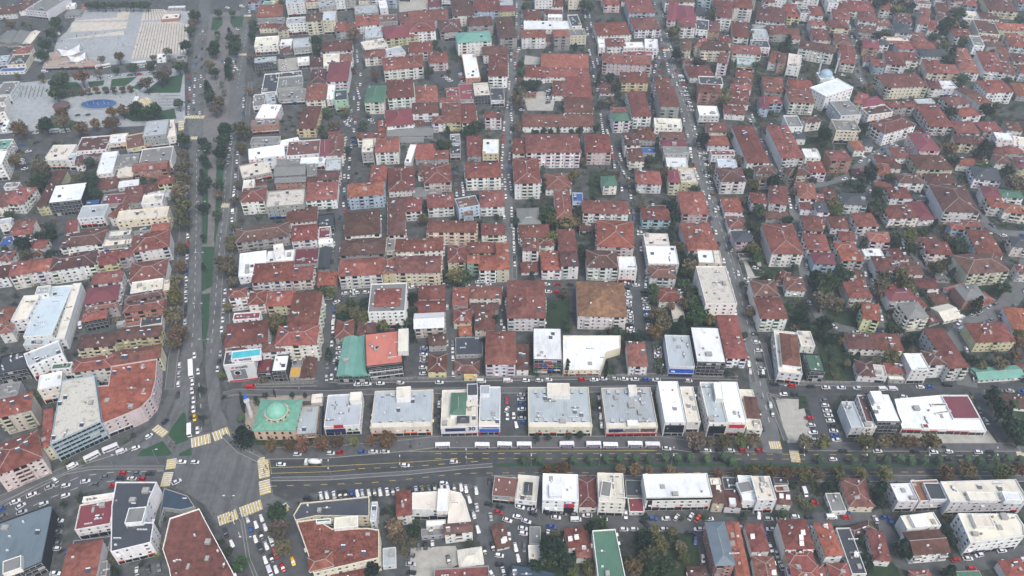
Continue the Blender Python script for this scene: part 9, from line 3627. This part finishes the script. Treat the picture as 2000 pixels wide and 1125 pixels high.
hatch 246.6 454.5 -110 w 12 1700 0
hatch 242.9 444 70 w 12 1699 0
car 217.4 394 75 s 12 1671 0
car 214.9 380.7 82 s 12 1677 0
hatch 211.7 358.7 -99 w 12 1689 0
hatch 209.9 347.6 -101 k 12 1695 0
hatch 214.7 358.2 80 k 12 1700 0
car 213.8 352.6 81 w 12 1703 0
car 212.9 347.1 -99 w 12 1706 0
car 207.4 331.3 82 w 12 1705 0
hatch 205.8 320.2 -98 g 12 1713 0
hatch 244 392.4 -76 k 12 1755 0
car 248.7 387.7 104 w 12 1775 0
car 251.2 373.6 -90 k 12 1800 0
car 251.4 368 -87 k 12 1807 0
hatch 251.5 362.4 91 w 12 1815 0
car 304.9 362.6 53 w 12 1987 0
car 300.9 344.6 -126 w 12 2002 0
car 288.4 331.2 46 g 12 1981 0
hatch 278.3 332.9 28 g 12 1944 0
hatch 273.4 330.2 -152 s 12 1932 0
hatch 282 326.2 -153 w 12 1967 0
hatch 277.1 323.5 -152 s 12 1954 0
car 266 326.3 26 w 12 1912 0
hatch 261 323.8 25 w 12 1899 0
hatch 269.4 319.5 -154 g 12 1934 0
car 264.4 317 -155 b 12 1921 0
car 250.9 317.6 -136 w 12 1873 0
hatch 246.3 297.2 77 w 12 1886 0
car 241.6 276.5 -102 g 4 1901 1
hatch 305.9 426.7 -97 s 12 1902 0
hatch 305.3 421.1 85 g 12 1907 0
hatch 304.6 415.5 83 k 12 1912 0
car 310 426.2 83 w 12 1914 0
car 309.3 420.6 -96 k 12 1920 0
car 309 406.5 -65 g 12 1937 0
car 324 396.1 -4 b 12 1998 0
car 312.6 714.3 -102 w 12 1657 0
car 310.1 703.4 77 w 12 1659 0
car 308.8 698 -104 w 12 1660 0
hatch 306.4 687 -102 k 12 1662 0
car 305.1 681.6 75 w 12 1663 0
hatch 311.9 697.3 78 w 12 1667 0
car 308.1 680.9 77 k 12 1670 0
hatch 300.1 660.7 -105 w 12 1666 0
car 298.7 655.3 78 w 12 1667 0
hatch 297.3 649.8 77 r 12 1668 0
hatch 305.8 670.8 -105 w 12 1672 0
hatch 286.8 600.4 -85 w 12 1680 0
car 371.3 719 75 w 12 1777 0
hatch 361.5 686.8 71 w 12 1781 0
hatch 371 707.4 74 k 12 1785 0
car 362.9 680.6 72 w 12 1789 0
car 342 619.1 -103 w 12 1795 0
hatch 339.9 608.9 86 k 12 1799 0
car 339.1 597.7 -95 g 12 1807 0
hatch 342.2 597.5 86 w 12 1814 0"""
lc = {}; far = []
for i, ln in enumerate(CARS.strip().split('\n')):
    ty, x, y, a, colr, road, pxx, ind = ln.split(); x, y, a, pxx = map(float, (x, y, a, pxx)); a = math.radians(a)
    rr = random.Random(500+i); b, g, bm, gm = CP[ty]; col = lin(*jitter(CARC[colr], rr, .06, .02))
    noun = {'car': 'car', 'hatch': 'hatchback', 'van': 'van', 'mini': 'minibus', 'bus': 'bus'}[ty]
    if ind == '1':
        o = link({'car': 'car', 'hatch': 'hatchback_car', 'van': 'van', 'mini': 'minibus', 'bus': 'bus'}[ty], bm, None, col); o.location = (x, y, .22); o.rotation_euler = (0, 0, a)
        link('window_glass', gm, o)
        if colr == 'p':
            mb = MB(); mb.box((0, 0, .8), (7.1, 2.24, .6)); mb.build('purple_skirt', ['plain'], o, lin(92,74,122))
        lc.setdefault((f"{CARW[colr]} {noun}", int(road)), []).append((pxx, o, noun))
    else: far.append((b, g, x, y, a, col))
RZ = list(ZONES); ZONES = ROADZ
finish_labels(lc, 'vehicles'); ZONES = RZ
if far:
    VV = []; FF = []; CC = []; n = 0
    dk = lin(30,34,40)
    for b, g, x, y, a, col in far:
        ca, sa = math.cos(a), math.sin(a)
        for mbx, fixed in ((b, None), (g, dk)):
            P = np.array(mbx.v); VV.append(np.stack((P[:, 0]*ca-P[:, 1]*sa+x, P[:, 0]*sa+P[:, 1]*ca+y, P[:, 2]+.2), 1))
            for f, m_ in zip(mbx.f, mbx.m): FF.append(tuple(q+n for q in f)); CC.append(fixed or (dk if m_ == 2 else col))
            n += len(P)
    me = bpy.data.meshes.new('distant_cars'); me.from_pydata(np.concatenate(VV).tolist(), [], FF); at = me.attributes.new('tint', 'FLOAT_COLOR', 'FACE'); at.data.foreach_set('color', np.array(CC, dtype=np.float32).ravel())
    me.materials.append(MAT['tintpaint']); o = link('distant_cars', me, None, None, 'stuff'); o['label'] = 'small far-off cars parked along the back streets'; o['category'] = 'cars'
# concrete mixer truck on the avenue
x, y, a = SP['mixer']
tr = empty('mixer_truck', (x, y, .22), a); tag(tr, 'white concrete mixer truck with rounded drum on the avenue', 'truck')
mb = MB(); mb.box((0, 0, .85), (8.4, 1.1, .3)); mb.build('chassis', ['steel'], tr)
mb = MB(); loft([sec(2.6, 1.15, .5, 2.9), sec(3.9, 1.15, .5, 2.8), sec(4.25, 1.1, .5, 1.6)], mb); cab = mb.build('cab', ['white'], tr)
mb = MB(); mb.quad((4.0, -1.0, 2.7), (4.28, -1.0, 1.6), (4.28, 1.0, 1.6), (4.0, 1.0, 2.7)); mb.build('windscreen', ['darkglass'], cab)
mb = MB(); mb.lathe([(.5, -3.6), (.9, -3.4), (1.35, -1.4), (1.35, .4), (.85, 2.2), (.3, 2.4)], (0, 0, 0), 16); dmo = mb.build('drum', ['white'], tr, smooth=True); dmo.location = (-.2, 0, 2.25); dmo.rotation_euler = (0, math.pi/2-.14, 0)
mb = MB(); mb.box((-3.9, 0, 2.9), (.9, .8, .9)); mb.build('hopper', ['frame'], tr)
for sx in (-3.0, -1.8, 1.6, 3.3):
    for sy in (-1, 1): mb = MB(); mb.cyl((sx, sy*1.0-.15, .5), .5, .3, 0, 12, axis='y'); mb.build('wheel', ['rubber'], tr)

# ================================================================ street lamps
lamp_me = {}
mb = MB(); mb.cyl((0, 0, 0), .16, 10.5, 0, 8, .08); mb.cyl((0, 0, 0), .3, .5, 0, 8, .22); lamp_me['pole'] = mb.mesh('pole', ['steel'])
mb = MB(); mb.tube((0, 0, 10.3), (1.9, 0, 10.9), .06, 0, 6); lamp_me['arm'] = mb.mesh('arm', ['steel'])
mb = MB(); mb.box((2.2, 0, 10.9), (1.0, .36, .16)); lamp_me['head'] = mb.mesh('lamp_head', ['frame'])
ll = {}
for i, (x, y, a, dbl, zone, pxx) in enumerate(SP['lamps']):
    r0 = empty('street_lamp', (x, y, .2), a); link('pole', lamp_me['pole'], r0)
    for k in range(2 if dbl else 1):
        ar = link('arm', lamp_me['arm'], r0); ar.rotation_euler = (0, 0, math.pi*k); link('lamp_head', lamp_me['head'], ar)
    ll.setdefault(('tall grey double-armed street lamp' if dbl else 'tall grey single-armed street lamp', zone), []).append((pxx, r0, 'street lamp'))
RZ = list(ZONES); ZONES = ROADZ
finish_labels(ll, 'street lamps'); ZONES = RZ

# ================================================================ low fences along the street behind the stores
mb = MB(); mb.box((0, 0, .65), (.34, .3, 1.3)); post_me = mb.mesh('post', ['paleconcrete'])
mb = MB(); mb.box((0, 0, .75), (2.0, .08, .5)); mb.box((0, 0, .2), (2.0, .2, .4)); rail_me = mb.mesh('rail', ['kerb'])
for nm, ax, ay, bx_, by_ in SP['fences']:
    L_ = math.hypot(bx_-ax, by_-ay); a = math.atan2(by_-ay, bx_-ax); r0 = empty('low_fence', (ax, ay, .28), a); k = int(L_/2.4)
    for i in range(k+1): p = link('post', post_me, r0); p.location = (i*L_/k, 0, 0)
    for i in range(k): p = link('rail', rail_me, r0); p.location = ((i+.5)*L_/k, 0, 0)
    tag(r0, nm, 'fence', 'low fences along the street')
# ================================================================ people on foot
def person_mesh():
    V = [(0, 0, .95), (0, 0, 1.2), (0, 0, 1.45), (0, 0, 1.55), (0, 0, 1.68), (0, .02, 1.78), (-.1, 0, .9), (-.12, .08, .5), (-.12, .0, .08), (-.12, .14, .04),
         (.1, 0, .9), (.12, -.1, .5), (.12, -.22, .1), (.12, -.1, .04), (-.2, 0, 1.42), (-.26, -.05, 1.15), (-.26, .06, .9), (.2, 0, 1.42), (.26, .06, 1.15), (.26, .16, .92)]
    E_ = [(0,1), (1,2), (2,3), (3,4), (4,5), (0,6), (6,7), (7,8), (8,9), (0,10), (10,11), (11,12), (12,13), (2,14), (14,15), (15,16), (2,17), (17,18), (18,19)]
    R_ = [.16, .17, .17, .06, .11, .08, .1, .08, .05, .05, .1, .08, .05, .05, .08, .055, .04, .08, .055, .04]
    me = bpy.data.meshes.new('person'); me.from_pydata(V, E_, []); o = bpy.data.objects.new('person', me); COL.objects.link(o)
    md = o.modifiers.new('skin', 'SKIN'); 
    for v, r in zip(me.skin_vertices[0].data if me.skin_vertices else [], R_): v.radius = (r, r*.8)
    me.skin_vertices[0].data[0].use_root = True
    o.modifiers.new('sub', 'SUBSURF').levels = 1
    dg = bpy.context.evaluated_depsgraph_get(); dg.update(); m2 = bpy.data.meshes.new_from_object(o.evaluated_get(dg)); bpy.data.objects.remove(o)
    m2.materials.clear(); m2.materials.append(MAT['plain'])
    for s_ in ('skin', 'black'): m2.materials.append(MAT[s_])
    for p in m2.polygons:
        c = p.center; p.material_index = 2 if c.z < .92 and abs(c.x) < .22 else (1 if c.z > 1.5 and c.z < 1.73 and c.y > .0 else (2 if c.z > 1.62 else 0))
    return m2
pm = person_mesh(); lp = {}
PC = [('dark coat', (38,40,46)), ('grey jacket', (96,98,104)), ('blue jacket', (52,66,98)), ('red jacket', (150,44,48)), ('beige coat', (164,146,124)), ('black jacket', (26,27,30)), ('white top', (210,210,208))]
for i, (x, y, zone, pxx) in enumerate(SP['people']):
    rr = random.Random(90+i); nm, c = PC[rr.randrange(len(PC))]
    o = link('person', pm, None, lin(*c)); o.location = (x, y, .16 if zone != 8 else .3); o.rotation_euler = (0, 0, rr.uniform(0, 6.28))
    lp.setdefault((f'person walking in {nm}', zone), []).append((pxx, o, 'person'))
RZ = list(ZONES); ZONES = ROADZ
finish_labels(lp, 'people on foot'); ZONES = RZ
# ================================================================ haze
mb = MB(); mb.box((0, 460, (CAM_H+11)/2), (2400, 1500, CAM_H+13)); hz = mb.build('haze', []); hz['kind'] = 'stuff'
hm = bpy.data.materials.new('haze_air'); hm.use_nodes = True; nt = hm.node_tree; nt.nodes.clear()
out = nt.nodes.new('ShaderNodeOutputMaterial'); pv = nt.nodes.new('ShaderNodeVolumePrincipled'); pv.inputs['Color'].default_value = (.79, .90, .94, 1)
pv.inputs['Density'].default_value = .00029; pv.inputs['Anisotropy'].default_value = .2
nt.links.new(pv.outputs['Volume'], out.inputs['Volume']); hz.data.materials.append(hm)
